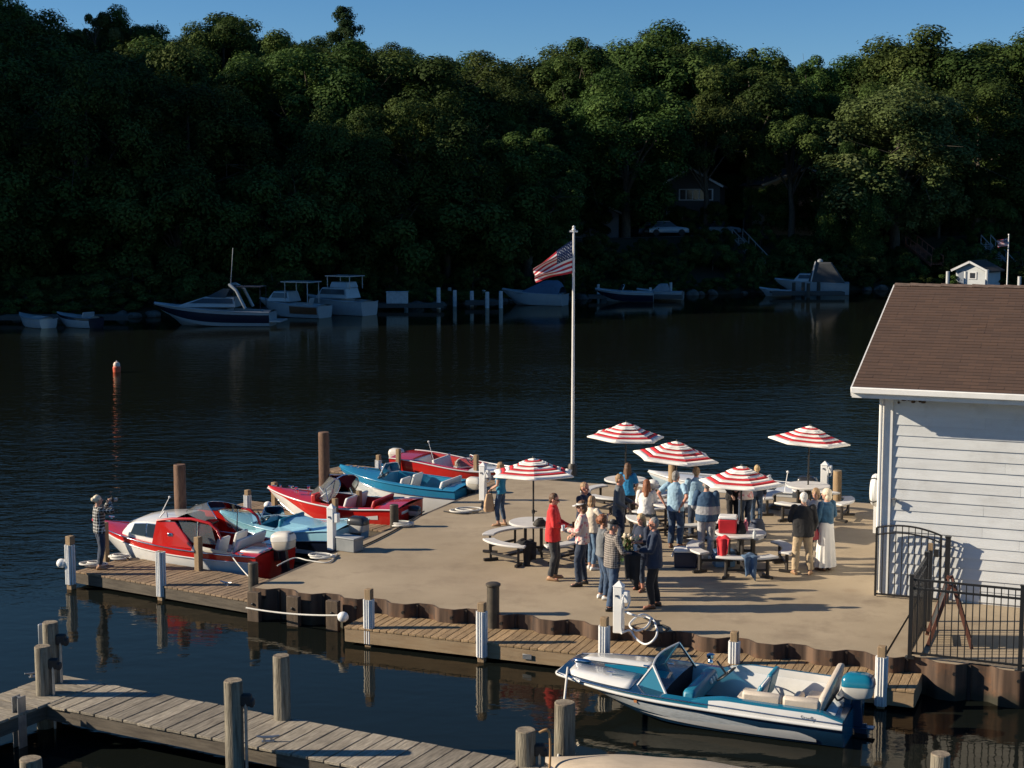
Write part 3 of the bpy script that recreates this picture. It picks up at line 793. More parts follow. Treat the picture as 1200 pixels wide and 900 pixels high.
hh = height_at(638, p.y) - ZP
b = MB(); b.box((0, 0, hh / 2 - 0.05), (0.07, 0.07, hh - 0.1)); b.build('post', BLACK_STEEL, t); b = MB(); b.box((0, 0, hh - 0.04), (0.075, 0.075, 0.12)); b.build('wooden_top', POSTW, t)
# folded A-frame board stand inside the fence
p = at(1112, 752); t = thing('sandwich_board', 'reddish wooden A-frame board standing inside the fence', 'sign stand', (p.x, p.y, ZP), ROT_UV + 0.15)
REDW = mat('red_stained_wood', (0.14, 0.052, 0.032), 0.7, var=0.3, scale=6, stretch=(8, 8, 1))
for s in (-1, 1):
    b = MB()
    for y in (-0.34, 0.34):
        b.beam((s * 0.36, y, 0.0), (s * 0.02, y * 0.95, 1.08), 0.035, 0.06)
    for f in (0.18, 0.95):
        x = s * (0.36 - 0.34 * f); b.beam((x, -0.33, 1.08 * f), (x, 0.33, 1.08 * f), 0.03, 0.05)
    b.build('leg_frame', REDW, t)
    b = MB(); b.add([(s * 0.275, -0.31, 0.30), (s * 0.275, 0.31, 0.30), (s * 0.055, 0.31, 1.0), (s * 0.055, -0.31, 1.0)], [(0, 1, 2, 3)]); b.build('board', mat('slate_board', (0.05, 0.055, 0.06), 0.6), t, solid=0.012)
# ------------------------------------------------------------------ picnic tables and parasols
TABLETOP = mat('table_coating', (0.60, 0.59, 0.57), 0.45, var=0.05, scale=3, dirt=0.25, dirtcol=(0.33, 0.30, 0.26), dscale=4)
FRAME = mat('table_frame', (0.018, 0.015, 0.014), 0.5, var=0.3)

def picnic_table(x, y, rot, label, r=0.52, seats=4, span=66, ztop=0.76, rs=0.98):
    c = at(x, y, ZP + ztop)
    t = thing('picnic_table', label, 'table', (c.x, c.y, ZP), rot, 'round white picnic tables')
    b = MB(); b.lathe([(0.025, ztop - 0.05), (r - 0.02, ztop - 0.05), (r, ztop - 0.04), (r + 0.004, ztop - 0.012), (r - 0.012, ztop), (0.03, ztop), (0.025, ztop - 0.012)], 40)
    b.build('tabletop', TABLETOP, t)
    b = MB()
    for sx in (-1, 1):
        for sy in (-1, 1): b.beam((sx * 0.17, sy * 0.17, 0.02), (sx * 0.17, sy * 0.17, ztop - 0.05), 0.05, 0.05)
    b.box((0, 0, ztop - 0.07), (0.42, 0.42, 0.03)); b.box((0, 0, 0.2), (0.40, 0.05, 0.05)); b.box((0, 0, 0.2), (0.05, 0.40, 0.05))
    b.build('pedestal', FRAME, t)
    for k in range(seats):
        a = 2 * PI * k / seats + PI / seats
        b = MB(); pts = []
        half = rad(span / 2); ro, ri = rs + 0.13, rs - 0.13
        N_ = 14
        outer = [(ro * math.cos(a + q), ro * math.sin(a + q)) for q in np.linspace(-half, half, N_)]
        inner = [(ri * math.cos(a + q), ri * math.sin(a + q)) for q in np.linspace(half, -half, N_)]
        b.prism(outer + inner, 0.41, 0.455)
        s = b.build('seat', TABLETOP, t, bevel=0.012)
        b = MB()
        for q in (-half * 0.72, half * 0.72):
            ca, sa = math.cos(a + q), math.sin(a + q)
            b.beam((rs * ca, rs * sa, 0.05), (rs * ca, rs * sa, 0.41), 0.05, 0.05)
            b.beam(((rs - 0.16) * ca, (rs - 0.16) * sa, 0.035), ((rs + 0.16) * ca, (rs + 0.16) * sa, 0.035), 0.06, 0.05)
        q0, q1 = a - half * 0.72, a + half * 0.72
        b.beam((rs * math.cos(q0), rs * math.sin(q0), 0.16), (rs * math.cos(q1), rs * math.sin(q1), 0.16), 0.04, 0.05)
        b.beam((0.15 * math.cos(a), 0.15 * math.sin(a), 0.16), (rs * 0.9 * math.cos(a), rs * 0.9 * math.sin(a), 0.16), 0.045, 0.05)
        b.build('seat_support', FRAME, t)
    return c, t

RED_CLOTH = mat('red_canvas', (0.50, 0.016, 0.024), 0.8, var=0.1, scale=8)
WHITE_CLOTH = mat('white_canvas', (0.78, 0.75, 0.70), 0.85, var=0.04, scale=8)
def parasol(c, y_apex, y_rim, rim_px, rot, label, tilt=(0, 0), z_pole=ZP + 0.3):
    """six-sided striped market parasol; rows of its apex and rim give its heights"""
    za, zr = height_at(y_apex, c.y), height_at(y_rim, c.y)
    fw = (c.y * CP + (CAMZ - zr) * SP)
    R = rim_px / 2 / FOCAL * fw
    t = thing('parasol', label, 'parasol', (c.x, c.y, z_pole), 0, 'striped parasols over the picnic tables')
    za -= z_pole; zr -= z_pole
    Mx = Matrix.Translation((0, 0, zr)) @ Matrix.Rotation(tilt[0], 4, 'X') @ Matrix.Rotation(tilt[1], 4, 'Y') @ Matrix.Rotation(rot, 4, 'Z')
    H = za - zr
    # stripe edges along each panel, 1 = rim
    def prof(f):            # height above rim at fraction f of the radius
        return H * (0.98 * (1 - f) ** 1.04 - 0.03 * math.sin(PI * f))
    def hexa(f, z, sag=0.0):
        ring = []
        for k in range(6):
            a0_, a1_ = PI / 3 * k, PI / 3 * (k + 1)
            p0, p1 = Vector((math.cos(a0_), math.sin(a0_), 0)), Vector((math.cos(a1_), math.sin(a1_), 0))
            for j in range(4):
                w = j / 4; p = p0.lerp(p1, w); pull = sag * math.sin(PI * w)
                ring.append((p.x * R * f * (1 - 0.06 * math.sin(PI * w) * f), p.y * R * f * (1 - 0.06 * math.sin(PI * w) * f), z - pull))
        return ring
    b = MB(); b.M = Mx
    edges = [(0.24, 1), (0.33, 0), (0.46, 1), (0.54, 0), (0.66, 1), (0.74, 0), (0.86, 1), (0.995, 0)]
    seq = [0.20, 0.30, 0.385, 0.50, 0.575, 0.695, 0.775, 0.87, 1.0]
    col = [0, 1, 0, 1, 0, 1, 0, 0]
    seq = [0.22, 0.30, 0.40, 0.51, 0.615, 0.725, 0.84, 1.0]; col = [0, 1, 0, 1, 0, 1, 0]
    for (f0_, f1_), m_ in zip(zip(seq, seq[1:]), col):
        fm = (f0_ + f1_) / 2
        b.loft([hexa(f0_, prof(f0_), 0.012), hexa(fm, prof(fm), 0.014), hexa(f1_, prof(f1_), 0.016)], True, (False, False), m=m_)
    ring = hexa(1.0, prof(1.0), 0.016)
    b.loft([ring, [(q[0] * 0.995, q[1] * 0.995, q[2] - 0.025) for q in ring]], True, (False, False), m=0)
    b.build('canopy', [WHITE_CLOTH, RED_CLOTH], t, smooth=12, solid=0.004)
    b = MB(); b.M = Mx
    b.loft([hexa(0.37, prof(0.37) + 0.022, 0.008), hexa(0.30, prof(0.30) + 0.028, 0.008)], True, (False, False), m=0)
    b.loft([hexa(0.30, prof(0.30) + 0.028, 0.008), hexa(0.22, prof(0.22) + 0.028, 0.006)], True, (False, False), m=0)
    b.loft([hexa(0.22, prof(0.22) + 0.028, 0.006), hexa(0.14, prof(0.14) + 0.025, 0.004)], True, (False, False), m=1)
    b.loft([hexa(0.14, prof(0.14) + 0.025, 0.004), hexa(0.02, H, 0)], True, (False, True), m=0)
    b.build('vent_flap', [WHITE_CLOTH, RED_CLOTH], t, smooth=12, solid=0.004)
    for k in range(6):
        b = MB(); b.M = Mx; a = PI / 3 * k
        b.tube([(R * 0.06 * math.cos(a), R * 0.06 * math.sin(a), prof(0.06) - 0.03), (R * math.cos(a) * .98, R * math.sin(a) * .98, prof(1.0) - 0.015)], 0.008, 5)
        b.tube([(0.03 * math.cos(a), 0.03 * math.sin(a), -0.12), (R * 0.5 * math.cos(a), R * 0.5 * math.sin(a), prof(0.5) - 0.03)], 0.007, 5)
        b.build('rib', FRAME, t)
    b = MB(); top = Mx @ Vector((0, 0, H - 0.02))
    b.tube([(0, 0, -z_pole + ZP + 0.02 if False else 0.0), (0, 0, zr - 0.35), tuple(top)], 0.020, 10); b.build('pole', BLACK_STEEL, t)
    b = MB(); b.lathe([(0.02, 0.0), (0.036, 0.02), (0.036, 0.08), (0.02, 0.1)], 10, c=(0, 0, 0.62)); b.box((0.05, 0, 0.68), (0.06, 0.02, 0.02)); b.build('crank_collar', BLACK_STEEL, t)
    b = MB(); b.ball(tuple(Mx @ Vector((0, 0, H + 0.02))), 0.028, 8); b.build('finial', BLACK_STEEL, t)
    return t

c1_, T1 = picnic_table(625, 611, rad(2), 'round white picnic table with a black jacket on its bench, left of the group')
c2_, T2 = picnic_table(733, 561, rad(14), 'round white picnic table behind the woman in the turquoise top')
c3_, T3 = picnic_table(791, 589, rad(-20), 'round white picnic table half hidden behind the man in the pale blue shirt')
c4_, T4 = picnic_table(868, 623, rad(45), 'round white picnic table with the red cooler on it', span=70)
c5_, T5 = picnic_table(947, 568, rad(22), 'round white picnic table at the back, right by the lake edge')
parasol(c1_, 537, 554.5, 107, rad(-90), 'striped red and white parasol nearest the boats, over the table with the black jacket', tilt=(rad(-2), rad(0)))
parasol(c2_, 495, 511.5, 93, rad(10), 'striped red and white parasol beside the flagpole, second from the boats', tilt=(rad(1), rad(2)))
parasol(c3_, 517, 535, 103, rad(-80), 'striped red and white parasol in front of the round wooden piling', tilt=(rad(2), rad(4)))
parasol(c4_, 546, 565, 102, rad(-81), 'striped red and white parasol hiding people\'s heads above the red cooler', tilt=(rad(0), rad(0)))
parasol(c5_, 499, 516.5, 95, rad(-72), 'striped red and white parasol nearest the boathouse', tilt=(rad(0), rad(4)))

# ------------------------------------------------------------------ things on and around the tables
def rounded_box(mb, c, s, m=0, rz=0, top=1.0): mb.box(c, s, rz, m, top=top)
def cooler(label, p, rz, size, body, lid, z=ZP, handle=True):
    t = thing('cooler', label, 'cooler', (p.x, p.y, z), rz)
    w, d, h = size
    b = MB(); b.box((0, 0, h * 0.41), (w, d, h * 0.82), top=1.04); b.build('body', body, t, bevel=0.025)
    b = MB(); b.box((0, 0, h * 0.91), (w * 1.07, d * 1.07, h * 0.18), top=0.95); b.build('lid', lid, t, bevel=0.022)
    if handle:
        for s in (-1, 1):
            b = MB(); b.tube([(s * w * 0.53, -d * 0.25, h * 0.7), (s * w * 0.60, -d * 0.2, h * 0.55), (s * w * 0.60, d * 0.2, h * 0.55), (s * w * 0.53, d * 0.25, h * 0.7)], 0.014, 6); b.build('handle', lid, t)
    return t
NAVY_PL = mat('navy_plastic', (0.010, 0.018, 0.045), 0.4, var=0.1)
RED_PL = mat('red_plastic', (0.50, 0.022, 0.030), 0.35, var=0.06)
BLUE_PL = mat('pale_blue_plastic', (0.18, 0.32, 0.46), 0.4, var=0.1)
cooler('navy cooler with a white lid on the ground beside the table bench', at(803, 664), rad(-4), (0.46, 0.34, 0.40), NAVY_PL, WHITE_PLASTIC)
pr = at(853, 624, ZP + 0.76)
cooler('red cooler with a white lid standing on the picnic table', pr, rad(-12), (0.36, 0.30, 0.36), RED_PL, WHITE_PLASTIC, z=ZP + 0.762)
cooler('pale blue cooler on the ground under the red cooler\'s table', at(848, 663), rad(5), (0.42, 0.3, 0.34), BLUE_PL, mat('dark_blue_lid', (0.05, 0.09, 0.16), 0.4))

def cloth_heap(name, label, cat, p, z, size, material, seed, hang=0.0, hang_dir=(0, -1), rz=0.0, hang_w=1.0):
    """a crumpled garment lying on an edge, part of it hanging down"""
    t = thing(name, label, cat, (p.x, p.y, z), rz)
    w, d, h = size
    def fn(u, v):
        x = (u - 0.5) * w; y = (v - 0.5) * d
        nz = mnoise.noise(Vector((x * 9 + seed, y * 9, seed * 1.7)))
        e = max(0, 1 - (2 * abs(u - 0.5)) ** 4) * max(0, 1 - (2 * abs(v - 0.5)) ** 4)
        return (x * (1 + 0.12 * mnoise.noise(Vector((x * 5, y * 5, seed)))), y * (1 + 0.15 * mnoise.noise(Vector((y * 5, x * 6, seed + 3)))), 0.01 + e * (h * (0.6 + 0.7 * nz)))
    b = MB(); b.grid(fn, 22, 22)
    if hang:
        hx, hy = hang_dir
        def fh2(u, v):
            s = (u - 0.5) * w * hang_w
            f = 0.03 * math.sin(s * 34 + seed) * (0.3 + v) + 0.02 * mnoise.noise(Vector((s * 12, v * 4, seed)))
            taper = 1 - 0.25 * v + 0.18 * mnoise.noise(Vector((s * 5, seed, 1)))
            out = d / 2 * (0.92) + 0.035 + f + 0.02 * v
            return (s * taper * abs(hy) + hx * out, s * taper * abs(hx) + hy * out, 0.035 - hang * v * (1 + 0.22 * math.sin(s * 13 + seed)))
        b.grid(fh2, 20, 14)
    b.build('garment' if 'jacket' in name or 'cloth' in name else 'fabric', material, t, smooth=60, solid=0.012)
    return t
BLACK_FAB = mat('black_fabric', (0.012, 0.012, 0.014), 0.9, var=0.3, scale=10, bump=0.2)
DENIM = mat('denim', (0.055, 0.10, 0.175), 0.9, scale=5, color2=(0.10, 0.17, 0.27), bump=0.3, bscale=90)
cloth_heap('jacket', 'black jacket draped over the front bench of the left table', 'jacket', at(616, 636, ZP + 0.46), ZP + 0.455, (0.36, 0.26, 0.10), BLACK_FAB, 3.1, hang=0.46, hang_dir=(0, -1), rz=rad(28), hang_w=0.9)
cloth_heap('jacket', 'blue denim jacket hanging over the front bench of the red cooler\'s table', 'jacket', at(878, 652, ZP + 0.46), ZP + 0.455, (0.30, 0.26, 0.09), DENIM, 5.3, hang=0.44, hang_dir=(0, -1), rz=rad(3), hang_w=0.9)
cloth_heap('cloth', 'bright red cloth hanging off the picnic table below the red cooler', 'cloth', at(848, 632, ZP + 0.76), ZP + 0.762, (0.27, 0.18, 0.09), mat('red_cotton', (0.55, 0.02, 0.03), 0.8, var=0.1), 8.2, hang=0.34, hang_dir=(0, -1), rz=rad(-14))
def bag(label, p, z, size, material, rz=0, strap=True, name='bag', cat='bag'):
    t = thing(name, label, cat, (p.x, p.y, z), rz)
    w, d, h = size; b = MB(); rnd = random.Random(label); rings = []
    for i in range(9):
        f = i / 8; k = (1 - 0.45 * f ** 2) * (0.9 if i == 0 else 1.0)
        rings.append([(w / 2 * k * math.copysign(abs(math.cos(a)) ** 0.7, math.cos(a)) * (1 + 0.10 * rnd.uniform(-1, 1)), d / 2 * k * math.copysign(abs(math.sin(a)) ** 0.7, math.sin(a)) * (1 + 0.1 * rnd.uniform(-1, 1)), h * f) for a in np.linspace(0, 2 * PI, 17)[:-1]])
    b.loft(rings); b.build('sack', material, t, smooth=60)
    if strap:
        b = MB(); b.tube([(-w * 0.2, 0, h * 0.98), (-w * 0.18, -0.03, h * 1.25), (w * 0.12, -0.05, h * 1.28), (w * 0.22, 0, h * 0.98)], 0.012, 6); b.build('strap', BLACK_FAB, t)
    return t
bag('dark bag lying on the left picnic table beside the red jacket', at(633, 616, ZP + 0.76), ZP + 0.762, (0.30, 0.22, 0.13), mat('brown_black_bag', (0.03, 0.026, 0.022), 0.7, var=0.3), 0.3)
bag('black bag on the picnic table right of the red cooler', at(868, 625, ZP + 0.76), ZP + 0.762, (0.22, 0.2, 0.2), BLACK_FAB, 0.2)
bag('navy backpack slumped on the ground behind the red cooler\'s table', at(887, 630), ZP, (0.42, 0.34, 0.42), mat('navy_nylon', (0.018, 0.030, 0.065), 0.7, var=0.3), 0.5, name='backpack', cat='backpack')
def bottle(label, p, z, r, h, material, cap):
    t = thing('bottle', label, 'bottle', (p.x, p.y, z)); b = MB()
    b.lathe([(r * 0.9, 0), (r, 0.01), (r, h * 0.62), (r * 0.4, h * 0.82), (r * 0.4, h * 0.92)], 14); b.build('flask', material, t)
    b = MB(); b.lathe([(r * 0.45, h * 0.9), (r * 0.45, h)], 12); b.build('cap', cap, t)
bottle('pink and white bottle on the picnic table behind the black bag', at(874, 622, ZP + 0.76), ZP + 0.762, 0.045, 0.27, mat('pink_plastic', (0.65, 0.16, 0.22), 0.4), WHITE_PLASTIC)
bottle('tan bottle on the picnic table beside the red cooler', at(862, 619, ZP + 0.76), ZP + 0.762, 0.05, 0.25, mat('tan_plastic', (0.45, 0.30, 0.16), 0.4), WHITE_PLASTIC)
bottle('small clear drink bottle on the right rim of the red cooler\'s table', at(884, 631, ZP + 0.76), ZP + 0.762, 0.035, 0.19, mat('clear_plastic', (0.6, 0.62, 0.6), 0.2), WHITE_PLASTIC)
# white dome cover on a bench, box on the back table
p = at(765, 570, ZP + 0.46)
t = thing('stool', 'small white padded stool beside the back picnic table', 'stool', (p.x, p.y, ZP))
b = MB(); b.ball((0, 0, 0.52), (0.16, 0.16, 0.12), 10); b.build('cushion', WHITE_PLASTIC, t)
b = MB(); b.lathe([(0.12, 0), (0.12, 0.02), (0.03, 0.03), (0.03, 0.44)], 12); b.build('stem', FRAME, t)
# ------------------------------------------------------------------ white power pedestals
def pedestal(x, yb, yt, label, w=0.155, rot=ROT_UV, hose=True, meter=True):
    p = at(x, yb); h = height_at(yt, p.y) - ZP
    t = thing('power_pedestal', label, 'pedestal', (p.x, p.y, ZP), rot, 'white power pedestals')
    b = MB(); b.box((0, 0, (h - 0.1) / 2), (w, w, h - 0.1)); b.build('column', WHITE_PLASTIC, t, bevel=0.012)
    b = MB(); b.add([(-w * .56, -w * .56, h - 0.1), (w * .56, -w * .56, h - 0.1), (w * .56, w * .56, h - 0.1), (-w * .56, w * .56, h - 0.1), (0, 0, h)], [(3, 2, 1, 0), (0, 1, 4), (1, 2, 4), (2, 3, 4), (3, 0, 4)]); b.build('roof_cap', WHITE_PLASTIC, t, smooth=0)
    if meter:
        b = MB(); b.box((w / 2 + 0.05, 0, h * 0.70), (0.10, w * 0.8, 0.2)); b.build('outlet_box', WHITE_PLASTIC, t, bevel=0.01)
        b = MB(); b.box((-0.01, -w / 2 - 0.012, h * 0.72), (0.06, 0.02, 0.035), 0.5); b.build('emblem', mat('grey_badge', (0.2, 0.22, 0.25), 0.5), t)
    if hose:
        b = MB(); b.tube([(w / 2 + 0.07, 0.02 * math.cos(a) * 0, h * 0.66 + 0.0) if False else (w / 2 + 0.05 + 0.03 * math.cos(a), 0.12 * math.cos(a), h * 0.62 + 0.14 * math.sin(a)) for a in np.linspace(0, 2 * PI, 18)[:-1]], 0.015, 6, closed=True); b.build('hose_coil', WHITE_PLASTIC, t)
    return t
pedestal(389, 644, 590, 'white power pedestal beside the pale blue boat\'s stern', hose=False)
pedestal(566, 586, 541, 'white power pedestal with hoses beside the outboard of the blue and white boat', hose=True)
pedestal(725, 741, 680, 'white power pedestal at the terrace front with a loose white hose', w=0.165)
pedestal(966, 571, 540, 'white pedestal with a hanging hose on the lake edge behind the rightmost table', w=0.18)
# grey dock box
p = at(410, 645); t = thing('dock_box', 'grey plastic box at the terrace edge beside the pale blue boat', 'storage box', (p.x, p.y, ZP), FROT)
b = MB(); b.box((0, 0, 0.14), (0.48, 0.34, 0.28)); b.build('body', mat('grey_plastic', (0.22, 0.235, 0.24), 0.6), t, bevel=0.015)
b = MB(); b.box((0, 0, 0.295), (0.51, 0.37, 0.035)); b.build('lid', mat('grey_plastic_lid', (0.34, 0.36, 0.37), 0.55), t, bevel=0.01)

# ------------------------------------------------------------------ ropes, hoses, cleats, floats
ROPE = mat('white_rope', (0.62, 0.60, 0.55), 0.8, var=0.1, scale=60, bump=0.4, bscale=180)
def coil(name, label, p, z, turns, r, th, seed, material=None, tail=None, squash=0.75):
    rnd = random.Random(seed); pts = []
    n = int(turns * 18)
    ox = oy = 0
    for i in range(n):
        a = 2 * PI * i / 18
        if i % 18 == 0: ox, oy, rr = rnd.uniform(-r * .35, r * .35), rnd.uniform(-r * .25, r * .25), r * rnd.uniform(0.7, 1.1)
        pts.append(Vector((ox + rr * math.cos(a), (oy + rr * math.sin(a)) * squash, th + th * 1.3 * (i / 18) * 0.7)))
    # smooth
    for _ in range(2):
        pts = [pts[0]] + [(pts[i - 1] + pts[i] * 2 + pts[i + 1]) / 4 for i in range(1, len(pts) - 1)] + [pts[-1]]
    if tail: pts += [Vector(q) for q in tail]
    b = MB(); b.tube(pts, th, 6)
    o = b.build(name, material or ROPE, smooth=80); o.location = (p.x, p.y, z)
    return tag(o, label, 'rope' if 'rope' in name else 'hose')
coil('rope', 'coiled white rope at the foot of the bollard by the red windscreen boat', at(474, 617), ZP, 4, 0.27, 0.022, 1)
coil('rope', 'coil of white hose round the pedestal foot by the pale blue boat', at(402, 642), ZP, 4, 0.24, 0.018, 2)
coil('rope', 'loose heap of white rope on the terrace before the pale blue boat\'s outboard', at(380, 654), ZP, 3, 0.3, 0.02, 3)
coil('rope', 'pale rope lying on the terrace at the stern of the blue and white boat', at(545, 600), ZP, 3, 0.35, 0.02, 4)
coil('rope', 'heap of white rope on the planks at the photographer\'s feet', at(110, 664, ZF), ZF, 4, 0.22, 0.022, 5)
coil('rope', 'heap of white rope on the planks under the red cabin boat\'s bow', at(138, 655, ZF), ZF, 4, 0.22, 0.022, 15)
coil('rope', 'white rope heap on the planks under the red windscreen boat\'s bow', at(336, 597, ZF), ZF, 3, 0.2, 0.02, 6)
coil('hose', 'coiled hose on the ground beside the far pedestal by the blue and white boat', at(583, 590), ZP, 4, 0.22, 0.018, 7)
def line(name, label, pts, th=0.014, sag=0.0, material=None, cat='rope'):
    P = [Vector(p) for p in pts]; out = []
    for i in range(len(P) - 1):
        for k in range(10):
            f = k / 10; q = P[i].lerp(P[i + 1], f); q.z -= sag * 4 * f * (1 - f); out.append(q)
    out.append(P[-1]); b = MB(); b.tube(out, th, 6)
    return tag(b.build(name, material or ROPE, smooth=80), label, cat)
def spline(pts, n=12):
    P = [Vector(p) for p in pts]; out = []
    for i in range(len(P) - 1):
        p0, p1, p2, p3 = P[max(i - 1, 0)], P[i], P[i + 1], P[min(i + 2, len(P) - 1)]
        for k in range(n):
            t = k / n
            out.append(0.5 * ((2 * p1) + (p2 - p0) * t + (2 * p0 - 5 * p1 + 4 * p2 - p3) * t * t + (3 * p1 - p0 - 3 * p2 + p3) * t ** 3))
    return out + [P[-1]]
# white hose tumbling from the pedestal over the terrace edge
pp = at(725, 741)
hb = MB(); hz = ZP + 0.03
hpts = [pp + U * 0.12 + Vector((0, 0, 0.35)), pp + U * 0.3 + Vector((0, 0, 0.30)), at(753, 725), at(762, 727), at(757, 737), at(745, 741), at(738, 733), at(752, 722, ZP + .1), at(765, 728), at(770, 742), at(766, 752, ZP - 0.05), at(756, 757, ZP - 0.16), at(745, 750, ZP - 0.1), at(738, 741), at(728, 744)]
hb.tube(spline([q + Vector((0, 0, 0.03)) for q in hpts], 8), 0.02, 7)
tag(hb.build('hose', WHITE_PLASTIC, smooth=80), 'loose loops of white hose tumbling over the terrace edge by the pedestal', 'hose')
hb = MB(); hb.tube(spline([at(765, 735), at(776, 733), at(783, 737), at(775, 742), at(768, 739)], 8), 0.022, 6); tag(hb.build('cable', BLACK_RUBBER, smooth=80), 'short black cable lying beside the white hose loops', 'cable')
hb = MB(); hb.tube(spline([at(497, 600) + Vector((0, 0, .02)), at(470, 618) + Vector((0, 0, .02)), at(440, 634) + Vector((0, 0, .02)), at(415, 645) + Vector((0, 0, .02))], 8), 0.016, 6); tag(hb.build('cable', BLACK_RUBBER, smooth=80), 'dark power cable along the terrace edge behind the moored boats', 'cable')
hb = MB(); hb.tube(spline([at(325, 664) + Vector((0, 0, .02)), at(345, 655) + Vector((0, 0, .02)), at(362, 658) + Vector((0, 0, .02)), at(385, 660) + Vector((0, 0, .02)), at(395, 650) + Vector((0, 0, .02))], 8), 0.014, 6); tag(hb.build('rope', ROPE, smooth=80), 'thin rope snaking over the terrace edge behind the red cabin boat', 'rope')
hb = MB(); hb.tube(spline([at(520, 600) + Vector((0, 0, .02)), at(545, 603) + Vector((0, 0, .02)), at(562, 597) + Vector((0, 0, .02)), at(565, 588) + Vector((0, 0, .02))], 8), 0.015, 6); tag(hb.build('cable', BLACK_RUBBER, smooth=80), 'dark cable curling on the terrace below the far left pedestal', 'cable')
w0 = uv(0.05, -0.45, ZP - 0.30)
line('rope', 'taut white rope along the sheet pile wall to the boardwalk float', [w0, at(401, 721, ZD + 0.12)], 0.018, 0.05)
def ball_float(label, p, r=0.105):
    b = MB(); b.ball((0, 0, 0), (r, r, r * 0.93), 14); o = b.build('float_ball', WHITE_PLASTIC, smooth=80); o.location = p
    tag(o, label, 'float', 'white mooring floats')
ball_float('white ball float hanging at the left end of the low boardwalk', at(402, 723, ZD + 0.12))
ball_float('white ball float outside the photographer\'s dock post', at(72, 660, 0.55))
ball_float('white ball float at the square post beside the red windscreen boat\'s bow', at(314, 592, 0.58))
ball_float('white ball float at the square post before the red finned boat', at(461, 549, 0.62), 0.10)
def cleat(label, p, rz, z, s=1.0):
    t = thing('cleat', label, 'cleat', (p.x, p.y, z), rz, 'dock cleats'); b = MB()
    b.tube([(-0.15 * s, 0, 0.075 * s), (-0.06 * s, 0, 0.06 * s), (0.06 * s, 0, 0.06 * s), (0.15 * s, 0, 0.075 * s)], [0.012 * s, 0.018 * s, 0.018 * s, 0.012 * s], 7)
    b.box((-0.045 * s, 0, 0.03 * s), (0.03 * s, 0.03 * s, 0.06 * s)); b.box((0.045 * s, 0, 0.03 * s), (0.03 * s, 0.03 * s, 0.06 * s)); b.box((0, 0, 0.005), (0.16 * s, 0.06 * s, 0.012)); b.build('horn', GALV, t)
cleat('white cleat on the brown dock planks near the terrace corner', at(265, 686, ZF), FROT, ZF + 0.001)
cleat('galvanised cleat on the pier planks beside the bracket piling', at(314, 869, ZN), 0.1, ZN + 0.001, 1.1)
cleat('galvanised cleat on the pier\'s far edge by the rear piling', at(40, 793, ZN), 0.6, ZN + 0.001)
p = f0 + du * 9.85 + Vector((0, 0, 0.0)) - Vector((-du.y, du.x, 0)) * 0.014
pb = MB(); pb.box((0, 0, 0), (0.17, 0.012, 0.09)); o = pb.build('bolt_plate', GALV, loc=(f0.x + du.x * 3.62 + du.y * .012, f0.y + du.y * 3.62 - du.x * .012, ZD - 0.17), rz=math.atan2(du.y, du.x), bevel=0.004); tag(o, 'small steel bolt plate on the boardwalk\'s front board', 'plate')
hb = MB(); hp = at(621, 880, ZN + 0.35)
hb.tube(spline([hp + Vector((0.12, 0, 0.25)), hp + Vector((0.24, 0, 0.28)), hp + Vector((0.27, 0, 0.05)), hp + Vector((0.25, -0.02, -0.35)), hp + Vector((0.2, 0, -0.6))], 8), 0.018, 6)
tag(hb.build('hose', mat('tan_hose', (0.35, 0.20, 0.08), 0.6), smooth=80), 'tan garden hose looping from the piling at the pier\'s right end', 'hose')

# ------------------------------------------------------------------ flagpole and flag
fp = at(671, 557)
t = thing('flagpole', 'tall white flagpole at the terrace\'s lake edge with a dark base', 'flagpole', (fp.x, fp.y, ZP))
ftop = height_at(270, fp.y) - ZP
b = MB(); b.tube([(0, 0, 0.3), (0, 0, ftop * 0.5), (0, 0, ftop)], [0.05, 0.042, 0.03], 12); b.build('shaft', mat('flagpole_paint', (0.68, 0.66, 0.62), 0.35, var=0.06), t)
b = MB(); b.lathe([(0.13, 0), (0.13, 0.28), (0.10, 0.33)], 14); b.build('base', BOLLARD, t)
b = MB(); b.lathe([(0.045, 0), (0.06, 0.02), (0.03, 0.06), (0.045, 0.1), (0.0, 0.14)], 12, c=(0, 0, ftop)); b.tube([(-0.11, 0, ftop - 0.03), (0.11, 0, ftop - 0.03)], 0.025, 8); b.build('truck', WHITE_PLASTIC, t)
fz = height_at(281, fp.y); HO = fz - height_at(320, fp.y)
RED_F = mat('flag_red', (0.42, 0.015, 0.03), 0.8); WHT_F = mat('flag_white', (0.72, 0.70, 0.68), 0.8); BLU_F = mat('flag_blue', (0.012, 0.03, 0.10), 0.8)
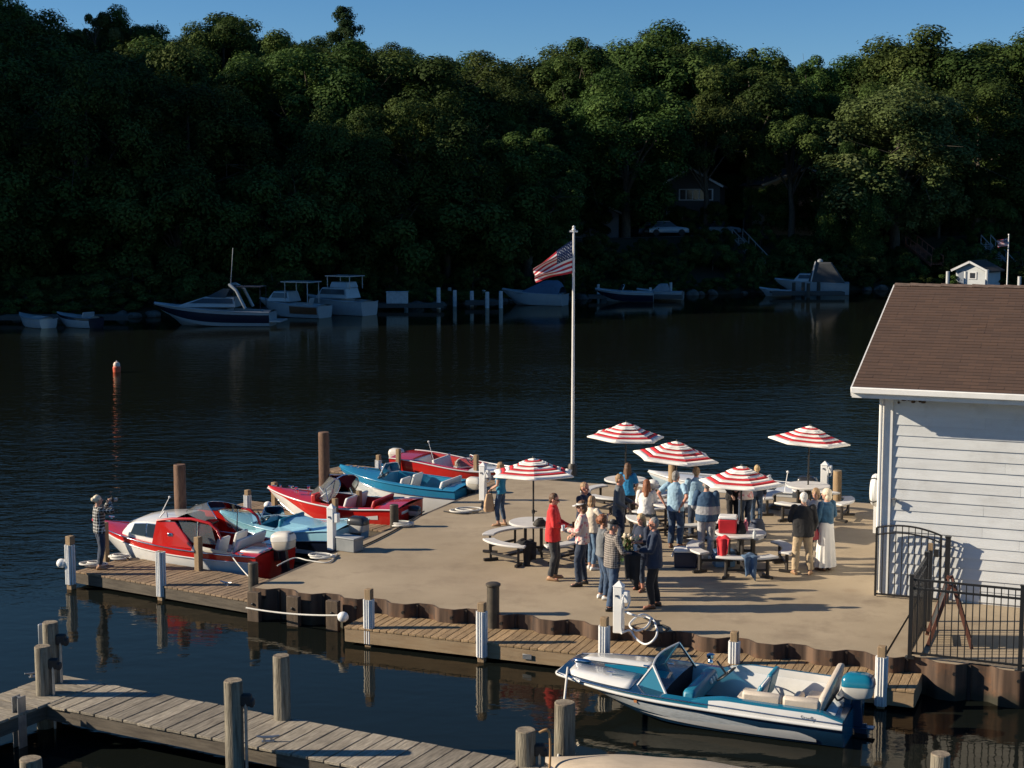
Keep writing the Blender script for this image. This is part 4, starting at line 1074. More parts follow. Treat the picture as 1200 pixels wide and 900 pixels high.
def flag_mesh(HO, Lx, drop_top, drop_bot, wob, nu=76, nv=52):
    def fn(s, tt):
        L = Lx * (1 - 0.14 * tt * 0 + 0.06 * (1 - tt))
        x = -L * s - 0.03; dz = drop_top * (1 - tt) + drop_bot * tt
        # cloth hangs in long diagonal folds
        yv = wob * s * math.sin(2 * PI * (1.7 * tt + 0.9 * s)) + 0.05 * s * math.sin(9 * s + 3 * tt)
        zf = 0.03 * s * math.sin(2 * PI * (1.7 * tt + 0.9 * s) + 1.2)
        return (x, yv, -tt * HO - dz * s ** 1.05 + zf)
    def star(i, j):
        ci, cj = i * 11.0 / 30.0, j * 9.0 / 28.0
        return False
    def mf(i, j):
        s = i / nu; st = int(j / nv * 13)
        if s < 0.40 and st < 7:
            gx, gy = i / (nu * 0.40) * 12, j / (nv * 7 / 13) * 10
            if abs(gx - round(gx)) < 0.26 and abs(gy - round(gy)) < 0.26 and 0 < round(gx) < 12 and 0 < round(gy) < 10 and (round(gx) + round(gy)) % 2 == 0: return 1
            return 2
        return 0 if st % 2 == 0 else 1
    b = MB(); b.grid(fn, nu, nv, mf=mf); return b
o = flag_mesh(HO, 1.02, 0.78, 0.22, 0.13).build('flag', [RED_F, WHT_F, BLU_F], smooth=80)
o.location = (fp.x, fp.y, fz); o.rotation_euler = (0, 0, rad(8))
tag(o, 'stars and stripes flag drooping to the left of the tall white flagpole', 'flag')
# ------------------------------------------------------------------ people
SKIN = mat('skin', (0.48, 0.27, 0.19), 0.55, var=0.08, scale=12)
SKIN_RED = mat('skin_sunburnt', (0.50, 0.23, 0.16), 0.55, var=0.08, scale=12)
EYE = mat('eye_dark', (0.03, 0.02, 0.02), 0.3); LIP = mat('lip', (0.42, 0.14, 0.12), 0.5)
def hairm(n, c, c2): return mat('hair_' + n, c, 0.6, scale=6, stretch=(6, 6, 1), color2=c2, bump=0.5, bscale=12)
H_BLOND = hairm('blond', (0.36, 0.23, 0.10), (0.62, 0.45, 0.24)); H_PALE = hairm('pale', (0.58, 0.48, 0.34), (0.78, 0.68, 0.52))
H_BROWN = hairm('brown', (0.07, 0.035, 0.018), (0.15, 0.075, 0.035)); H_AUBURN = hairm('auburn', (0.15, 0.05, 0.022), (0.30, 0.11, 0.045))
H_GREY = hairm('grey', (0.16, 0.15, 0.14), (0.32, 0.31, 0.29)); H_WHITE = hairm('white', (0.55, 0.53, 0.50), (0.75, 0.73, 0.70)); H_SANDY = hairm('sandy', (0.25, 0.15, 0.075), (0.40, 0.26, 0.14))
def clothm(n, c, var=0.14, rough=0.88, **k): return mat('cloth_' + n, c, rough, var=var, scale=k.pop('scale', 7), bump=k.pop('bump', 0.25), bscale=k.pop('bscale', 26), sheen=0.15, **k)
C_RED = clothm('red', (0.55, 0.020, 0.022)); C_NAVY = clothm('navy', (0.012, 0.022, 0.050)); C_NAVY2 = clothm('dark_navy_denim', (0.013, 0.026, 0.056)); C_BLACK = clothm('black', (0.010, 0.010, 0.012))
C_CHAR = clothm('charcoal', (0.040, 0.041, 0.044)); C_JEANS = clothm('jeans', (0.034, 0.066, 0.125), var=0.35, scale=4); C_DJEANS = clothm('dark_jeans', (0.014, 0.028, 0.058), var=0.3)
C_LJEANS = clothm('light_jeans', (0.075, 0.135, 0.22), var=0.3, scale=4); C_CREAM = clothm('cream', (0.66, 0.58, 0.47)); C_WHITE = clothm('white', (0.74, 0.72, 0.69), var=0.05); C_TEAL = clothm('teal', (0.018, 0.20, 0.33))
C_TURQ = clothm('turquoise', (0.012, 0.22, 0.46)); C_GREYB = clothm('grey_blazer', (0.10, 0.115, 0.13)); C_GREYT = clothm('grey_tee', (0.15, 0.16, 0.17)); C_LBLUE = clothm('light_blue', (0.27, 0.42, 0.54)); C_LGREY = clothm('light_grey', (0.42, 0.42, 0.43))
C_KHAKI = clothm('khaki', (0.42, 0.32, 0.20)); C_DENIMJ = clothm('denim_jacket', (0.030, 0.10, 0.18), var=0.3); C_DARKTOP = clothm('dark_print', (0.020, 0.024, 0.034), var=0.6, scale=30)
SHOE_BLACK = mat('shoe_black', (0.015, 0.013, 0.012), 0.4); SHOE_BROWN = mat('shoe_brown', (0.11, 0.045, 0.022), 0.45); SHOE_WHITE = mat('shoe_white', (0.68, 0.67, 0.64), 0.6); SHOE_TAN = mat('shoe_tan', (0.33, 0.19, 0.10), 0.6)
DARK_LENS = mat('dark_lens', (0.008, 0.008, 0.009), 0.15)
def fl(N, Lk, co):
    v = N.new('ShaderNodeTexVoronoi'); v.inputs['Scale'].default_value = 13; Lk.new(co, v.inputs['Vector'])
    return mix_col(N, Lk, math_node(N, Lk, 'LESS_THAN', v.outputs['Distance'], 0.42), (0.68, 0.55, 0.48), (0.62, 0.24, 0.24))
C_FLORAL = pattern('cloth_pink_floral', fl)
def ck(sc, a, b_, k=0.45, rows=True):
    def f(N, Lk, co):
        s = N.new('ShaderNodeSeparateXYZ'); Lk.new(co, s.inputs[0])
        hx = math_node(N, Lk, 'ADD', s.outputs['X'], math_node(N, Lk, 'MULTIPLY', s.outputs['Y'], 0.6))
        fx = math_node(N, Lk, 'LESS_THAN', math_node(N, Lk, 'FRACT', math_node(N, Lk, 'MULTIPLY', hx, sc)), k)
        fz_ = math_node(N, Lk, 'LESS_THAN', math_node(N, Lk, 'FRACT', math_node(N, Lk, 'MULTIPLY', s.outputs['Z'], sc)), k)
        c = mix_col(N, Lk, math_node(N, Lk, 'MULTIPLY', math_node(N, Lk, 'ADD', fx, fz_), 0.5), a, b_)
        return c
    return f
C_PLAID = pattern('cloth_black_white_plaid', ck(14, (0.62, 0.62, 0.60), (0.008, 0.010, 0.014), 0.72)); C_CHECK = pattern('cloth_grey_check', ck(24, (0.33, 0.29, 0.26), (0.05, 0.045, 0.043), 0.5))
def bands(N, Lk, co):
    s = N.new('ShaderNodeSeparateXYZ'); Lk.new(co, s.inputs[0])
    g = math_node(N, Lk, 'MULTIPLY', math_node(N, Lk, 'GREATER_THAN', s.outputs['Z'], 0.995), math_node(N, Lk, 'LESS_THAN', s.outputs['Z'], 1.17))
    return mix_col(N, Lk, g, (0.022, 0.065, 0.135), (0.30, 0.31, 0.33))
C_BANDS = pattern('cloth_blue_grey_bands', bands)

def remeshed(mb, voxel, smooth_it=4, fac=0.5):
    me = mb.mesh('tmp', [SKIN], smooth=0)
    o = bpy.data.objects.new('tmp', me); COL.objects.link(o)
    r = o.modifiers.new('r', 'REMESH'); r.mode = 'VOXEL'; r.voxel_size = voxel; r.use_smooth_shade = True
    if smooth_it:
        s = o.modifiers.new('s', 'SMOOTH'); s.factor = fac; s.iterations = smooth_it
    dg = bpy.context.evaluated_depsgraph_get()
    out = bpy.data.meshes.new_from_object(o.evaluated_get(dg))
    bpy.data.objects.remove(o); bpy.data.meshes.remove(me)
    out.materials.clear()
    return out
def wrinkle(me, amp, seed, sc=9.0, stretch=0.45):
    n = len(me.vertices); co = np.empty(n * 3); me.vertices.foreach_get('co', co); no = np.empty(n * 3); me.vertices.foreach_get('normal', no)
    co = co.reshape(-1, 3); no = no.reshape(-1, 3)
    d = np.array([mnoise.noise(Vector((p[0] * sc + seed, p[1] * sc, p[2] * sc * stretch + 0.6 * sc * stretch * p[0]))) + 0.5 * mnoise.noise(Vector((p[0] * sc * 2.3, p[1] * sc * 2.3 + seed, p[2] * sc * 2.6))) for p in co])
    co += no * (d * amp)[:, None]
    me.vertices.foreach_set('co', co.ravel()); me.update()
def put(name, me, m, parent, label=None):
    me.name = name
    for x in (m if isinstance(m, (list, tuple)) else [m]): me.materials.append(x)
    me.polygons.foreach_set('use_smooth', [True] * len(me.polygons))
    o = link(bpy.data.objects.new(name, me)); o.parent = parent
    if label: o['label'] = label
    return o

def frustum(mb, p0, p1, r0, r1, n=14, mid=None, e=1.0):
    p0, p1 = Vector(p0), Vector(p1)
    if mid: mb.tube([p0, p0.lerp(p1, 0.5), p1], [r0, mid, r1], n, flat=e)
    else: mb.tube([p0, p1], [r0, r1], n, flat=e)

def person(label, foot, h=1.75, face=0.0, female=False, z=ZP, lean=0.0, side=0.0, twist=0.0, head=(0.0, 0.0), hands=None, poles=None, feet=None, seat=None, build=1.0,
           top=None, bottom=None, shoes=SHOE_BLACK, hair=('short', H_BROWN), skin=SKIN, glasses=False, hat=None, collar=None, group=None, grip=0.5):
    """foot: world point between the feet; face: compass direction of the gaze, degrees from +X.
    hands: wrist targets in body space (x right, y ahead, z up) for left (-x) and right (+x); seat: height of a seat."""
    k = h / 1.75; S = 0.93 if female else 1.0
    t = thing('person', label, 'person', (foot.x, foot.y, z), rad(face) - PI / 2, group)
    fw = build
    hipz = 0.93 if seat is None else seat / k + 0.09
    drop = 0.93 - hipz
    # --- skeleton (for 1.75 m)
    pel = Vector((0, 0, hipz + 0.05))
    rotm = Matrix.Rotation(rad(twist), 3, 'Z') @ Matrix.Rotation(rad(-lean), 3, 'X') @ Matrix.Rotation(rad(side), 3, 'Y')
    def up(p):                                     # torso point given for an upright body standing on hips at 0.98
        return pel + rotm @ (Vector(p) - Vector((0, 0, 0.98)))
    sw, hw = 0.185 * S * (0.5 + 0.5 * fw), 0.088
    rx_ch, ry_ch = 0.158 * S * fw, 0.108 * fw * (0.95 if female else 1.0)
    rx_wa, ry_wa = (0.125 if female else 0.148) * fw, 0.098 * fw
    rx_hp, ry_hp = (0.172 if female else 0.160) * fw, 0.115 * fw
    shL, shR = up((-sw, 0, 1.425)), up((sw, 0, 1.425))
    feet = feet or [(-0.10, 0.0), (0.10, 0.03)]
    legs = []
    for sgn, (fx, fy) in zip((-1, 1), feet):
        hp = Vector((sgn * hw, 0, hipz)); an = Vector((fx, fy - 0.02, 0.085))
        d = an - hp; L1, L2 = 0.43, 0.425; dist = min(d.length, L1 + L2 - 0.002)
        a = math.acos(max(-1, min(1, (L1 * L1 + dist * dist - L2 * L2) / (2 * L1 * dist))))
        ax = d.normalized(); fwd = Vector((0.12 * sgn, 1, 0)); fwd = (fwd - ax * fwd.dot(ax)).normalized()
        if seat is not None: fwd = (Vector((0.1 * sgn, 0.6, 1)) - ax * Vector((0.1 * sgn, 0.6, 1)).dot(ax)).normalized()
        kn = hp + ax * (L1 * math.cos(a)) + fwd * (L1 * math.sin(a))
        legs.append((hp, kn, hp + ax * dist))
    hands = hands or [(-0.25, 0.02, 0.80), (0.25, 0.02, 0.80)]
    poles = poles or [(-0.5, -0.8, -0.3), (0.5, -0.8, -0.3)]
    arms = []
    for sh, w, pl in zip((shL, shR), hands, poles):
        w = up((w[0], w[1], w[2])); d = w - sh; L1, L2 = 0.285 * (0.97 if female else 1), 0.255; dist = min(d.length, L1 + L2 - 0.004)
        ax = d.normalized(); a = math.acos(max(-1, min(1, (L1 * L1 + dist * dist - L2 * L2) / (2 * L1 * dist))))
        pv = rotm @ Vector(pl); pv = (pv - ax * pv.dot(ax)).normalized()
        el = sh + ax * (L1 * math.cos(a)) + pv * (L1 * math.sin(a))
        arms.append((sh, el, sh + ax * dist))
    neck = up((0, -0.005, 1.46)); hc = up((0, 0.022, 1.625))
    hrot = rotm @ Matrix.Rotation(rad(head[0]), 3, 'Z') @ Matrix.Rotation(rad(head[1]), 3, 'X')
    def hd(p): return hc + hrot @ Vector(p)
    # --- the body, one continuous surface
    b = MB(); n = 20
    def ell(c, rx, ry, rot=rotm):
        return [c + rot @ Vector((rx * math.cos(2 * PI * i / n), ry * math.sin(2 * PI * i / n), 0)) for i in range(n)]
    b.loft([ell(up((0, 0, 0.86)), rx_hp * .75, ry_hp * .75), ell(up((0, -0.01, 0.93)), rx_hp, ry_hp), ell(up((0, 0, 1.08)), rx_wa, ry_wa), ell(up((0, 0.005, 1.27)), rx_ch, ry_ch), ell(up((0, 0, 1.38)), rx_ch * 1.05, ry_ch * .9), ell(up((0, -0.005, 1.445)), rx_ch * .62, ry_ch * .62), ell(up((0, -0.005, 1.48)), 0.062, 0.062)])
    if female:
        for s in (-1, 1): b.ball(up((s * 0.07, 0.085 * fw, 1.265)), (0.062, 0.05, 0.062), 8)
    b.capsule(up((0, -0.005, 1.44)), hd((0, -0.015, -0.05)), 0.058 * S, 0.052 * S)
    b.ball(hd((0, -0.012, 0.025)), (0.076, 0.096, 0.098), 12, rot=hrot); b.ball(hd((0, 0.022, -0.045)), (0.056, 0.066, 0.072), 10, rot=hrot)
    b.capsule(hd((0, 0.086, 0.01)), hd((0, 0.108, -0.028)), 0.010, 0.015, 8); b.ball(hd((0, 0.058, -0.098)), (0.026, 0.022, 0.018), 8, rot=hrot)
    for s in (-1, 1):
        b.ball(hd((s * 0.078, -0.012, -0.012)), (0.012, 0.022, 0.033), 8, rot=hrot)
        b.ball(hd((s * 0.034, 0.072, -0.022)), (0.02, 0.016, 0.016), 8, rot=hrot)
    for (hp, kn, an) in legs:
        b.capsule(hp, kn, 0.086 * fw, 0.058, 14); b.capsule(kn, kn.lerp(an, 0.35), 0.056, 0.056, 12); b.capsule(kn.lerp(an, 0.35), an, 0.056, 0.038, 12)
    toes = []
    for sgn, (hp, kn, an) in zip((-1, 1), legs):
        td = Vector((sgn * 0.30, 1, 0)).normalized(); toes.append(td)
        f0_ = Vector((an.x, an.y, 0.04)) if an.z < 0.2 else an - Vector((0, 0, 0.045))
        b.capsule(f0_ - td * 0.03, f0_ + td * 0.14, 0.036, 0.028, 10)
    for sgn, (sh, el, wr) in zip((-1, 1), arms):
        b.capsule(sh, el, 0.052 * fw * S, 0.041 * S, 12); b.capsule(el, wr, 0.041 * S, 0.028 * S, 12)
        # hand: palm, four fingers of different lengths, thumb from the side
        d = (wr - el).normalized(); lat = Vector((0, 0, 1)).cross(d)
        if lat.length < 0.3: lat = Vector((0, 1, 0))
        lat = (lat - d * lat.dot(d)).normalized() * (1 if wr.z > 1.0 else sgn)
        pn = d.cross(lat).normalized() * (-sgn if wr.z <= 1.0 else 1)
        if pn.z > 0 and wr.z > 1.0: pn = -pn
        pc = wr + d * 0.05
        for q in (-0.026, -0.009, 0.009, 0.026): b.capsule(wr + d * 0.005 + lat * q * 0.6, wr + d * 0.085 + lat * q, 0.015, 0.012, 8)
        for q, L in ((-0.029, 0.060), (-0.010, 0.074), (0.010, 0.078), (0.029, 0.068)):
            p_ = wr + d * 0.09 + lat * q; dd = d.copy()
            for seg, cu in ((0.46, grip * 35), (0.32, grip * 50), (0.22, grip * 40)):
                dd = Matrix.Rotation(rad(cu), 3, d.cross(pn).normalized()) @ dd
                p2 = p_ + dd * (L * seg); b.capsule(p_, p2, 0.0095, 0.0085, 7); p_ = p2
        tb_ = wr + d * 0.03 + lat * 0.03
        t1_ = tb_ + (d * 0.6 + lat * 0.75 + pn * 0.35).normalized() * 0.042; b.capsule(tb_, t1_, 0.013, 0.011, 8); b.capsule(t1_, t1_ + (d * 0.9 + lat * 0.2 + pn * 0.5).normalized() * 0.032, 0.0105, 0.009, 8)
    bm_ = remeshed(b, 0.0085, 3)
    nf = len(bm_.polygons); cen = np.empty(nf * 3); bm_.polygons.foreach_get('center', cen); cen = cen.reshape(-1, 3)
    hl = (cen - np.array(hc)) @ np.array(hrot)
    mi = np.zeros(nf, dtype=np.int32)
    for s in (-1, 1):
        mi[(np.abs(hl[:, 0] - s * 0.032) < 0.015) & (np.abs(hl[:, 2] - 0.004) < 0.008) & (hl[:, 1] > 0.05)] = 1
    mi[(np.abs(hl[:, 0]) < 0.026) & (np.abs(hl[:, 2] + 0.062) < 0.008) & (hl[:, 1] > 0.05)] = 2
    bm_.polygons.foreach_set('material_index', mi)
    body = put('body', bm_, [skin, EYE, LIP], t)
    sd0 = abs(hash_str(label)) % 97
    # --- hair
    style, hm = hair
    if style != 'bald':
        b = MB()
        if style == 'bun': b.ball(hd((0, -0.02, 0.032)), (0.083, 0.098, 0.100), 12, rot=hrot); b.ball(hd((0, -0.115, 0.035)), (0.052, 0.05, 0.052), 10, rot=hrot)
        elif style in ('short', 'thin'):
            g = 0.082 if style == 'short' else 0.079
            b.ball(hd((0, -0.022, 0.036)), (g, 0.096, 0.098 if style == 'short' else 0.092), 12, rot=hrot); b.ball(hd((0, -0.06, -0.025)), (0.068, 0.05, 0.065), 10, rot=hrot)
        elif style == 'bob':
            b.ball(hd((0, -0.022, 0.034)), (0.092, 0.104, 0.103), 12, rot=hrot); b.ball(hd((0, -0.055, -0.055)), (0.092, 0.07, 0.085), 10, rot=hrot)
        elif style == 'curly':
            rr_ = random.Random(3); b.ball(hd((0, -0.03, 0.03)), (0.10, 0.105, 0.108), 12, rot=hrot)
            for _ in range(46):
                a, e_ = rr_.uniform(0, 2 * PI), rr_.uniform(-0.6, 1.4); q = Vector((math.cos(a) * math.cos(e_) * 0.11, math.sin(a) * math.cos(e_) * 0.11 - 0.035, math.sin(e_) * 0.11 + 0.01))
                if q.y < 0.05 or q.z > 0.08: b.ball(hd(q), rr_.uniform(0.024, 0.036), 7)
        elif style == 'long':
            b.ball(hd((0, -0.022, 0.034)), (0.092, 0.103, 0.102), 12, rot=hrot); b.capsule(hd((0, -0.065, -0.02)), hd((0, -0.10, -0.27)), 0.082, 0.066, 14)
            for s in (-1, 1): b.capsule(hd((s * 0.06, -0.045, 0.0)), hd((s * 0.085, -0.06, -0.24)), 0.04, 0.03, 10)
        me = remeshed(b, 0.0115, 2); wrinkle(me, 0.007, sd0, 26, 0.25); put('hair', me, hm, t)
    # --- top
    if top:
        m_, sleeve, hem, loose = top[:4]; g = loose
        b = MB()
        hz = hem
        rings = [ell(up((0, 0, hz)), (rx_hp if hz < 1.0 else rx_wa) * (1.0 + g * 2.4) + 0.012, (ry_hp if hz < 1.0 else ry_wa) * (1.0 + g * 2.4) + 0.014)]
        if hz < 0.93: rings.append(ell(up((0, -0.008, 0.94)), rx_hp * (1 + g * 1.8) + 0.012, ry_hp * (1 + g * 1.8) + 0.012))
        wz = (1 + g * 3.2)
        rings += [ell(up((0, 0, 1.09)), rx_wa * wz + 0.014, ry_wa * wz + 0.014), ell(up((0, 0.012 if female else 0.006, 1.27)), rx_ch * (1 + g) + 0.016, ry_ch * (1 + g) + 0.018 + (0.02 if female else 0)), ell(up((0, 0, 1.385)), rx_ch * 1.07 + 0.012, ry_ch * .92 + 0.016), ell(up((0, -0.005, 1.45)), rx_ch * .66 + 0.01, ry_ch * .66 + 0.012), ell(up((0, -0.005, 1.478)), 0.078, 0.076)]
        b.loft(rings)
        for (sh, el, wr) in arms:
            if sleeve > 0:
                ru, re_, rw = 0.066 * fw * S + g * .05, 0.054 + g * .06, 0.042 + g * .06
                if sleeve <= 0.6: 
                    b.capsule(sh, sh.lerp(el, 0.3), ru, ru, 14); frustum(b, sh.lerp(el, 0.05), sh.lerp(el, sleeve / 0.6 * 0.95), ru, re_ * 1.12)
                else:
                    b.capsule(sh, el, ru, re_, 14); e_ = el.lerp(wr, (sleeve - 0.6) / 0.4 * 0.97); b.ball(el, re_, 10); frustum(b, el, e_, re_, rw + (re_ - rw) * (1 - (sleeve - 0.6) / 0.4))
            else: b.capsule(sh + (el - sh) * 0.0 - Vector((0, 0, 0.012)), sh.lerp(el, 0.05), 0.062 * S, 0.06 * S, 12)
        if collar == 'hood' or collar == 'high': b.tube([up((0, -0.01, 1.45)), up((0, 0.0, 1.53))], [0.088, 0.076], 16)
        elif collar: b.tube([up((0, -0.012, 1.46)), up((0, -0.004, 1.505))], [0.08, 0.07], 16)
        me = remeshed(b, 0.0125, 2); wrinkle(me, 0.010 + 0.014 * g, sd0); put(top[4] if len(top) > 4 else 'shirt', me, m_, t)
    # --- bottom
    if bottom and bottom[0] == 'skirt':
        _, m_, hz = bottom; rings = []
        for i in range(15):
            f = i / 14; zz = 1.04 - (1.04 - hz) * f; spread = 1 + 0.55 * f
            rings.append([Vector((math.cos(a) * (rx_hp * .88 * spread + 0.014) * (1 + 0.07 * f * math.sin(11 * a)), math.sin(a) * (ry_hp * 0.95 * spread + 0.014) * (1 + 0.09 * f * math.sin(11 * a + 1)), zz - drop)) for a in np.linspace(0, 2 * PI, 61)[:-1]])
        mb2 = MB(); mb2.loft(rings, True, (True, True)); o = mb2.build('skirt', m_, t, smooth=60)
    elif bottom:
        m_, length, loose = bottom[:3]; b = MB()
        b.loft([ell(Vector((0, 0, hipz - 0.07)), rx_hp * .72, ry_hp * .8, Matrix.Identity(3)), ell(Vector((0, -0.01, hipz)), rx_hp + 0.012, ry_hp + 0.012, Matrix.Identity(3)), ell(up((0, 0, 1.07)), rx_wa + 0.016, ry_wa + 0.012)])
        for (hp, kn, an) in legs:
            b.capsule(hp, kn, 0.098 * fw + loose * .5, 0.070 + loose * .7, 16)
            e_ = kn.lerp(an, length); b.ball(kn, 0.069 + loose * .7, 10); frustum(b, kn, e_, 0.069 + loose * .7, 0.052 + loose, 16, mid=0.064 + loose)
        me = remeshed(b, 0.0125, 2); wrinkle(me, 0.012, sd0 + 5, 8, 0.9); put('trousers', me, m_, t)
    # --- shoes
    for (hp, kn, an), td in zip(legs, toes):
        if not shoes: break
        zz = max(0.0, an.z - 0.085); base = Vector((an.x, an.y, zz)); lt = Vector((td.y, -td.x, 0)); rings = []
        for f, w_, hh_ in ((-0.075, 0.02, 0.05), (-0.06, 0.036, 0.085), (0.0, 0.043, 0.10), (0.06, 0.045, 0.078), (0.12, 0.046, 0.055), (0.165, 0.034, 0.04), (0.185, 0.014, 0.025)):
            rings.append([base + td * f + lt * (w_ * math.cos(a)) + Vector((0, 0, max(0.002, hh_ * 0.5 + hh_ * 0.5 * math.sin(a)))) for a in np.linspace(0, 2 * PI, 15)[:-1]])
        b = MB(); b.loft(rings); b.build('shoe', shoes, t, smooth=60, fix=True)
    # --- glasses, hats
    if glasses:
        b = MB()
        for s in (-1, 1): b.ball(hd((s * 0.034, 0.088, 0.004)), (0.026, 0.008, 0.019), 8, rot=hrot); b.tube([hd((s * 0.06, 0.08, 0.008)), hd((s * 0.082, -0.01, 0.008))], 0.004, 5)
        b.tube([hd((-0.02, 0.092, 0.008)), hd((0.02, 0.092, 0.008))], 0.004, 5); b.build('sunglasses', DARK_LENS, t)
    if hat:
        kind, hm2 = hat; b = MB()
        if kind == 'cap':
            rings = [[hd((0.089 * math.cos(a) * math.cos(e_), 0.108 * math.sin(a) * math.cos(e_) - 0.01, 0.045 + 0.088 * math.sin(e_))) for a in np.linspace(0, 2 * PI, 25)[:-1]] for e_ in np.linspace(0, 1.5, 7)]
            b.loft(rings); b.loft([[hd((x, 0.085 + 0.10 * math.sqrt(max(0, 1 - (x / 0.085) ** 2)) * q, 0.048 - 0.02 * q * (1 - (x / 0.09) ** 2) + zo)) for x in np.linspace(-0.08, 0.08, 9) for _ in (0,)] for q, zo in ((0, 0), (1, 0), (1, -0.006), (0, -0.006))], False, (False, False))
        else:   # visor
            rings = [[hd((0.088 * math.cos(a), 0.107 * math.sin(a) - 0.01, z_)) for a in np.linspace(0, 2 * PI, 25)[:-1]] for z_ in (0.04, 0.075)]
            b.loft(rings, True, (False, False)); b.loft([[hd((x, 0.085 + 0.10 * math.sqrt(max(0, 1 - (x / 0.085) ** 2)) * q, 0.046 - 0.02 * q + zo)) for x in np.linspace(-0.08, 0.08, 9)] for q, zo in ((0, 0), (1, 0), (1, -0.006), (0, -0.006))], False, (False, False))
        b.build('cap' if kind == 'cap' else 'visor', hm2, t, smooth=60, solid=0.004)
    t.scale = (k, k, k)
    t['hand_l'] = tuple(arms[0][2]); t['hand_r'] = tuple(arms[1][2])
    bpy.context.view_layer.update()
    return t
def hash_str(s):
    v = 7
    for c in s: v = (v * 31 + ord(c)) % 1000003
    return v
def hand_pos(t, side, off=(0, 0, 0)):
    bpy.context.view_layer.update()
    p = t.matrix_world @ (Vector(t['hand_' + side]) + Vector(off))
    return p
def done(t):
    for q in ('hand_l', 'hand_r'):
        if q in t: del t[q]

FWD_L, FWD_R = (-0.15, 0.36, 1.12), (0.15, 0.36, 1.12)
P = []
# the photographer out on the dock
pw = person('woman in a black and white plaid shirt photographing from the end of the dock', at(118, 666, ZF), 1.60, 30, True, ZF, lean=-3, head=(0, 4), hands=[(-0.09, 0.29, 1.53), (0.10, 0.27, 1.55)], poles=[(-1, 0.3, -0.9), (1, 0.5, -0.8)], feet=[(-0.13, 0.02), (0.13, -0.04)], top=(C_PLAID, 1.0, 0.86, 0.05), bottom=(C_DJEANS, 0.92, 0.004), shoes=SHOE_TAN, hair=('bun', H_PALE), grip=0.9); P.append(pw)
p_ = (hand_pos(pw, 'l') + hand_pos(pw, 'r')) / 2
ct_ = thing('camera', 'small dark camera held up by the photographing woman', 'camera', tuple(p_ + Vector((0.05, 0.03, 0.04))), rad(30) - PI / 2)
b = MB(); b.box((0, 0, 0), (0.13, 0.05, 0.085)); b.box((0, 0, 0.05), (0.05, 0.04, 0.03)); b.build('body', BLACK_RUBBER, ct_, bevel=0.008)
b = MB(); b.tube([(0, 0.02, 0), (0, 0.11, 0)], [0.035, 0.038], 14); b.build('lens', mat('lens_barrel', (0.35, 0.35, 0.35), 0.3), ct_)
# woman by the pedestal
pw = person('woman in a teal sleeveless top and jeans standing alone by the moored boats', at(587, 616), 1.50, 160, True, head=(10, -8), hands=[(-0.16, 0.22, 1.02), (0.15, 0.24, 1.05)], feet=[(-0.10, 0.06), (0.09, -0.06)], top=(C_TEAL, 0.2, 0.90, 0.03), bottom=(C_JEANS, 0.82, 0.0), shoes=SHOE_TAN, hair=('bob', H_SANDY)); P.append(pw)
hp_ = hand_pos(pw, 'l'); bag('tan tote bag hanging from the hands of the woman in the teal top', hp_ + Vector((-0.05, -0.02, 0)), hp_.z - 0.52, (0.26, 0.14, 0.42), mat('tan_tote', (0.50, 0.33, 0.19), 0.8, var=0.15), 0.4)
# man in red
pm_ = person('man in a bright red jacket and grey trousers with sunglasses', at(648, 679), 1.75, -8, False, head=(0, -10), hands=[(-0.06, 0.31, 1.09), (0.12, 0.28, 1.12)], poles=[(-0.6, -0.6, -0.8), (0.6, -0.6, -0.8)], feet=[(-0.10, 0.04), (0.11, -0.02)], top=(C_RED, 1.0, 0.80, 0.09, 'jacket'), bottom=(C_CHAR, 0.97, 0.006), shoes=SHOE_TAN, hair=('short', H_BROWN), skin=SKIN_RED, glasses=True, collar='high', build=1.05, grip=0.8); P.append(pm_)
hp_ = hand_pos(pm_, 'l'); cp = thing('cup', 'dark cup in the hands of the man in the red jacket', 'cup', (hp_.x + 0.10, hp_.y - 0.02, hp_.z - 0.02)); b = MB(); b.lathe([(0.03, 0), (0.037, 0.1), (0.034, 0.1), (0.028, 0.006)], 14); b.build('beaker', mat('brown_cup', (0.12, 0.06, 0.03), 0.4), cp)
# pink floral woman
pf = person('woman in a pink floral blouse and white visor facing the man in red', at(682, 686), 1.70, 172, True, head=(0, -4), hands=[(-0.13, 0.28, 1.16), (0.10, 0.22, 1.02)], feet=[(-0.11, 0.07), (0.10, -0.03)], top=(C_FLORAL, 1.0, 0.88, 0.06, 'blouse'), bottom=(C_DJEANS, 0.97, 0.012), shoes=SHOE_BLACK, hair=('bob', H_BROWN), hat=('visor', C_WHITE), glasses=True, build=1.02, grip=0.9); P.append(pf)
hp_ = hand_pos(pf, 'l'); cp = thing('cup', 'pale cup in the hand of the woman in the pink floral blouse', 'cup', (hp_.x - 0.09, hp_.y, hp_.z - 0.01)); b = MB(); b.lathe([(0.03, 0), (0.038, 0.11), (0.035, 0.11), (0.028, 0.006)], 14); b.build('beaker', mat('pale_cup', (0.55, 0.60, 0.66), 0.3), cp)
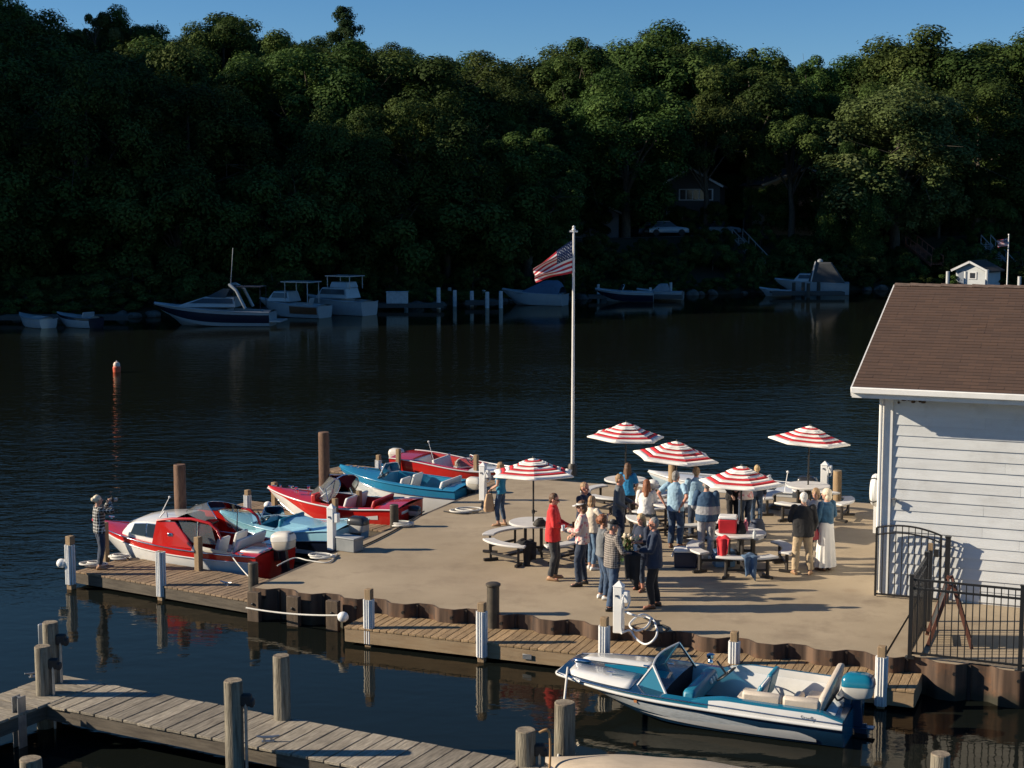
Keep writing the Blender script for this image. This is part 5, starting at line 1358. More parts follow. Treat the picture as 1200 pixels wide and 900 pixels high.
# cream sweater
pcw = person('blonde woman in a cream sweater and light jeans with one hand raised', at(693, 667), 1.53, 40, True, head=(10, 0), hands=[(-0.2, 0.12, 0.92), (0.25, 0.30, 1.30)], poles=[(-0.5, -0.8, -0.3), (0.9, -0.2, -0.9)], feet=[(-0.09, 0.05), (0.11, -0.03)], top=(C_CREAM, 0.85, 0.90, 0.07, 'sweater'), bottom=(C_LJEANS, 0.86, 0.0), shoes=SHOE_WHITE, hair=('bob', H_SANDY), grip=0.8); P.append(pcw)
hp_ = hand_pos(pcw, 'r'); ph = thing('phone', 'phone in the raised hand of the woman in the cream sweater', 'phone', tuple(hp_ + Vector((0.05, 0.06, 0.06))), 0.6); b = MB(); b.box((0, 0, 0), (0.075, 0.01, 0.15)); b.build('casing', BLACK_RUBBER, ph, bevel=0.004); b = MB(); b.box((0, 0.0065, 0), (0.066, 0.002, 0.138)); b.build('screen', DARK_LENS, ph)
P.append(person('man with thinning hair in a dark navy jacket half hidden behind the cream sweater', at(684, 660), 1.72, -35, False, head=(0, -6), hands=[(-0.16, 0.25, 1.05), (0.15, 0.28, 1.10)], top=(C_NAVY, 1.0, 0.84, 0.07, 'jacket'), bottom=(C_DJEANS, 0.96, 0.008), hair=('thin', H_SANDY), skin=SKIN_RED))
# curly woman and checked man
pc = person('woman with curly auburn hair and a grey top holding her red sleeve', at(706, 702), 1.62, 10, True, head=(-20, 0), hands=[(0.06, 0.20, 1.05), (-0.08, 0.24, 1.02)], poles=[(-0.9, 0, -0.8), (0.9, 0, -0.8)], feet=[(-0.1, 0.0), (0.09, 0.06)], top=(C_GREYT, 0.6, 0.92, 0.05), bottom=(C_JEANS, 0.95, 0.003), shoes=SHOE_WHITE, hair=('curly', H_AUBURN)); P.append(pc)
hp_ = hand_pos(pc, 'l'); bag('small red bag under the arm of the curly-haired woman', hp_ + Vector((-0.10, -0.05, 0)), hp_.z - 0.10, (0.15, 0.10, 0.20), RED_PL, 0.3, False)
pch = person('man in a checked grey shirt and dark cap carrying a black jacket', at(717, 714), 1.69, 25, False, head=(-12, -6), hands=[(-0.05, 0.33, 1.08), (0.21, 0.30, 1.10)], feet=[(-0.14, 0.10), (0.12, -0.10)], top=(C_CHECK, 0.75, 0.84, 0.06), bottom=(C_JEANS, 0.97, 0.012), shoes=SHOE_BLACK, hair=('short', H_GREY), skin=SKIN_RED, hat=('cap', BLACK_FAB), build=1.05, grip=0.9); P.append(pch)
hp_ = hand_pos(pch, 'r'); cloth_heap('jacket', 'black jacket hanging over the arm of the man in the checked shirt', 'jacket', hp_ + Vector((-0.02, 0.02, 0)), hp_.z - 0.02, (0.34, 0.20, 0.08), BLACK_FAB, 12.4, hang=0.55, hang_dir=(0, -1), rz=rad(12))
# blonde in navy, man in navy
pb_ = person('blonde woman in a dark navy dress and cropped jeans holding flowers', at(751, 692), 1.52, -140, True, head=(10, -4), hands=[(-0.12, 0.30, 1.16), (0.08, 0.30, 1.12)], feet=[(-0.08, 0.04), (0.09, -0.03)], top=(C_NAVY, 0.75, 0.74, 0.06, 'dress'), bottom=(C_DJEANS, 0.75, 0.0), shoes=SHOE_BROWN, hair=('long', H_BLOND), skin=SKIN_RED, grip=0.9); P.append(pb_)
hp_ = (hand_pos(pb_, 'l') + hand_pos(pb_, 'r')) / 2
fl_ = thing('bouquet', 'bouquet of pale flowers with long green leaves held by the blonde woman', 'bouquet', (hp_.x - 0.10, hp_.y - 0.10, hp_.z)); rnd = random.Random(4)
b = MB()
for k in range(150):
    a, e_ = rnd.uniform(0, 6.28), rnd.uniform(-1.4, 1.0); L = rnd.uniform(0.1, 0.26); o_ = Vector((rnd.gauss(0, .05), rnd.gauss(0, .05), rnd.uniform(-.30, .08))); d_ = Vector((math.cos(a) * math.cos(e_), math.sin(a) * math.cos(e_), math.sin(e_))) * L; s_ = d_.cross(Vector((0, 0, 1))).normalized() * 0.022
    b.add([o_, o_ + d_ * .5 + s_, o_ + d_, o_ + d_ * .5 - s_], [(0, 1, 2, 3)])
b.build('leaves', mat('bouquet_leaf', (0.045, 0.085, 0.02), 0.6, var=0.4), fl_, smooth=0)
b = MB()
for k in range(9): b.ball((rnd.gauss(0, .07), rnd.gauss(0, .06), 0.14 + rnd.gauss(0, .03)), rnd.uniform(0.03, 0.045), 7)
b.build('blossom', mat('pale_blossom', (0.62, 0.52, 0.38), 0.7, var=0.2), fl_)
pn = person('man in a navy jacket with sunglasses and brown shoes facing the checked shirt', at(766, 712), 1.71, 176, False, head=(8, -6), hands=[(-0.08, 0.28, 1.12), (0.13, 0.26, 1.08)], feet=[(-0.11, 0.06), (0.12, -0.06)], top=(C_NAVY2, 1.0, 0.80, 0.09, 'jacket'), bottom=(C_BLACK, 0.97, 0.012), shoes=SHOE_BROWN, hair=('thin', H_GREY), skin=SKIN_RED, glasses=True, collar='flat', build=1.08, grip=0.8); P.append(pn)
hp_ = hand_pos(pn, 'l'); cp = thing('cup', 'white cup held between the flowers and the man in the navy jacket', 'cup', (hp_.x - 0.08, hp_.y, hp_.z)); b = MB(); b.lathe([(0.03, 0), (0.038, 0.11), (0.035, 0.11), (0.028, 0.006)], 14); b.build('beaker', WHITE_PLASTIC, cp)
# second row
P.append(person('man in a grey blazer and dark trousers before the woman in turquoise', at(725, 645), 1.68, -10, False, head=(0, -4), hands=[(-0.14, 0.30, 1.08), (0.20, 0.20, 1.02)], top=(C_GREYB, 1.0, 0.80, 0.06, 'blazer'), bottom=(C_NAVY, 0.97, 0.01), hair=('short', H_SANDY), skin=SKIN_RED, collar='flat'))
P.append(person('woman in a turquoise top with long brown hair seen from behind', at(735, 617), 1.50, 75, True, hands=[(-0.2, 0.18, 1.0), (0.2, 0.2, 1.05)], top=(C_TURQ, 0.55, 0.88, 0.06), bottom=(C_BLACK, 0.97, 0.012), hair=('long', H_BROWN)))
P.append(person('long-haired woman in a white top sitting on a bench with her back turned', at(757, 628), 1.60, 80, True, seat=0.46, lean=4, feet=[(-0.12, 0.42), (0.12, 0.42)], hands=[(-0.16, 0.30, 1.05), (0.16, 0.30, 1.05)], top=(C_WHITE, 0.8, 0.90, 0.08), bottom=(C_LJEANS, 0.95, 0.004), hair=('long', H_AUBURN), build=1.05))
P.append(person('grey-haired man in a pale blue short-sleeved shirt with hands at his hips', at(791, 642), 1.70, 60, False, head=(-12, 0), hands=[(-0.24, -0.10, 1.02), (0.20, -0.14, 1.0)], poles=[(-1, -0.4, 0), (1, -0.5, 0)], top=(C_LBLUE, 0.5, 0.86, 0.06), bottom=(C_JEANS, 0.97, 0.014), shoes=SHOE_BROWN, hair=('short', H_GREY), skin=SKIN_RED, build=1.08, collar='flat'))
P.append(person('man in a pale blue polo shirt and jeans with white shoes beside the striped sweater', at(815, 634), 1.68, 95, False, head=(-8, 0), hands=[(-0.18, 0.25, 1.08), (0.2, 0.25, 1.08)], top=(C_LBLUE, 0.45, 0.86, 0.06), bottom=(C_DJEANS, 0.95, 0.006), shoes=SHOE_WHITE, hair=('short', H_SANDY), skin=SKIN_RED, collar='flat'))
P.append(person('person in a blue and grey banded sweater and pale grey trousers under the parasol edge', at(827, 655), 1.72, 80, False, head=(5, 0), hands=[(-0.2, 0.2, 1.02), (0.24, 0.05, 0.84)], top=(C_BANDS, 1.0, 0.84, 0.10, 'sweater'), bottom=(C_LGREY, 0.97, 0.014), shoes=SHOE_WHITE, hair=('short', H_GREY), build=1.15))
P.append(person('person in a black top behind the red cooler with the head under the parasol', at(858, 622), 1.50, -80, True, hands=[(-0.10, 0.30, 1.10), (0.12, 0.28, 1.02)], top=(C_BLACK, 1.0, 0.85, 0.06), bottom=(C_BLACK, 0.97, 0.006), hair=('bob', H_BROWN)))
P.append(person('person in a white and pink patterned shirt under the parasol behind the black bag', at(873, 624), 1.52, 110, True, hands=[(-0.16, 0.26, 1.08), (0.16, 0.26, 1.04)], top=(C_FLORAL, 0.9, 0.90, 0.08), bottom=(C_DJEANS, 0.96, 0.006), hair=('bob', H_BLOND), build=1.08))
P.append(person('person in a navy top and blue jeans right of the patterned shirt under the parasol', at(886, 615), 1.42, 80, False, top=(C_NAVY, 1.0, 0.84, 0.06), bottom=(C_JEANS, 0.96, 0.006), shoes=SHOE_WHITE, hair=('short', H_BLOND)))
# the three at the right
P.append(person('white-haired man in a black jacket and khaki trousers with his back turned', at(940, 673), 1.69, 88, False, head=(0, 0), hands=[(-0.17, 0.28, 1.10), (0.24, 0.10, 0.92)], feet=[(-0.16, 0.0), (0.16, 0.0)], top=(C_BLACK, 1.0, 0.82, 0.10, 'jacket'), bottom=(C_KHAKI, 0.97, 0.016), shoes=SHOE_TAN, hair=('short', H_WHITE), build=1.12))
P.append(person('blonde woman in a pale grey top standing between the black jacket and the denim jacket', at(954, 661), 1.61, -100, True, head=(-20, 0), hands=[(-0.2, 0.2, 1.0), (0.2, 0.22, 1.02)], top=(C_LGREY, 1.0, 0.88, 0.07), bottom=(C_NAVY, 0.97, 0.008), hair=('bob', H_SANDY)))
pd = person('blonde woman in a denim jacket and long white skirt', at(967, 668), 1.70, 120, True, head=(25, 0), hands=[(-0.20, 0.12, 0.92), (0.18, 0.25, 1.05)], top=(C_DENIMJ, 1.0, 1.0, 0.06, 'jacket'), bottom=('skirt', C_WHITE, 0.09), shoes=SHOE_BROWN, hair=('bob', H_PALE), grip=0.9); P.append(pd)
hp_ = hand_pos(pd, 'l'); bag('dark red handbag carried by the woman in the long white skirt', hp_ + Vector((-0.05, -0.10, 0)), hp_.z - 0.24, (0.28, 0.09, 0.22), mat('dark_red_leather', (0.28, 0.012, 0.03), 0.45), 0.3, False, 'handbag', 'handbag')
for q in P: done(q)
# ------------------------------------------------------------------ boats
def paint(n, c, rough=0.22, **k): return mat('gelcoat_' + n, c, rough, var=k.pop('var', 0.05), coat=0.6, scale=2.5, dirt=k.pop('dirt', 0.15), dirtcol=tuple(x * 0.45 + 0.05 for x in c), dscale=3, **k)
G_WHITE = paint('white', (0.70, 0.70, 0.68)); G_RED = paint('red', (0.52, 0.016, 0.012)); G_LBLUE = paint('pale_blue', (0.30, 0.57, 0.70)); G_BLUE = paint('blue', (0.022, 0.20, 0.36)); G_TEAL = paint('teal', (0.008, 0.135, 0.225)); G_NAVY = paint('navy', (0.008, 0.035, 0.078)); G_DNAVY = paint('dark_navy', (0.008, 0.012, 0.028)); G_CREAM = paint('cream', (0.62, 0.57, 0.47)); G_GREY = paint('grey', (0.36, 0.37, 0.38))
G_SILVER = mat('silver_flake', (0.56, 0.60, 0.62), 0.28, 0.12, var=0.15, scale=14, coat=0.5, stretch=(0.6, 1, 4))
V_WHITE = mat('white_vinyl', (0.66, 0.65, 0.62), 0.5, var=0.05, bump=0.1); V_BEIGE = mat('beige_vinyl', (0.52, 0.45, 0.37), 0.5, var=0.08, bump=0.15); V_TEAL = mat('teal_vinyl', (0.012, 0.17, 0.27), 0.45, var=0.1); V_DARK = mat('dark_carpet', (0.008, 0.014, 0.024), 0.95, var=0.3); V_RED = mat('red_vinyl', (0.40, 0.016, 0.014), 0.45, var=0.1); V_BLUE = mat('blue_carpet', (0.012, 0.03, 0.06), 0.95, var=0.3)
MOTOR_BLACK = mat('motor_black', (0.02, 0.021, 0.023), 0.35, coat=0.3); MOTOR_WHITE = mat('motor_white', (0.60, 0.58, 0.53), 0.35, var=0.05, dirt=0.3, dirtcol=(0.3, 0.27, 0.22))

class Hull:
    """hard-chine planing hull: x runs from the stern (0) to the bow (L), z = 0 is the waterline"""
    def __init__(s, L, B, fs, fb, blunt=0.0, full=2.4, maxat=0.32, sternw=0.9, draft=0.14, rake=0.45, flare=0.86, fin=0.0, finlen=0.35, dip=0.0, chine=0.03, sp=1.8):
        s.sp = sp
        s.L, s.B, s.fs, s.fb, s.blunt, s.full, s.maxat, s.sternw, s.draft, s.rake, s.flare, s.fin, s.finlen, s.dip, s.chine = L, B, fs, fb, blunt, full, maxat, sternw, draft, rake, flare, fin, finlen, dip, chine
    def b(s, t):
        if t < s.maxat: return s.B / 2 * (s.sternw + (1 - s.sternw) * math.sin(PI / 2 * t / s.maxat))
        q = (t - s.maxat) / (1 - s.maxat)
        return max(0.012, s.B / 2 * (s.blunt + (1 - s.blunt) * (1 - q ** s.full)) * (1 - 0.0 * q) if s.blunt == 0 else s.B / 2 * (1 - (1 - s.blunt) * q ** s.full))
    def z(s, t):
        f = max(0, 1 - t / s.finlen)
        return s.fs + (s.fb - s.fs) * t ** s.sp - s.dip * math.sin(PI * t) + s.fin * f * f * (3 - 2 * f)
    def zc(s, t): return s.chine + (s.z(1) * 0.62) * max(0, (t - 0.35) / 0.65) ** 2.2
    def bc(s, t): return s.b(t) * s.flare * (1 - 0.55 * max(0, (t - 0.55) / 0.45) ** 1.6)
    def zk(s, t): return -s.draft + (s.z(1) * 0.72 + s.draft) * max(0, (t - 0.62) / 0.38) ** 2.4
    def x(s, t, zf): return s.L * t - s.rake * (1 - zf) ** 1.3 * max(0, (t - 0.5) / 0.5) ** 2
    def side(s, t, f, out=0.0):
        """point on the port topside, f = 0 chine .. 1 sheer"""
        b0, b1, z0, z1 = s.bc(t), s.b(t), s.zc(t), s.z(t)
        y = b0 + (b1 - b0) * f + 0.03 * math.sin(PI * f) * (1 if t < 0.7 else (1 - t) / 0.3)
        zf = 0.35 + 0.65 * f
        return Vector((s.x(t, zf), y + out, z0 + (z1 - z0) * f))
    def build(s, parent, mats, band=((1.0, 0),), bottom=1, n=30, name='hull', bevel=0.0):
        """mats: list; band: (upper fraction, material) from the chine up"""
        ts = [i / n for i in range(n + 1)]
        b = MB(); fr = [0.0]; ms = []
        for f, m_ in band:
            k = max(1, int((f - fr[-1]) * 8 + 0.5)); a = fr[-1]
            for q in range(k): fr.append(a + (f - a) * (q + 1) / k); ms.append(m_)
        for sg in (1, -1):
            g = []
            for t in ts:
                row = [Vector((s.x(t, 0), 0, s.zk(t))), Vector((s.x(t, 0.2), s.bc(t) * 0.55, s.zk(t) + (s.zc(t) - s.zk(t)) * 0.5))] + [s.side(t, f) for f in fr]
                g.append([Vector((p.x, p.y * sg, p.z)) for p in row])
            m0 = len(b.v); nc = len(g[0]); b.add([p for r in g for p in r], [])
            for i in range(n):
                for j in range(nc - 1):
                    a = m0 + i * nc + j; q = (a, a + nc, a + nc + 1, a + 1)
                    b.f.append(q if sg < 0 else q[::-1]); b.m.append(bottom if j < 2 else ms[j - 2])
            rim = g[0]
            if sg == 1: left = rim
            else: b.add([*left, *rim[::-1]], [tuple(range(2 * nc))], ms[-1])
            if sg == 1: lb = g[-1]
            else: b.add([*lb, *g[-1][::-1]], [tuple(range(2 * nc - 1, -1, -1))], ms[-1])
        return b.build(name, mats, parent, smooth=38, fix=True)
    def deck(s, parent, mats, cockpit=None, sd=0.16, crown=0.05, floor=0.05, n=30, fore=0, aft=0, sidem=0, inner=1, floorm=2, centre=None, bulk=None):
        """cockpit = (t0, t1); materials are indices into mats; the opening gets walls and a floor as a part of their own"""
        b = MB()
        def row(t, nn=13):
            bb, zz = s.b(t), s.z(t)
            return [Vector((s.L * t, bb * (1 - 2 * j / (nn - 1)), zz + crown * (1 - (1 - 2 * j / (nn - 1)) ** 2))) for j in range(nn)]
        def strip(t0, t1, m_, mf=None):
            k = max(2, int((t1 - t0) * n)); rows = [row(t0 + (t1 - t0) * i / k) for i in range(k + 1)]
            n0 = len(b.v); nc = len(rows[0]); b.add([p for r in rows for p in r], [])
            for i in range(k):
                for j in range(nc - 1):
                    a = n0 + i * nc + j; b.f.append((a + 1, a + nc + 1, a + nc, a)); b.m.append(mf(t0 + (t1 - t0) * (i + .5) / k, j, nc - 1) if mf else m_)
        if not cockpit:
            strip(0, 1, fore, centre); return b.build('deck', mats, parent, smooth=40, fix=True)
        t0, t1 = cockpit
        if t0 > 0.01: strip(0, t0, aft)
        strip(t1, 1, fore, centre)
        k = max(3, int((t1 - t0) * n)); inn = []
        for sg in (1, -1):
            rows = []
            for i in range(k + 1):
                t = t0 + (t1 - t0) * i / k; bb, zz = s.b(t), s.z(t); w = max(0.05, bb - sd)
                rows.append([Vector((s.L * t, sg * bb, zz)), Vector((s.L * t, sg * (bb + w) / 2, zz + crown * 0.4)), Vector((s.L * t, sg * w, zz + crown * 0.4))])
            n0 = len(b.v); b.add([p for r in rows for p in r], [])
            for i in range(k):
                for j in range(2): a = n0 + i * 3 + j; b.f.append((a, a + 1, a + 4, a + 3)); b.m.append(sidem)
            inn.append([r[2] for r in rows])
        o = b.build('deck', mats, parent, smooth=40, fix=True)
        c = MB()
        for rr_ in inn:
            c.loft([rr_, [Vector((p.x, p.y * 0.86, floor)) for p in rr_]], False, (False, False), m=inner)
        c.loft([[Vector((p.x, p.y * 0.86, floor)) for p in inn[0]], [Vector((p.x, p.y * 0.86, floor)) for p in inn[1]]], False, (False, False), m=floorm)
        for i_, tt in ((0, t0), (-1, t1)):
            top = [p for p in row(tt) if abs(p.y) <= abs(inn[0][i_].y)]
            pts = [inn[0][i_]] + top + [inn[1][i_], Vector((inn[1][i_].x, inn[1][i_].y * .86, floor)), Vector((inn[0][i_].x, inn[0][i_].y * .86, floor))]
            c.add(pts, [tuple(range(len(pts)))], bulk if bulk is not None else inner)
        # close the gap left between the crowned deck edge and the opening's corner
        c.build('cockpit', mats, parent, smooth=40)
        return o
    def rail(s, parent, m_, r=0.022, f=1.0, name='rub_rail', out=0.012, t0=0.0, t1=1.0, wrap=True):
        n = 34; pts = [s.side(t0 + (t1 - t0) * i / n, f, out) for i in range(n + 1)]
        pts = [p for p in pts if p.y > 0.0]
        allp = pts + [Vector((p.x, -p.y, p.z)) for p in pts[::-1]] if wrap else pts
        b = MB(); b.tube(allp, r, 7); return b.build(name, m_, parent, smooth=70)
    def patch(s, parent, name, m_, t0, t1, lo, hi, out=0.006, n=24, sides=(1, -1)):
        """a painted spear or panel lying on the topside: lo(t), hi(t) are fractions of the side's height"""
        for sg in sides:
            b = MB(); rows = []
            for j in range(7):
                row = []
                for i in range(n + 1):
                    t = t0 + (t1 - t0) * i / n; q = (t - t0) / (t1 - t0); f = lo(q) + (hi(q) - lo(q)) * j / 6
                    p = s.side(t, f, out); row.append(Vector((p.x, p.y * sg, p.z)))
                rows.append(row)
            b.loft(rows if sg > 0 else rows[::-1], False, (False, False)); b.build(name, m_, parent, smooth=60)

def boat(name, label, cat, stern, rz, group=None, z=0.0, heel=0.0):
    return thing(name, label, cat, (stern.x, stern.y, z), rz, group)
def outboard(parent, x, z, s=1.0, cowl=MOTOR_WHITE, band=None, leg=MOTOR_BLACK, tilt=0.0, y=0.0):
    """outboard motor clamped on the transom at (x, y, z): cowl with two halves, leg, bracket and propeller"""
    e = bpy.data.objects.new('outboard_motor', None); link(e); e.parent = parent; e.location = (x, y, z); e.rotation_euler = (0, tilt, 0); e.empty_display_size = 0.1
    def sec(zz, cx, lx, ly): return [Vector((cx + lx * math.copysign(abs(math.cos(a)) ** 0.42, math.cos(a)), ly * math.copysign(abs(math.sin(a)) ** 0.45, math.sin(a)), zz)) * s for a in np.linspace(0, 2 * PI, 33)[:-1]]
    b = MB(); b.loft([sec(0.02, -0.16, 0.15, 0.12), sec(0.06, -0.18, 0.22, 0.155), sec(0.215, -0.19, 0.245, 0.17)]); b.build('lower_cowl', band or cowl, e, smooth=45)
    b = MB(); b.loft([sec(0.22, -0.19, 0.25, 0.172), sec(0.30, -0.19, 0.245, 0.168), sec(0.36, -0.185, 0.22, 0.145), sec(0.40, -0.18, 0.15, 0.10)]); b.build('cowl', cowl, e, smooth=45)
    b = MB(); b.box((-0.33 * s, 0, 0.345 * s), (0.16 * s, 0.17 * s, 0.05 * s)); b.build('cowl_vent', MOTOR_BLACK, e, bevel=0.01)
    b = MB(); b.box((-0.16 * s, 0, -0.20 * s), (0.15 * s, 0.10 * s, 0.46 * s)); b.box((-0.20 * s, 0, -0.55 * s), (0.20 * s, 0.05 * s, 0.34 * s)); b.box((-0.24 * s, 0, -0.44 * s), (0.34 * s, 0.16 * s, 0.025 * s)); b.tube([(0.0, 0, -0.68 * s), (-0.34 * s, 0, -0.68 * s)], [0.03 * s, 0.05 * s], 8); b.build('drive_leg', leg, e, bevel=0.012)
    b = MB(); b.box((-0.03 * s, 0, -0.07 * s), (0.12 * s, 0.20 * s, 0.22 * s)); b.build('clamp_bracket', leg, e, bevel=0.01)
    b = MB()
    for k in range(3):
        a = 2 * PI * k / 3; b.add([(-0.36 * s, 0.03 * s * math.cos(a), -0.68 * s + 0.03 * s * math.sin(a)), (-0.33 * s, 0.13 * s * math.cos(a - .4), -0.68 * s + 0.13 * s * math.sin(a - .4)), (-0.38 * s, 0.13 * s * math.cos(a + .4), -0.68 * s + 0.13 * s * math.sin(a + .4))], [(0, 1, 2)])
    b.build('propeller', GALV, e, solid=0.008)
    return e
def steering(parent, p, r=0.17, tilt=0.9, m_=None):
    b = MB(); c = Vector(p); R = Matrix.Rotation(-tilt, 3, 'Y')
    b.tube([c + R @ Vector((0, r * math.cos(a), r * math.sin(a))) for a in np.linspace(0, 2 * PI, 22)[:-1]], 0.014, 6, closed=True)
    for a in (0.5, 2.6, 4.7): b.tube([c, c + R @ Vector((0, r * math.cos(a), r * math.sin(a)))], 0.009, 5)
    b.tube([c, c + R @ Vector((0.25, 0, 0))], 0.018, 6); b.build('steering_wheel', m_ or MOTOR_BLACK, parent)
def seat(parent, x, y, w, d, zb, h, m_, back=-1, bm=None, name='seat', lean=0.12, thick=0.09):
    """bucket or bench seat at floor level zb, its backrest on the aft (-1) or fore (+1) side"""
    b = MB(); b.box((x, y, zb + h / 2), (d, w, h), top=0.98); b.build(name, m_, parent, bevel=0.03)
    b = MB(); x1 = x + back * d / 2
    b.loft([[(x1 - thick / 2 * 1, y - w / 2, zb + h), (x1 + thick / 2, y - w / 2, zb + h), (x1 + thick / 2, y + w / 2, zb + h), (x1 - thick / 2, y + w / 2, zb + h)],
            [(x1 + back * lean - thick / 2, y - w / 2 * .94, zb + h + 0.42), (x1 + back * lean + thick / 2, y - w / 2 * .94, zb + h + 0.42), (x1 + back * lean + thick / 2, y + w / 2 * .94, zb + h + 0.42), (x1 + back * lean - thick / 2, y + w / 2 * .94, zb + h + 0.42)]])
    b.build('backrest', bm or m_, parent, bevel=0.03, fix=True)
def windscreen(parent, pts_low, rise, rake, m_, frame=CHROME, r=0.012, struts=True):
    """curved screen standing on deck points; leans aft by rake"""
    lo = [Vector(p) for p in pts_low]; n = len(lo)
    hi = []
    for i, p in enumerate(lo):
        q = abs(2 * i / (n - 1) - 1); k = rise * (1 - 0.75 * max(0, q - 0.55) / 0.45)
        hi.append(p + Vector((-rake * k / rise, -p.y * 0.12, k)))
    b = MB(); b.loft([lo, hi], False, (False, False)); b.build('windscreen', m_, parent, smooth=60)
    b = MB(); b.tube(hi, r, 6); b.build('screen_frame', frame, parent, smooth=60)
    b = MB(); b.tube(lo, r, 6); b.build('screen_frame', frame, parent, smooth=60)
    return lo, hi
def lathe_fitting(parent, name, p, prof, m_): b = MB(); b.lathe(prof, 10, c=p); return b.build(name, m_, parent)
def bow_cleat(parent, p, s=1.0):
    b = MB(); b.tube([(p[0] - .07 * s, p[1], p[2] + .045), (p[0] + .07 * s, p[1], p[2] + .045)], 0.014, 6); b.box((p[0], p[1], p[2] + .015), (0.05, 0.03, 0.05)); b.build('deck_cleat', CHROME, parent)
def nav_light(parent, p): b = MB(); b.lathe([(0.03, 0), (0.03, 0.04), (0.015, 0.06)], 10, c=p); b.build('bow_light', CHROME, parent)
RZB = ROT_UV + PI

# ---- 1: red and white cabin boat -------------------------------------------------
st = at(297, 658, 0.55); L = 4.85
st = Vector((st.x, st.y, 0)) + V * 0.92
t = boat('motorboat', 'red and white cabin boat with a curved glass screen and white outboard', 'motorboat', st, RZB)
H = Hull(L, 1.86, 0.62, 0.90, full=2.6, draft=0.18, rake=0.55, dip=0.02)
H.build(t, [G_WHITE, G_RED, G_CREAM], ((0.76, 0), (1.0, 1)), bottom=0)
H.rail(t, G_WHITE, 0.016, 0.76, 'side_moulding', 0.01); H.rail(t, CHROME, 0.014, 1.0)
H.deck(t, [G_RED, V_RED, V_DARK], (0.12, 0.52), sd=0.15, crown=0.07, floor=0.08)
# cabin trunk
def cab(x, w, zt, f=1.0, zb=None):
    t_ = x / L; zb = H.z(t_) - 0.01 if zb is None else zb
    ww = min(w, H.b(t_) - 0.08)
    return [Vector((x, ww, zb)), Vector((x - 0.0, ww * 0.97, zb + (zt - zb) * 0.45)), Vector((x, ww * 0.88, zb + (zt - zb) * 0.86)), Vector((x, ww * 0.66, zt)), Vector((x, 0, zt + 0.035)), Vector((x, -ww * 0.66, zt)), Vector((x, -ww * 0.88, zb + (zt - zb) * 0.86)), Vector((x, -ww * 0.97, zb + (zt - zb) * 0.45)), Vector((x, -ww, zb))]
secs = [cab(2.30, 0.84, 1.34), cab(2.62, 0.83, 1.36), cab(2.95, 0.80, 1.33), cab(3.22, 0.76, 1.27), cab(3.40, 0.71, 1.17), cab(3.60, 0.64, 0.90)]
b = MB(); b.loft(secs, False, (False, True)); b.build('cabin', G_WHITE, t, smooth=32, fix=True)
def pane(parent, name, m_, quad, th=0.012, frame=None, sub=None):
    b = MB(); b.add(quad, [(0, 1, 2, 3)]); o = b.build(name, m_, parent, solid=th, smooth=0)
    if frame:
        f = MB(); q = [Vector(p) for p in quad]; f.tube(q, 0.014, 6, closed=True); f.build('window_frame', frame, o)
    return o
for sg in (1, -1):
    def cp_(x, f, w=None):
        # point on the cabin flank
        i = max(k for k in range(len(secs) - 1) if secs[k][0].x <= x); a, c = secs[i], secs[i + 1]; q = (x - a[0].x) / (c[0].x - a[0].x)
        r_ = [p.lerp(r2, q) for p, r2 in zip(a, c)]
        pts = r_[:3]; u_ = f * 2; k = min(1, int(u_)); p = pts[k].lerp(pts[k + 1], u_ - k)
        return Vector((p.x, (p.y + 0.014) * sg, p.z))
    pane(t, 'side_window', GLASS_DARK, [cp_(2.46, 0.24), cp_(2.80, 0.24), cp_(2.82, 0.93), cp_(2.52, 0.93)], frame=CHROME)
    pane(t, 'side_window', GLASS_DARK, [cp_(2.83, 0.24), cp_(3.30, 0.24), cp_(3.20, 0.90), cp_(2.85, 0.93)], frame=CHROME)
pane(t, 'front_window', GLASS_DARK, [Vector((3.615, 0.36, 0.95)), Vector((3.615, -0.36, 0.95)), Vector((3.455, -0.42, 1.16)), Vector((3.455, 0.42, 1.16))], frame=CHROME)
# raked red wings and arch that carry the glass
for sg in (1, -1):
    b = MB()
    f_ = [Vector((2.62, 0.845, 0.70)), Vector((1.55, 0.875, 0.68)), Vector((1.75, 0.82, 0.98)), Vector((2.05, 0.79, 1.36)), Vector((2.52, 0.79, 1.37))]
    b.add([(p.x, p.y * sg, p.z) for p in f_], [(0, 1, 2, 3, 4)]); b.build('side_wing', G_RED, t, solid=0.03, smooth=0)
    b = MB(); b.tube([(2.50, 0.79 * sg, 1.36), (2.1, 0.80 * sg, 1.45), (1.6, 0.80 * sg, 1.50), (1.15, 0.80 * sg, 1.42), (0.96, 0.80 * sg, 1.24), (0.88, 0.80 * sg, 0.98)], [0.03, 0.042, 0.042, 0.040, 0.034, 0.022], 8); b.build('roof_arch', G_RED, t)
    pane(t, 'side_glass', GLASS, [Vector((1.72, 0.80 * sg, 0.80)), Vector((1.0, 0.80 * sg, 0.80)), Vector((1.12, 0.79 * sg, 1.36)), Vector((1.95, 0.79 * sg, 1.42))], th=0.004)
    b = MB(); b.beam((1.5, 0.80 * sg, 0.72), (1.46, 0.80 * sg, 1.46), 0.02, 0.02); b.build('window_post', CHROME, t)
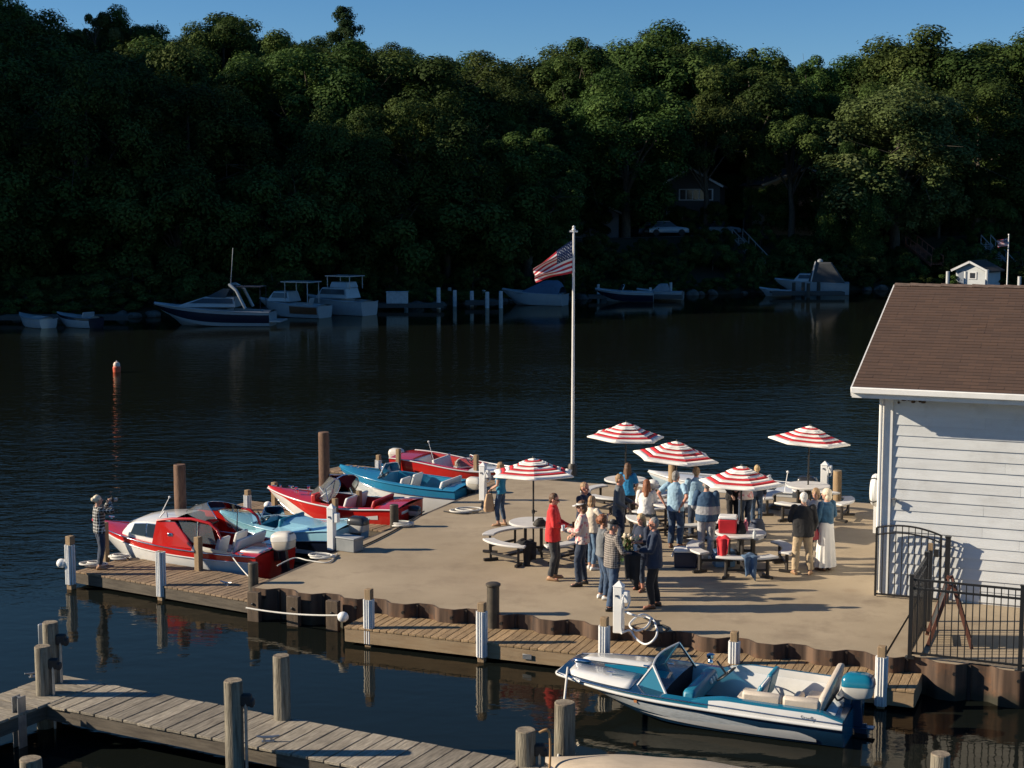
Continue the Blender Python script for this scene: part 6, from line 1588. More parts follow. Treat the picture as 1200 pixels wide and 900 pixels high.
# wrap-round clear screen bulging over the roof
lo = [Vector((2.30 - 0.95 * abs(math.sin(a)) ** 1.4, 0.74 * math.sin(a), 1.42 + 0.05 * math.cos(a))) for a in np.linspace(-PI / 2, PI / 2, 17)]
hi = [Vector((1.72 - 0.62 * abs(math.sin(a)) ** 1.4, 0.60 * math.sin(a), 1.80 - 0.30 * abs(math.sin(a)) ** 2.5)) for a in np.linspace(-PI / 2, PI / 2, 17)]
b = MB(); b.loft([lo, [p.lerp(q, 0.5) + Vector((0.05, 0, 0.03)) for p, q in zip(lo, hi)], hi], False, (False, False)); b.build('windscreen', GLASS, t, smooth=70)
b = MB(); b.tube(hi, 0.012, 6); b.build('screen_frame', CHROME, t, smooth=70)
b = MB(); b.box((1.95, -0.45, 1.50), (0.7, 0.6, 0.02), 0.0); b.build('roof_panel', G_RED, t, bevel=0.01)
b = MB(); b.tube([(2.75, 0.3, 1.40), (2.52, 0.3, 1.92)], [0.012, 0.008], 6); b.ball((2.51, 0.3, 1.94), 0.03, 7); b.build('antenna', WHITE_PLASTIC, t)
b = MB(); b.tube([(2.55, 0.62, 1.40), (2.42, 0.62, 1.60), (2.38, 0.62, 1.58), (2.36, 0.62, 1.42)], 0.02, 7); b.build('air_vent', WHITE_PLASTIC, t)
b = MB(); b.lathe([(0.10, 0), (0.10, 0.05), (0.06, 0.09), (0.03, 0.12)], 12, c=(2.1, -0.15, 1.52)); b.build('roof_lamp', WHITE_PLASTIC, t)
b = MB(); b.box((2.15, 0.835, 0.98), (0.13, 0.03, 0.11)); b.build('side_lamp', CHROME, t, bevel=0.02)
b = MB(); b.box((2.02, -0.3, 0.9), (0.12, 0.9, 0.35)); b.build('dashboard', V_RED, t, bevel=0.03)
steering(t, (1.85, -0.35, 1.02), 0.16)
seat(t, 1.42, 0.36, 0.46, 0.44, 0.08, 0.40, V_WHITE); seat(t, 1.42, -0.36, 0.46, 0.44, 0.08, 0.40, V_WHITE); seat(t, 0.92, 0.0, 1.2, 0.36, 0.08, 0.42, V_WHITE, lean=0.14)
b = MB(); b.add([(1.55, 0.93, 0.655), (0.35, 0.915, 0.645), (0.9, 0.92, 0.72), (1.5, 0.90, 0.78)], [(0, 1, 2, 3)]); b.build('side_flash', G_CREAM, t, solid=0.015, smooth=0)
b = MB(); b.box((0.28, 0, 0.655), (0.5, 1.25, 0.06)); b.build('splash_well', G_WHITE, t, bevel=0.03)
for c_ in kids(t):                      # low superstructure: everything above the sheer sits a little flatter
    for v in c_.data.vertices:
        if v.co.z > 0.80: v.co.z = 0.80 + (v.co.z - 0.80) * 0.74
    for g_ in kids(c_):
        for v in g_.data.vertices:
            if v.co.z > 0.80: v.co.z = 0.80 + (v.co.z - 0.80) * 0.74
outboard(t, -0.02, 0.58, 1.05, MOTOR_WHITE, G_CREAM, tilt=0.12)
bow_cleat(t, (4.3, 0, 0.97)); nav_light(t, (4.55, 0, 0.97)); bow_cleat(t, (0.35, 0.86, 0.64))
line('rope', 'white mooring rope from the red cabin boat\'s stern to the dock', [t.matrix_basis @ Vector((0.6, 0.88, 0.66)), at(294, 678, ZF + .05)], 0.014, 0.03)

# ---- 2: pale blue runabout -------------------------------------------------------
st = at(413, 624, 0.5); st = Vector((st.x, st.y, 0)); L = 3.72
t = boat('motorboat', 'pale blue runabout with dark navy sides and a black outboard', 'motorboat', st, RZB + rad(-3))
H = Hull(L, 1.62, 0.50, 0.66, full=2.1, draft=0.15, rake=0.40, fin=0.17, finlen=0.42, sternw=0.94)
H.build(t, [G_DNAVY, G_LBLUE, G_WHITE], ((0.62, 0), (1.0, 1)), bottom=0)
H.patch(t, 'white_spear', G_WHITE, 0.06, 0.74, lambda q: 0.06, lambda q: 0.06 + 0.20 * math.sin(PI * min(1, q * 1.15 + 0.02)) ** 0.6 if q < 0.86 else 0.07)
H.rail(t, CHROME, 0.016, 0.62, 'side_moulding', 0.012); H.rail(t, G_LBLUE, 0.015)
H.deck(t, [G_LBLUE, V_TEAL, V_DARK], (0.46, 0.66), sd=0.17, crown=0.06, floor=0.06)
b = MB(); rows = []
for i in range(9):   # raised centre hump of the turtle deck, sinking to the stern
    q = i / 8; x = 1.72 - 1.35 * q; w = 0.52 - 0.30 * q; hh = 0.14 * (1 - q) ** 1.2 + 0.01; zb_ = 0.56
    rows.append([(x, w, zb_), (x, w * 0.82, zb_ + hh), (x, 0, zb_ + hh + 0.03), (x, -w * 0.82, zb_ + hh), (x, -w, zb_)])
b.loft(rows, False, (True, True)); b.build('turtle_deck', G_LBLUE, t, smooth=30, fix=True)
b = MB(); b.box((0.28, 0, 0.50), (0.5, 0.7, 0.07)); b.build('splash_well', G_GREY, t, bevel=0.02)
windscreen(t, [(2.56 - 0.30 * abs(math.sin(a)), 0.60 * math.sin(a), 0.66 - 0.03 * abs(math.sin(a))) for a in np.linspace(-1.4, 1.4, 13)], 0.24, 0.14, GLASS)
steering(t, (2.28, 0.28, 0.64), 0.17)
seat(t, 1.88, 0.0, 1.05, 0.32, 0.06, 0.28, V_TEAL, lean=0.06, bm=V_TEAL)
b = MB(); b.box((2.42, 0, 0.56), (0.08, 1.1, 0.14)); b.build('dashboard', G_LBLUE, t, bevel=0.02)
outboard(t, 0.03, 0.50, 0.98, MOTOR_BLACK, MOTOR_WHITE)
nav_light(t, (3.35, 0, 0.70)); bow_cleat(t, (3.52, 0, 0.68)); bow_cleat(t, (0.7, 0.7, 0.62))

# ---- 3: red runabout with wrap-round screen --------------------------------------
st = at(480, 598, 0.55); st = Vector((st.x, st.y, 0)); L = 3.95
t = boat('motorboat', 'red runabout with a white bow and a tall wraparound windscreen', 'motorboat', st, RZB + rad(2))
H = Hull(L, 1.72, 0.60, 0.86, full=2.3, draft=0.16, rake=0.50, fin=0.10, finlen=0.4, sternw=0.95)
H.build(t, [G_WHITE, G_RED, G_CREAM], ((0.12, 0), (1.0, 1)), bottom=0)
H.patch(t, 'bow_flash', G_WHITE, 0.40, 0.99, lambda q: 0.02, lambda q: 0.04 + 0.84 * min(1, q * 1.35) ** 0.9)
H.rail(t, G_WHITE, 0.020, 1.0); H.rail(t, CHROME, 0.012, 0.12, 'side_moulding')
H.deck(t, [G_RED, V_RED, V_DARK], (0.16, 0.60), sd=0.17, crown=0.07, floor=0.08)
lo, hi = windscreen(t, [(2.75 - 0.85 * abs(math.sin(a)) ** 1.5, 0.68 * math.sin(a), 0.80 - 0.05 * abs(math.sin(a))) for a in np.linspace(-1.5, 1.5, 17)], 0.50, 0.55, GLASS, r=0.014)
b = MB()
for sg in (1, -1): b.tube([(1.9, 0.66 * sg, 0.72), (2.0, 0.6 * sg, 1.05), (1.85, 0.3 * sg, 1.28)], 0.014, 6)
b.tube([(1.85, 0.3, 1.28), (1.83, 0, 1.31), (1.85, -0.3, 1.28)], 0.014, 6); b.build('screen_arch', CHROME, t)
b = MB(); b.box((2.35, 0, 0.80), (0.16, 1.2, 0.20)); b.build('dashboard', V_RED, t, bevel=0.04)
seat(t, 1.75, 0.0, 1.25, 0.40, 0.08, 0.36, V_RED, bm=V_WHITE); seat(t, 1.0, 0.0, 1.2, 0.36, 0.08, 0.34, V_RED, bm=V_RED)
steering(t, (2.15, 0.34, 0.86), 0.17, m_=WHITE_PLASTIC)
for k, (x, y) in enumerate(((2.95, 0.3), (3.15, 0.0), (2.9, -0.2))): b = MB(); b.lathe([(0.035, 0), (0.03, 0.05), (0.045, 0.08), (0.02, 0.1)], 9, c=(x, y, 0.85)); b.build('deck_horn', CHROME, t)
H.patch(t, 'white_dart', G_WHITE, 0.12, 0.40, lambda q: 0.62, lambda q: 0.62 + 0.16 * (1 - q), sides=(1, -1))
b = MB(); b.box((0.22, 0, 0.56), (0.46, 0.95, 0.08)); b.build('splash_well', G_WHITE, t, bevel=0.02)
outboard(t, -0.02, 0.42, 0.62, MOTOR_BLACK, MOTOR_WHITE)
nav_light(t, (3.6, 0, 0.90)); bow_cleat(t, (3.3, 0, 0.90)); bow_cleat(t, (3.78, 0, 0.88), 0.8)

# ---- 4: blue and white runabout --------------------------------------------------
st = at(548, 571, 0.72); st = Vector((st.x, st.y, 0)); L = 3.85
t = boat('motorboat', 'blue and white open runabout with a small screen and white outboard', 'motorboat', st, RZB + rad(-2))
H = Hull(L, 1.66, 0.74, 1.00, full=2.5, draft=0.16, rake=0.42, sternw=0.92)
H.build(t, [G_WHITE, G_BLUE, G_SILVER], ((0.72, 0), (1.0, 1)), bottom=0)
H.patch(t, 'silver_flash', G_SILVER, 0.55, 0.94, lambda q: 0.34 + 0.1 * q, lambda q: 0.34 + 0.1 * q + 0.34 * math.sin(PI * q) ** 0.7)
H.rail(t, G_BLUE, 0.02); H.rail(t, CHROME, 0.012, 0.72, 'side_moulding')
H.deck(t, [G_BLUE, G_BLUE, V_DARK], (0.10, 0.62), sd=0.14, crown=0.06, floor=0.08)
windscreen(t, [(2.55 - 0.22 * abs(math.sin(a)), 0.62 * math.sin(a), 0.90) for a in np.linspace(-1.3, 1.3, 11)], 0.28, 0.12, GLASS, frame=WHITE_PLASTIC)
seat(t, 1.95, 0.34, 0.5, 0.4, 0.16, 0.34, V_WHITE); seat(t, 1.95, -0.34, 0.5, 0.4, 0.16, 0.34, V_WHITE); seat(t, 0.75, 0, 1.2, 0.34, 0.16, 0.34, V_WHITE, bm=V_WHITE)
steering(t, (2.3, 0.34, 0.92), 0.16); outboard(t, -0.04, 0.66, 0.85, MOTOR_WHITE, G_CREAM)
nav_light(t, (3.3, 0, 1.0)); bow_cleat(t, (3.0, 0.1, 1.0)); bow_cleat(t, (3.5, 0, 1.0), 0.8)
b = MB(); b.lathe([(0.05, 0), (0.05, 0.03), (0.02, 0.10), (0.045, 0.16), (0.02, 0.18)], 10, c=(2.65, -0.2, 0.96)); b.build('searchlight', CHROME, t)

# ---- 5: red finned boat, bow to the right ----------------------------------------
st = at(457, 555, 0.3); st = Vector((st.x, st.y, 0)) + V * 0.8; L = 4.1
t = boat('motorboat', 'red finned runabout pointing right behind the blue and white boat', 'motorboat', st, ROT_UV + rad(-1))
H = Hull(L, 1.7, 0.46, 0.56, full=2.6, draft=0.16, rake=0.40, fin=0.30, finlen=0.75, sternw=0.96)
H.build(t, [G_WHITE, G_RED, G_CREAM], ((0.1, 0), (1.0, 1)), bottom=0)
H.patch(t, 'white_bow_flash', G_WHITE, 0.60, 0.985, lambda q: 0.08, lambda q: 0.12 + 0.74 * min(1, q * 1.8) ** 0.7)
H.rail(t, G_WHITE, 0.018); H.deck(t, [G_RED, V_RED, V_DARK, G_WHITE], (0.16, 0.60), sd=0.2, crown=0.05, floor=0.08, fore=3)
windscreen(t, [(2.55 - 0.5 * abs(math.sin(a)) ** 1.4, 0.6 * math.sin(a), 0.58) for a in np.linspace(-1.4, 1.4, 13)], 0.24, 0.22, GLASS, frame=WHITE_PLASTIC)
seat(t, 1.6, 0, 1.15, 0.42, 0.08, 0.24, V_WHITE, bm=V_WHITE); seat(t, 0.95, 0, 1.1, 0.36, 0.08, 0.22, V_RED, bm=V_WHITE)
steering(t, (2.1, 0.3, 0.64), 0.16); outboard(t, -0.02, 0.55, 0.9, MOTOR_WHITE, MOTOR_WHITE)
b = MB(); b.tube([(1.35, -0.55, 0.6), (1.15, -0.55, 1.25)], [0.012, 0.007], 6); b.ball((1.145, -0.55, 1.27), 0.03, 7); b.build('antenna', WHITE_PLASTIC, t)
b = MB(); b.lathe([(0.03, 0), (0.03, 0.04), (0.05, 0.08), (0.02, 0.1)], 9, c=(1.2, 0.7, 0.66)); b.build('deck_lamp', CHROME, t)

# ---- 6: white boat on the lake side of the terrace --------------------------------
u0_, v0_ = to_uv(at(940, 580, 0.4)); L = 4.1
st = uv(u0_, DEPTH + 1.05, 0)
t = boat('motorboat', 'white runabout moored on the lake side behind the parasols with a dark outboard', 'motorboat', st, RZB)
H = Hull(L, 1.6, 0.66, 0.84, full=2.5, draft=0.16, rake=0.4)
H.build(t, [G_WHITE, mat('gelcoat_ice', (0.42, 0.53, 0.60), 0.25, coat=0.5), G_NAVY], ((0.75, 1), (1.0, 0)), bottom=0); H.rail(t, G_WHITE, 0.02)
H.deck(t, [G_WHITE, G_WHITE, V_BLUE], (0.12, 0.45), sd=0.16, crown=0.05, floor=0.1)
windscreen(t, [(1.95 - 0.25 * abs(math.sin(a)), 0.6 * math.sin(a), 0.76) for a in np.linspace(-1.35, 1.35, 11)], 0.32, 0.15, GLASS)
seat(t, 1.2, 0, 1.2, 0.4, 0.1, 0.36, V_WHITE); outboard(t, -0.03, 0.58, 1.05, MOTOR_BLACK, GALV)
b = MB(); b.tube([(0.25, 0.5, 0.66), (0.18, 0.5, 1.15)], 0.012, 6); b.ball((0.18, 0.5, 1.17), 0.035, 7); b.build('stern_light', WHITE_PLASTIC, t)

# ---- 7: teal and white runabout in front -------------------------------------------
s7 = at(987, 855, 0.34); b7 = at(650, 802, 0.46)
d7 = (Vector((b7.x, b7.y, 0)) - Vector((s7.x, s7.y, 0))); a7 = math.atan2(d7.y, d7.x)
n7 = Vector((-d7.y, d7.x, 0)).normalized(); n7 = n7 if n7.y > 0 else -n7
L = d7.length + 0.10; B7 = 1.94
st = Vector((s7.x, s7.y, 0)) + n7 * (B7 / 2 * 0.97)
t = boat('motorboat', 'teal and white runabout with a raked blue windscreen moored at the boardwalk', 'motorboat', st, a7)
T7 = t.matrix_basis.inverted()
H = Hull(L, B7, 0.42, 0.54, blunt=0.60, full=5.0, maxat=0.30, sternw=0.97, draft=0.17, rake=0.80, flare=0.86, chine=0.02, sp=1.15)
H.build(t, [G_NAVY, G_TEAL, G_WHITE, G_SILVER], ((0.80, 0), (1.0, 1)), bottom=0, n=36)
H.patch(t, 'silver_spear', G_SILVER, 0.24, 0.95, lambda q: 0.14 + 0.16 * min(1, q * 1.3), lambda q: 0.34 + 0.28 * min(1, q * 3) ** 0.6 + 0.0 * q, n=36, out=0.005)
H.patch(t, 'side_spear', G_WHITE, 0.085, 0.70, lambda q: 0.10 + 0.12 * max(0, q - 0.5), lambda q: 0.10 + 0.12 * max(0, q - 0.5) + 0.36 * min(1, q * 9 + 0.12) ** 0.5 * (1 - max(0, (q - 0.15) / 0.85) ** 1.2), n=44, out=0.010)
gp = [H.side(0.90, 0.92, 0.012), H.side(0.965, 0.90, 0.016), Vector((L + 0.015, H.b(1) * 0.90, H.z(1) - 0.03)), Vector((L + 0.03, H.b(1) * 0.55, H.z(1) - 0.03))]
gb_ = MB(); gb_.tube(spline(gp + [Vector((p.x, -p.y, p.z)) for p in gp[::-1]], 6), 0.034, 8); gb_.build('bow_guard', G_WHITE, t, smooth=70)
H.rail(t, G_WHITE, 0.027, 0.80, 'rub_rail', 0.014); H.rail(t, CHROME, 0.010, 0.995, 'deck_trim', 0.004)
H.deck(t, [G_NAVY, G_WHITE, V_DARK, G_TEAL], (0.035, 0.60), sd=0.13, crown=0.05, floor=0.05, sidem=3, n=36, bulk=2)
# raised shoulders along the cockpit: white panels on the flank, teal along the top
for sg in (1, -1):
    b = MB(); rows = []; k = 24
    for i in range(k + 1):
        q = i / k; tt = 0.0 + 0.50 * q; hh = 0.125 * min(1, (1 - q) / 0.22) ** 0.7 * min(1, (q + 0.02) / 0.16)
        s0 = H.side(tt, 0.86, 0.012); z0 = s0.z
        rows.append([Vector((s0.x, s0.y * sg, z0)), Vector((s0.x, (s0.y - 0.02) * sg, z0 + 0.05 + hh * 0.80)), Vector((s0.x, (s0.y - 0.035) * sg, z0 + 0.065 + hh)), Vector((s0.x, (s0.y - 0.12) * sg, z0 + 0.07 + hh)), Vector((s0.x, (s0.y - 0.14) * sg, z0 + 0.0))])
    n0 = len(b.v); b.add([p for r in rows for p in r], [])
    for i in range(k):
        for j in range(4):
            a = n0 + i * 5 + j; q = (a, a + 5, a + 6, a + 1); b.f.append(q if sg < 0 else q[::-1]); b.m.append(0 if ((j == 0 and i < 21) or (j == 3 and sg < 0)) else 1)
    b.add(rows[0], [(0, 1, 2, 3, 4)], 1)
    b.build('shoulder', [G_WHITE, G_TEAL], t, smooth=40, fix=True)
# bow deck: two white panels beside the teal centre ridge
for sg in (1, -1):
    b = MB(); r1, r2 = [], []
    for i in range(11):
        tt = 0.715 + 0.250 * i / 10; bb = H.b(tt); zz = H.z(tt)
        y0_, y1_ = (0.12 + 0.08 * (1 - i / 10)) * B7 / 2 * 1.0, bb - 0.06 - 0.03 * (i / 10)
        f0_, f1_ = y0_ / bb, y1_ / bb
        r1.append(Vector((H.L * tt, y0_ * sg, zz + 0.05 * (1 - f0_ ** 2) + 0.012))); r2.append(Vector((H.L * tt, y1_ * sg, zz + 0.05 * (1 - f1_ ** 2) + 0.012)))
    b.loft([r1, r2] if sg < 0 else [r2, r1], False, (False, False)); b.build('bow_panel', G_WHITE, t, solid=0.006, fix=True)
zd = lambda x: H.z(x / L)
b = MB(); b.loft([[(2.95, 0.22, zd(2.95) + .04), (2.95, 0, zd(2.95) + .10), (2.95, -0.22, zd(2.95) + .04)], [(3.6, 0.14, zd(3.6) + .04), (3.6, 0, zd(3.6) + .11), (3.6, -0.14, zd(3.6) + .04)], [(4.05, 0.05, zd(4.05) + .03), (4.05, 0, zd(4.05) + .07), (4.05, -0.05, zd(4.05) + .03)]], False, (True, True)); b.build('deck_ridge', G_TEAL, t, fix=True)
b = MB(); b.ball((L - 0.22, 0.0, zd(L - .2) + 0.07), (0.16, 0.05, 0.035), 8); b.build('bow_light', CHROME, t)
bow_cleat(t, (3.30, 0.0, zd(3.3) + .10), 1.3); bow_cleat(t, (3.8, 0.42, zd(3.8) + .05))
# windscreen: one raked pane across the boat with a white stripe, side wings and slim struts
A0 = T7 @ at(747, 803, 0.52); A1 = Vector((A0.x - 0.05, -A0.y, A0.z))
B0 = T7 @ at(765.5, 779.5, 0.86); B0.y = min(B0.y, A0.y - 0.02); B1 = Vector((B0.x - 0.06, -B0.y, B0.z + 0.05))
C0 = T7 @ at(781, 815, 0.47); C1 = Vector((C0.x, -C0.y, C0.z))
def wsp(u, v, off=0.0):
    p = A0.lerp(A1, u).lerp(B0.lerp(B1, u), v); bow_ = math.sin(PI * u); p.x += 0.10 * bow_; return p + Vector((off, 0, off))
b = MB(); b.grid(lambda u, v: wsp(u, v), 14, 5); b.build('windscreen', GLASS_BLUE, t, smooth=60)
b = MB(); b.grid(lambda u, v: wsp(0.44 + 0.16 * u, v, 0.005), 4, 5); b.build('screen_stripe', G_WHITE, t, smooth=60)
for v_, nm in ((0.0, 'screen_frame'), (1.0, 'screen_frame')):
    b = MB(); b.tube([wsp(u, v_) for u in np.linspace(0, 1, 13)], 0.016, 7); b.build(nm, G_WHITE if v_ else CHROME, t)
for P0, P1, P2, sg in ((A0, B0, C0, 1), (A1, B1, C1, -1)):
    b = MB(); b.add([P0, C0 if sg > 0 else C1, P1], [(0, 1, 2)]); b.build('side_wing_glass', GLASS_BLUE if sg > 0 else GLASS, t, smooth=0)
    b = MB(); b.tube([P0, P1], 0.016, 7); b.build('screen_frame', G_WHITE, t)
    b = MB(); b.tube([P1, P2], 0.022, 7); b.build('screen_strut', G_WHITE if sg > 0 else CHROME, t)
    b = MB(); b.box((P0.x - 0.10, P0.y, P0.z - 0.02), (0.12, 0.06, 0.06)); b.build('screen_hinge', CHROME, t, bevel=0.01)
q = -0.15
b = MB(); b.box((2.44, 0, 0.56 + q), (0.22, 1.44, 0.26), top=0.9); b.build('dashboard', V_TEAL, t, bevel=0.05)
for y in (-0.5, -0.36, -0.22): b = MB(); b.tube([(2.335, y, 0.60 + q), (2.31, y, 0.61 + q)], 0.045, 10); b.build('gauge', WHITE_PLASTIC, t)
steering(t, (2.12, -0.38, 0.70 + q), 0.18); lathe_fitting(t, 'searchlight', (2.45, -0.62, 0.78 + q), [(0.05, 0), (0.05, 0.03), (0.03, 0.06), (0.07, 0.10), (0.07, 0.14), (0.03, 0.16)], CHROME)
# seats: back-to-back seats, lounge along the near side, stern bench
seat(t, 1.66, -0.34, 0.55, 0.45, -0.06, 0.36, V_BEIGE, bm=V_TEAL, lean=0.10); seat(t, 1.70, 0.30, 0.52, 0.45, -0.06, 0.36, V_BEIGE, bm=V_TEAL, lean=0.16)
b = MB(); b.loft([[(1.38, 0.02, 0.32), (1.46, 0.02, 0.32), (1.46, 0.56, 0.32), (1.38, 0.56, 0.32)], [(1.28, 0.04, 0.73), (1.34, 0.04, 0.73), (1.34, 0.54, 0.73), (1.28, 0.54, 0.73)]]); b.build('seat_back_panel', V_WHITE, t, bevel=0.03, fix=True)
b = MB(); b.box((1.06, 0.56, 0.20), (0.95, 0.34, 0.44)); b.build('lounge_cushion', V_BEIGE, t, bevel=0.05)
b = MB(); b.box((1.27, 0.70, 0.56), (0.62, 0.13, 0.24)); b.build('lounge_bolster', V_BEIGE, t, bevel=0.05)
b = MB(); b.box((0.66, 0.70, 0.55), (0.58, 0.14, 0.25)); b.build('lounge_bolster', V_BEIGE, t, bevel=0.05)
b = MB(); b.box((0.62, 0.0, 0.18), (0.40, 1.30, 0.40)); b.build('stern_cushion', V_BEIGE, t, bevel=0.05)
b = MB(); b.loft([[(0.38, -0.76, 0.34), (0.54, -0.76, 0.34), (0.54, 0.76, 0.34), (0.38, 0.76, 0.34)], [(0.28, -0.74, 0.86), (0.40, -0.74, 0.86), (0.40, 0.74, 0.70), (0.28, 0.74, 0.70)]]); b.build('stern_backrest', V_BEIGE, t, bevel=0.05, fix=True)
b = MB(); b.box((0.86, 0.10, 0.44), (0.14, 0.55, 0.12)); b.build('cushion_roll', V_BEIGE, t, bevel=0.05)
b = MB(); b.box((1.15, -0.15, 0.065), (0.46, 0.30, 0.03)); b.build('floor_hatch', V_TEAL, t, bevel=0.01)
b = MB(); b.add([(0.30, 0.70, 0.50), (0.30, -0.70, 0.50), (0.01, -0.60, 0.33), (0.01, 0.60, 0.33)], [(0, 1, 2, 3)]); b.build('splash_well', G_SILVER, t, solid=0.02)
b = MB(); b.tube(spline([(0.30, 0.05, 0.56), (0.22, 0.16, 0.52), (0.12, 0.05, 0.58), (0.05, 0.0, 0.60)], 6), 0.016, 6); b.build('control_cable', MOTOR_BLACK, t)
outboard(t, 0.12, 0.52, 1.0, paint('motor_teal', (0.008, 0.15, 0.24)), MOTOR_WHITE, leg=G_NAVY, tilt=0.06, y=0.0)
def text_on(parent, body, size, m_, at_fn, name, spacing=1.0):
    """letters as thin mesh, bent on to a surface: at_fn(distance, height) -> point"""
    cu = bpy.data.curves.new('t', 'FONT'); cu.body = body; cu.size = size; cu.extrude = 0.0; cu.space_character = spacing; cu.resolution_u = 3
    o = bpy.data.objects.new('t', cu); COL.objects.link(o)
    me = bpy.data.meshes.new_from_object(o.evaluated_get(bpy.context.evaluated_depsgraph_get())); bpy.data.objects.remove(o); bpy.data.curves.remove(cu)
    for v in me.vertices: v.co = at_fn(v.co.x, v.co.y)
    me.materials.append(m_); me.name = name
    q = link(bpy.data.objects.new(name, me)); q.parent = parent; return q
zl = lambda x, h: H.side((L - 0.55 - x) / L, 0.56 + h / 0.42, 0.012)
text_on(t, 'MC 7454 SC', 0.085, G_WHITE, zl, 'registration_number', 1.3)
def scr(x, h):
    p = H.side((0.62 - x) / L, 0.86, 0.018); return Vector((p.x, p.y - 0.004 - (h + 0.03) * 0.13, p.z + h + 0.045))
text_on(t, 'Starfly', 0.09, mat('script_grey', (0.10, 0.12, 0.14), 0.4), scr, 'name_script')
b = MB(); p = H.side((L - 1.42) / L, 0.62, 0.012); b.box(tuple(p), (0.05, 0.006, 0.05)); b.build('decal', mat('orange_decal', (0.55, 0.22, 0.08), 0.5), t)
bow_pt = t.matrix_basis @ Vector((L - 0.10, 0.36, zd(L) + 0.03))
line('rope', 'white bow rope from the teal boat down past the thick piling', [bow_pt, at(650, 925, 0.55)], 0.018, 0.02)

# ---- 8: canvas covered boat at the bottom edge -------------------------------------
p8 = at(835, 912, 0.62); t = boat('motorboat', 'beige canvas covered boat just peeking in at the bottom edge', 'motorboat', Vector((p8.x + 1.9, p8.y - 1.15, 0)), RZB)
H = Hull(4.4, 1.8, 0.5, 0.62, full=2.6)
H.build(t, [G_WHITE, G_NAVY, G_WHITE], ((1.0, 0),)); H.rail(t, CHROME, 0.018)
b = MB(); CANVAS = mat('beige_canvas', (0.40, 0.33, 0.25), 0.9, var=0.1, scale=3, bump=0.3, stretch=(1, 4, 1))
b.grid(lambda u, v: Vector((4.4 * u, H.b(u) * (1 - 2 * v) * 1.02, H.z(u) + 0.02 + 0.30 * (1 - (1 - 2 * v) ** 2) ** 0.8 * math.sin(PI * min(1, 0.06 + u * 0.9)) ** 0.7 + 0.008 * math.sin(26 * u))), 44, 20); b.build('canvas_cover', CANVAS, t, smooth=70)
# ------------------------------------------------------------------ trees of the far bank
def leaf_mat(name, c1, c2, c3):
    m = bpy.data.materials.new(name); m.use_nodes = True
    nt = m.node_tree; N, Lk = nt.nodes, nt.links; b = N['Principled BSDF']
    b.inputs['Roughness'].default_value = 0.75; b.inputs['Specular IOR Level'].default_value = 0.1
    at_ = N.new('ShaderNodeAttribute'); at_.attribute_name = 'tone'
    cr = N.new('ShaderNodeValToRGB'); e = cr.color_ramp.elements; e[0].color = (*c1, 1); e[1].color = (*c3, 1); q = e.new(0.5); q.color = (*c2, 1)
    Lk.new(at_.outputs['Fac'], cr.inputs['Fac'])
    oi = N.new('ShaderNodeObjectInfo'); hs = N.new('ShaderNodeHueSaturation'); Lk.new(cr.outputs['Color'], hs.inputs['Color'])
    mr = N.new('ShaderNodeMapRange'); mr.inputs['To Min'].default_value = 0.49; mr.inputs['To Max'].default_value = 0.53; Lk.new(oi.outputs['Random'], mr.inputs['Value']); Lk.new(mr.outputs['Result'], hs.inputs['Hue'])
    mv = N.new('ShaderNodeMapRange'); mv.inputs['To Min'].default_value = 0.75; mv.inputs['To Max'].default_value = 1.25; Lk.new(oi.outputs['Random'], mv.inputs['Value']); Lk.new(mv.outputs['Result'], hs.inputs['Value'])
    Lk.new(hs.outputs['Color'], b.inputs['Base Color'])
    tr = N.new('ShaderNodeBsdfTranslucent'); Lk.new(hs.outputs['Color'], tr.inputs['Color'])
    mx = N.new('ShaderNodeMixShader'); mx.inputs['Fac'].default_value = 0.22; Lk.new(b.outputs[0], mx.inputs[1]); Lk.new(tr.outputs[0], mx.inputs[2]); Lk.new(mx.outputs[0], N['Material Output'].inputs['Surface'])
    return m
LEAF = leaf_mat('leaves_broad', (0.022, 0.039, 0.010), (0.053, 0.081, 0.019), (0.110, 0.142, 0.038))
LEAF_PALE = leaf_mat('leaves_pale', (0.055, 0.075, 0.022), (0.10, 0.128, 0.042), (0.17, 0.185, 0.075))
NEEDLE = leaf_mat('needles', (0.014, 0.030, 0.012), (0.026, 0.045, 0.016), (0.040, 0.062, 0.022))
BARK = mat('bark', (0.045, 0.036, 0.027), 0.95, scale=3, color2=(0.10, 0.085, 0.065), stretch=(4, 4, 0.6), bump=0.6, bscale=6)

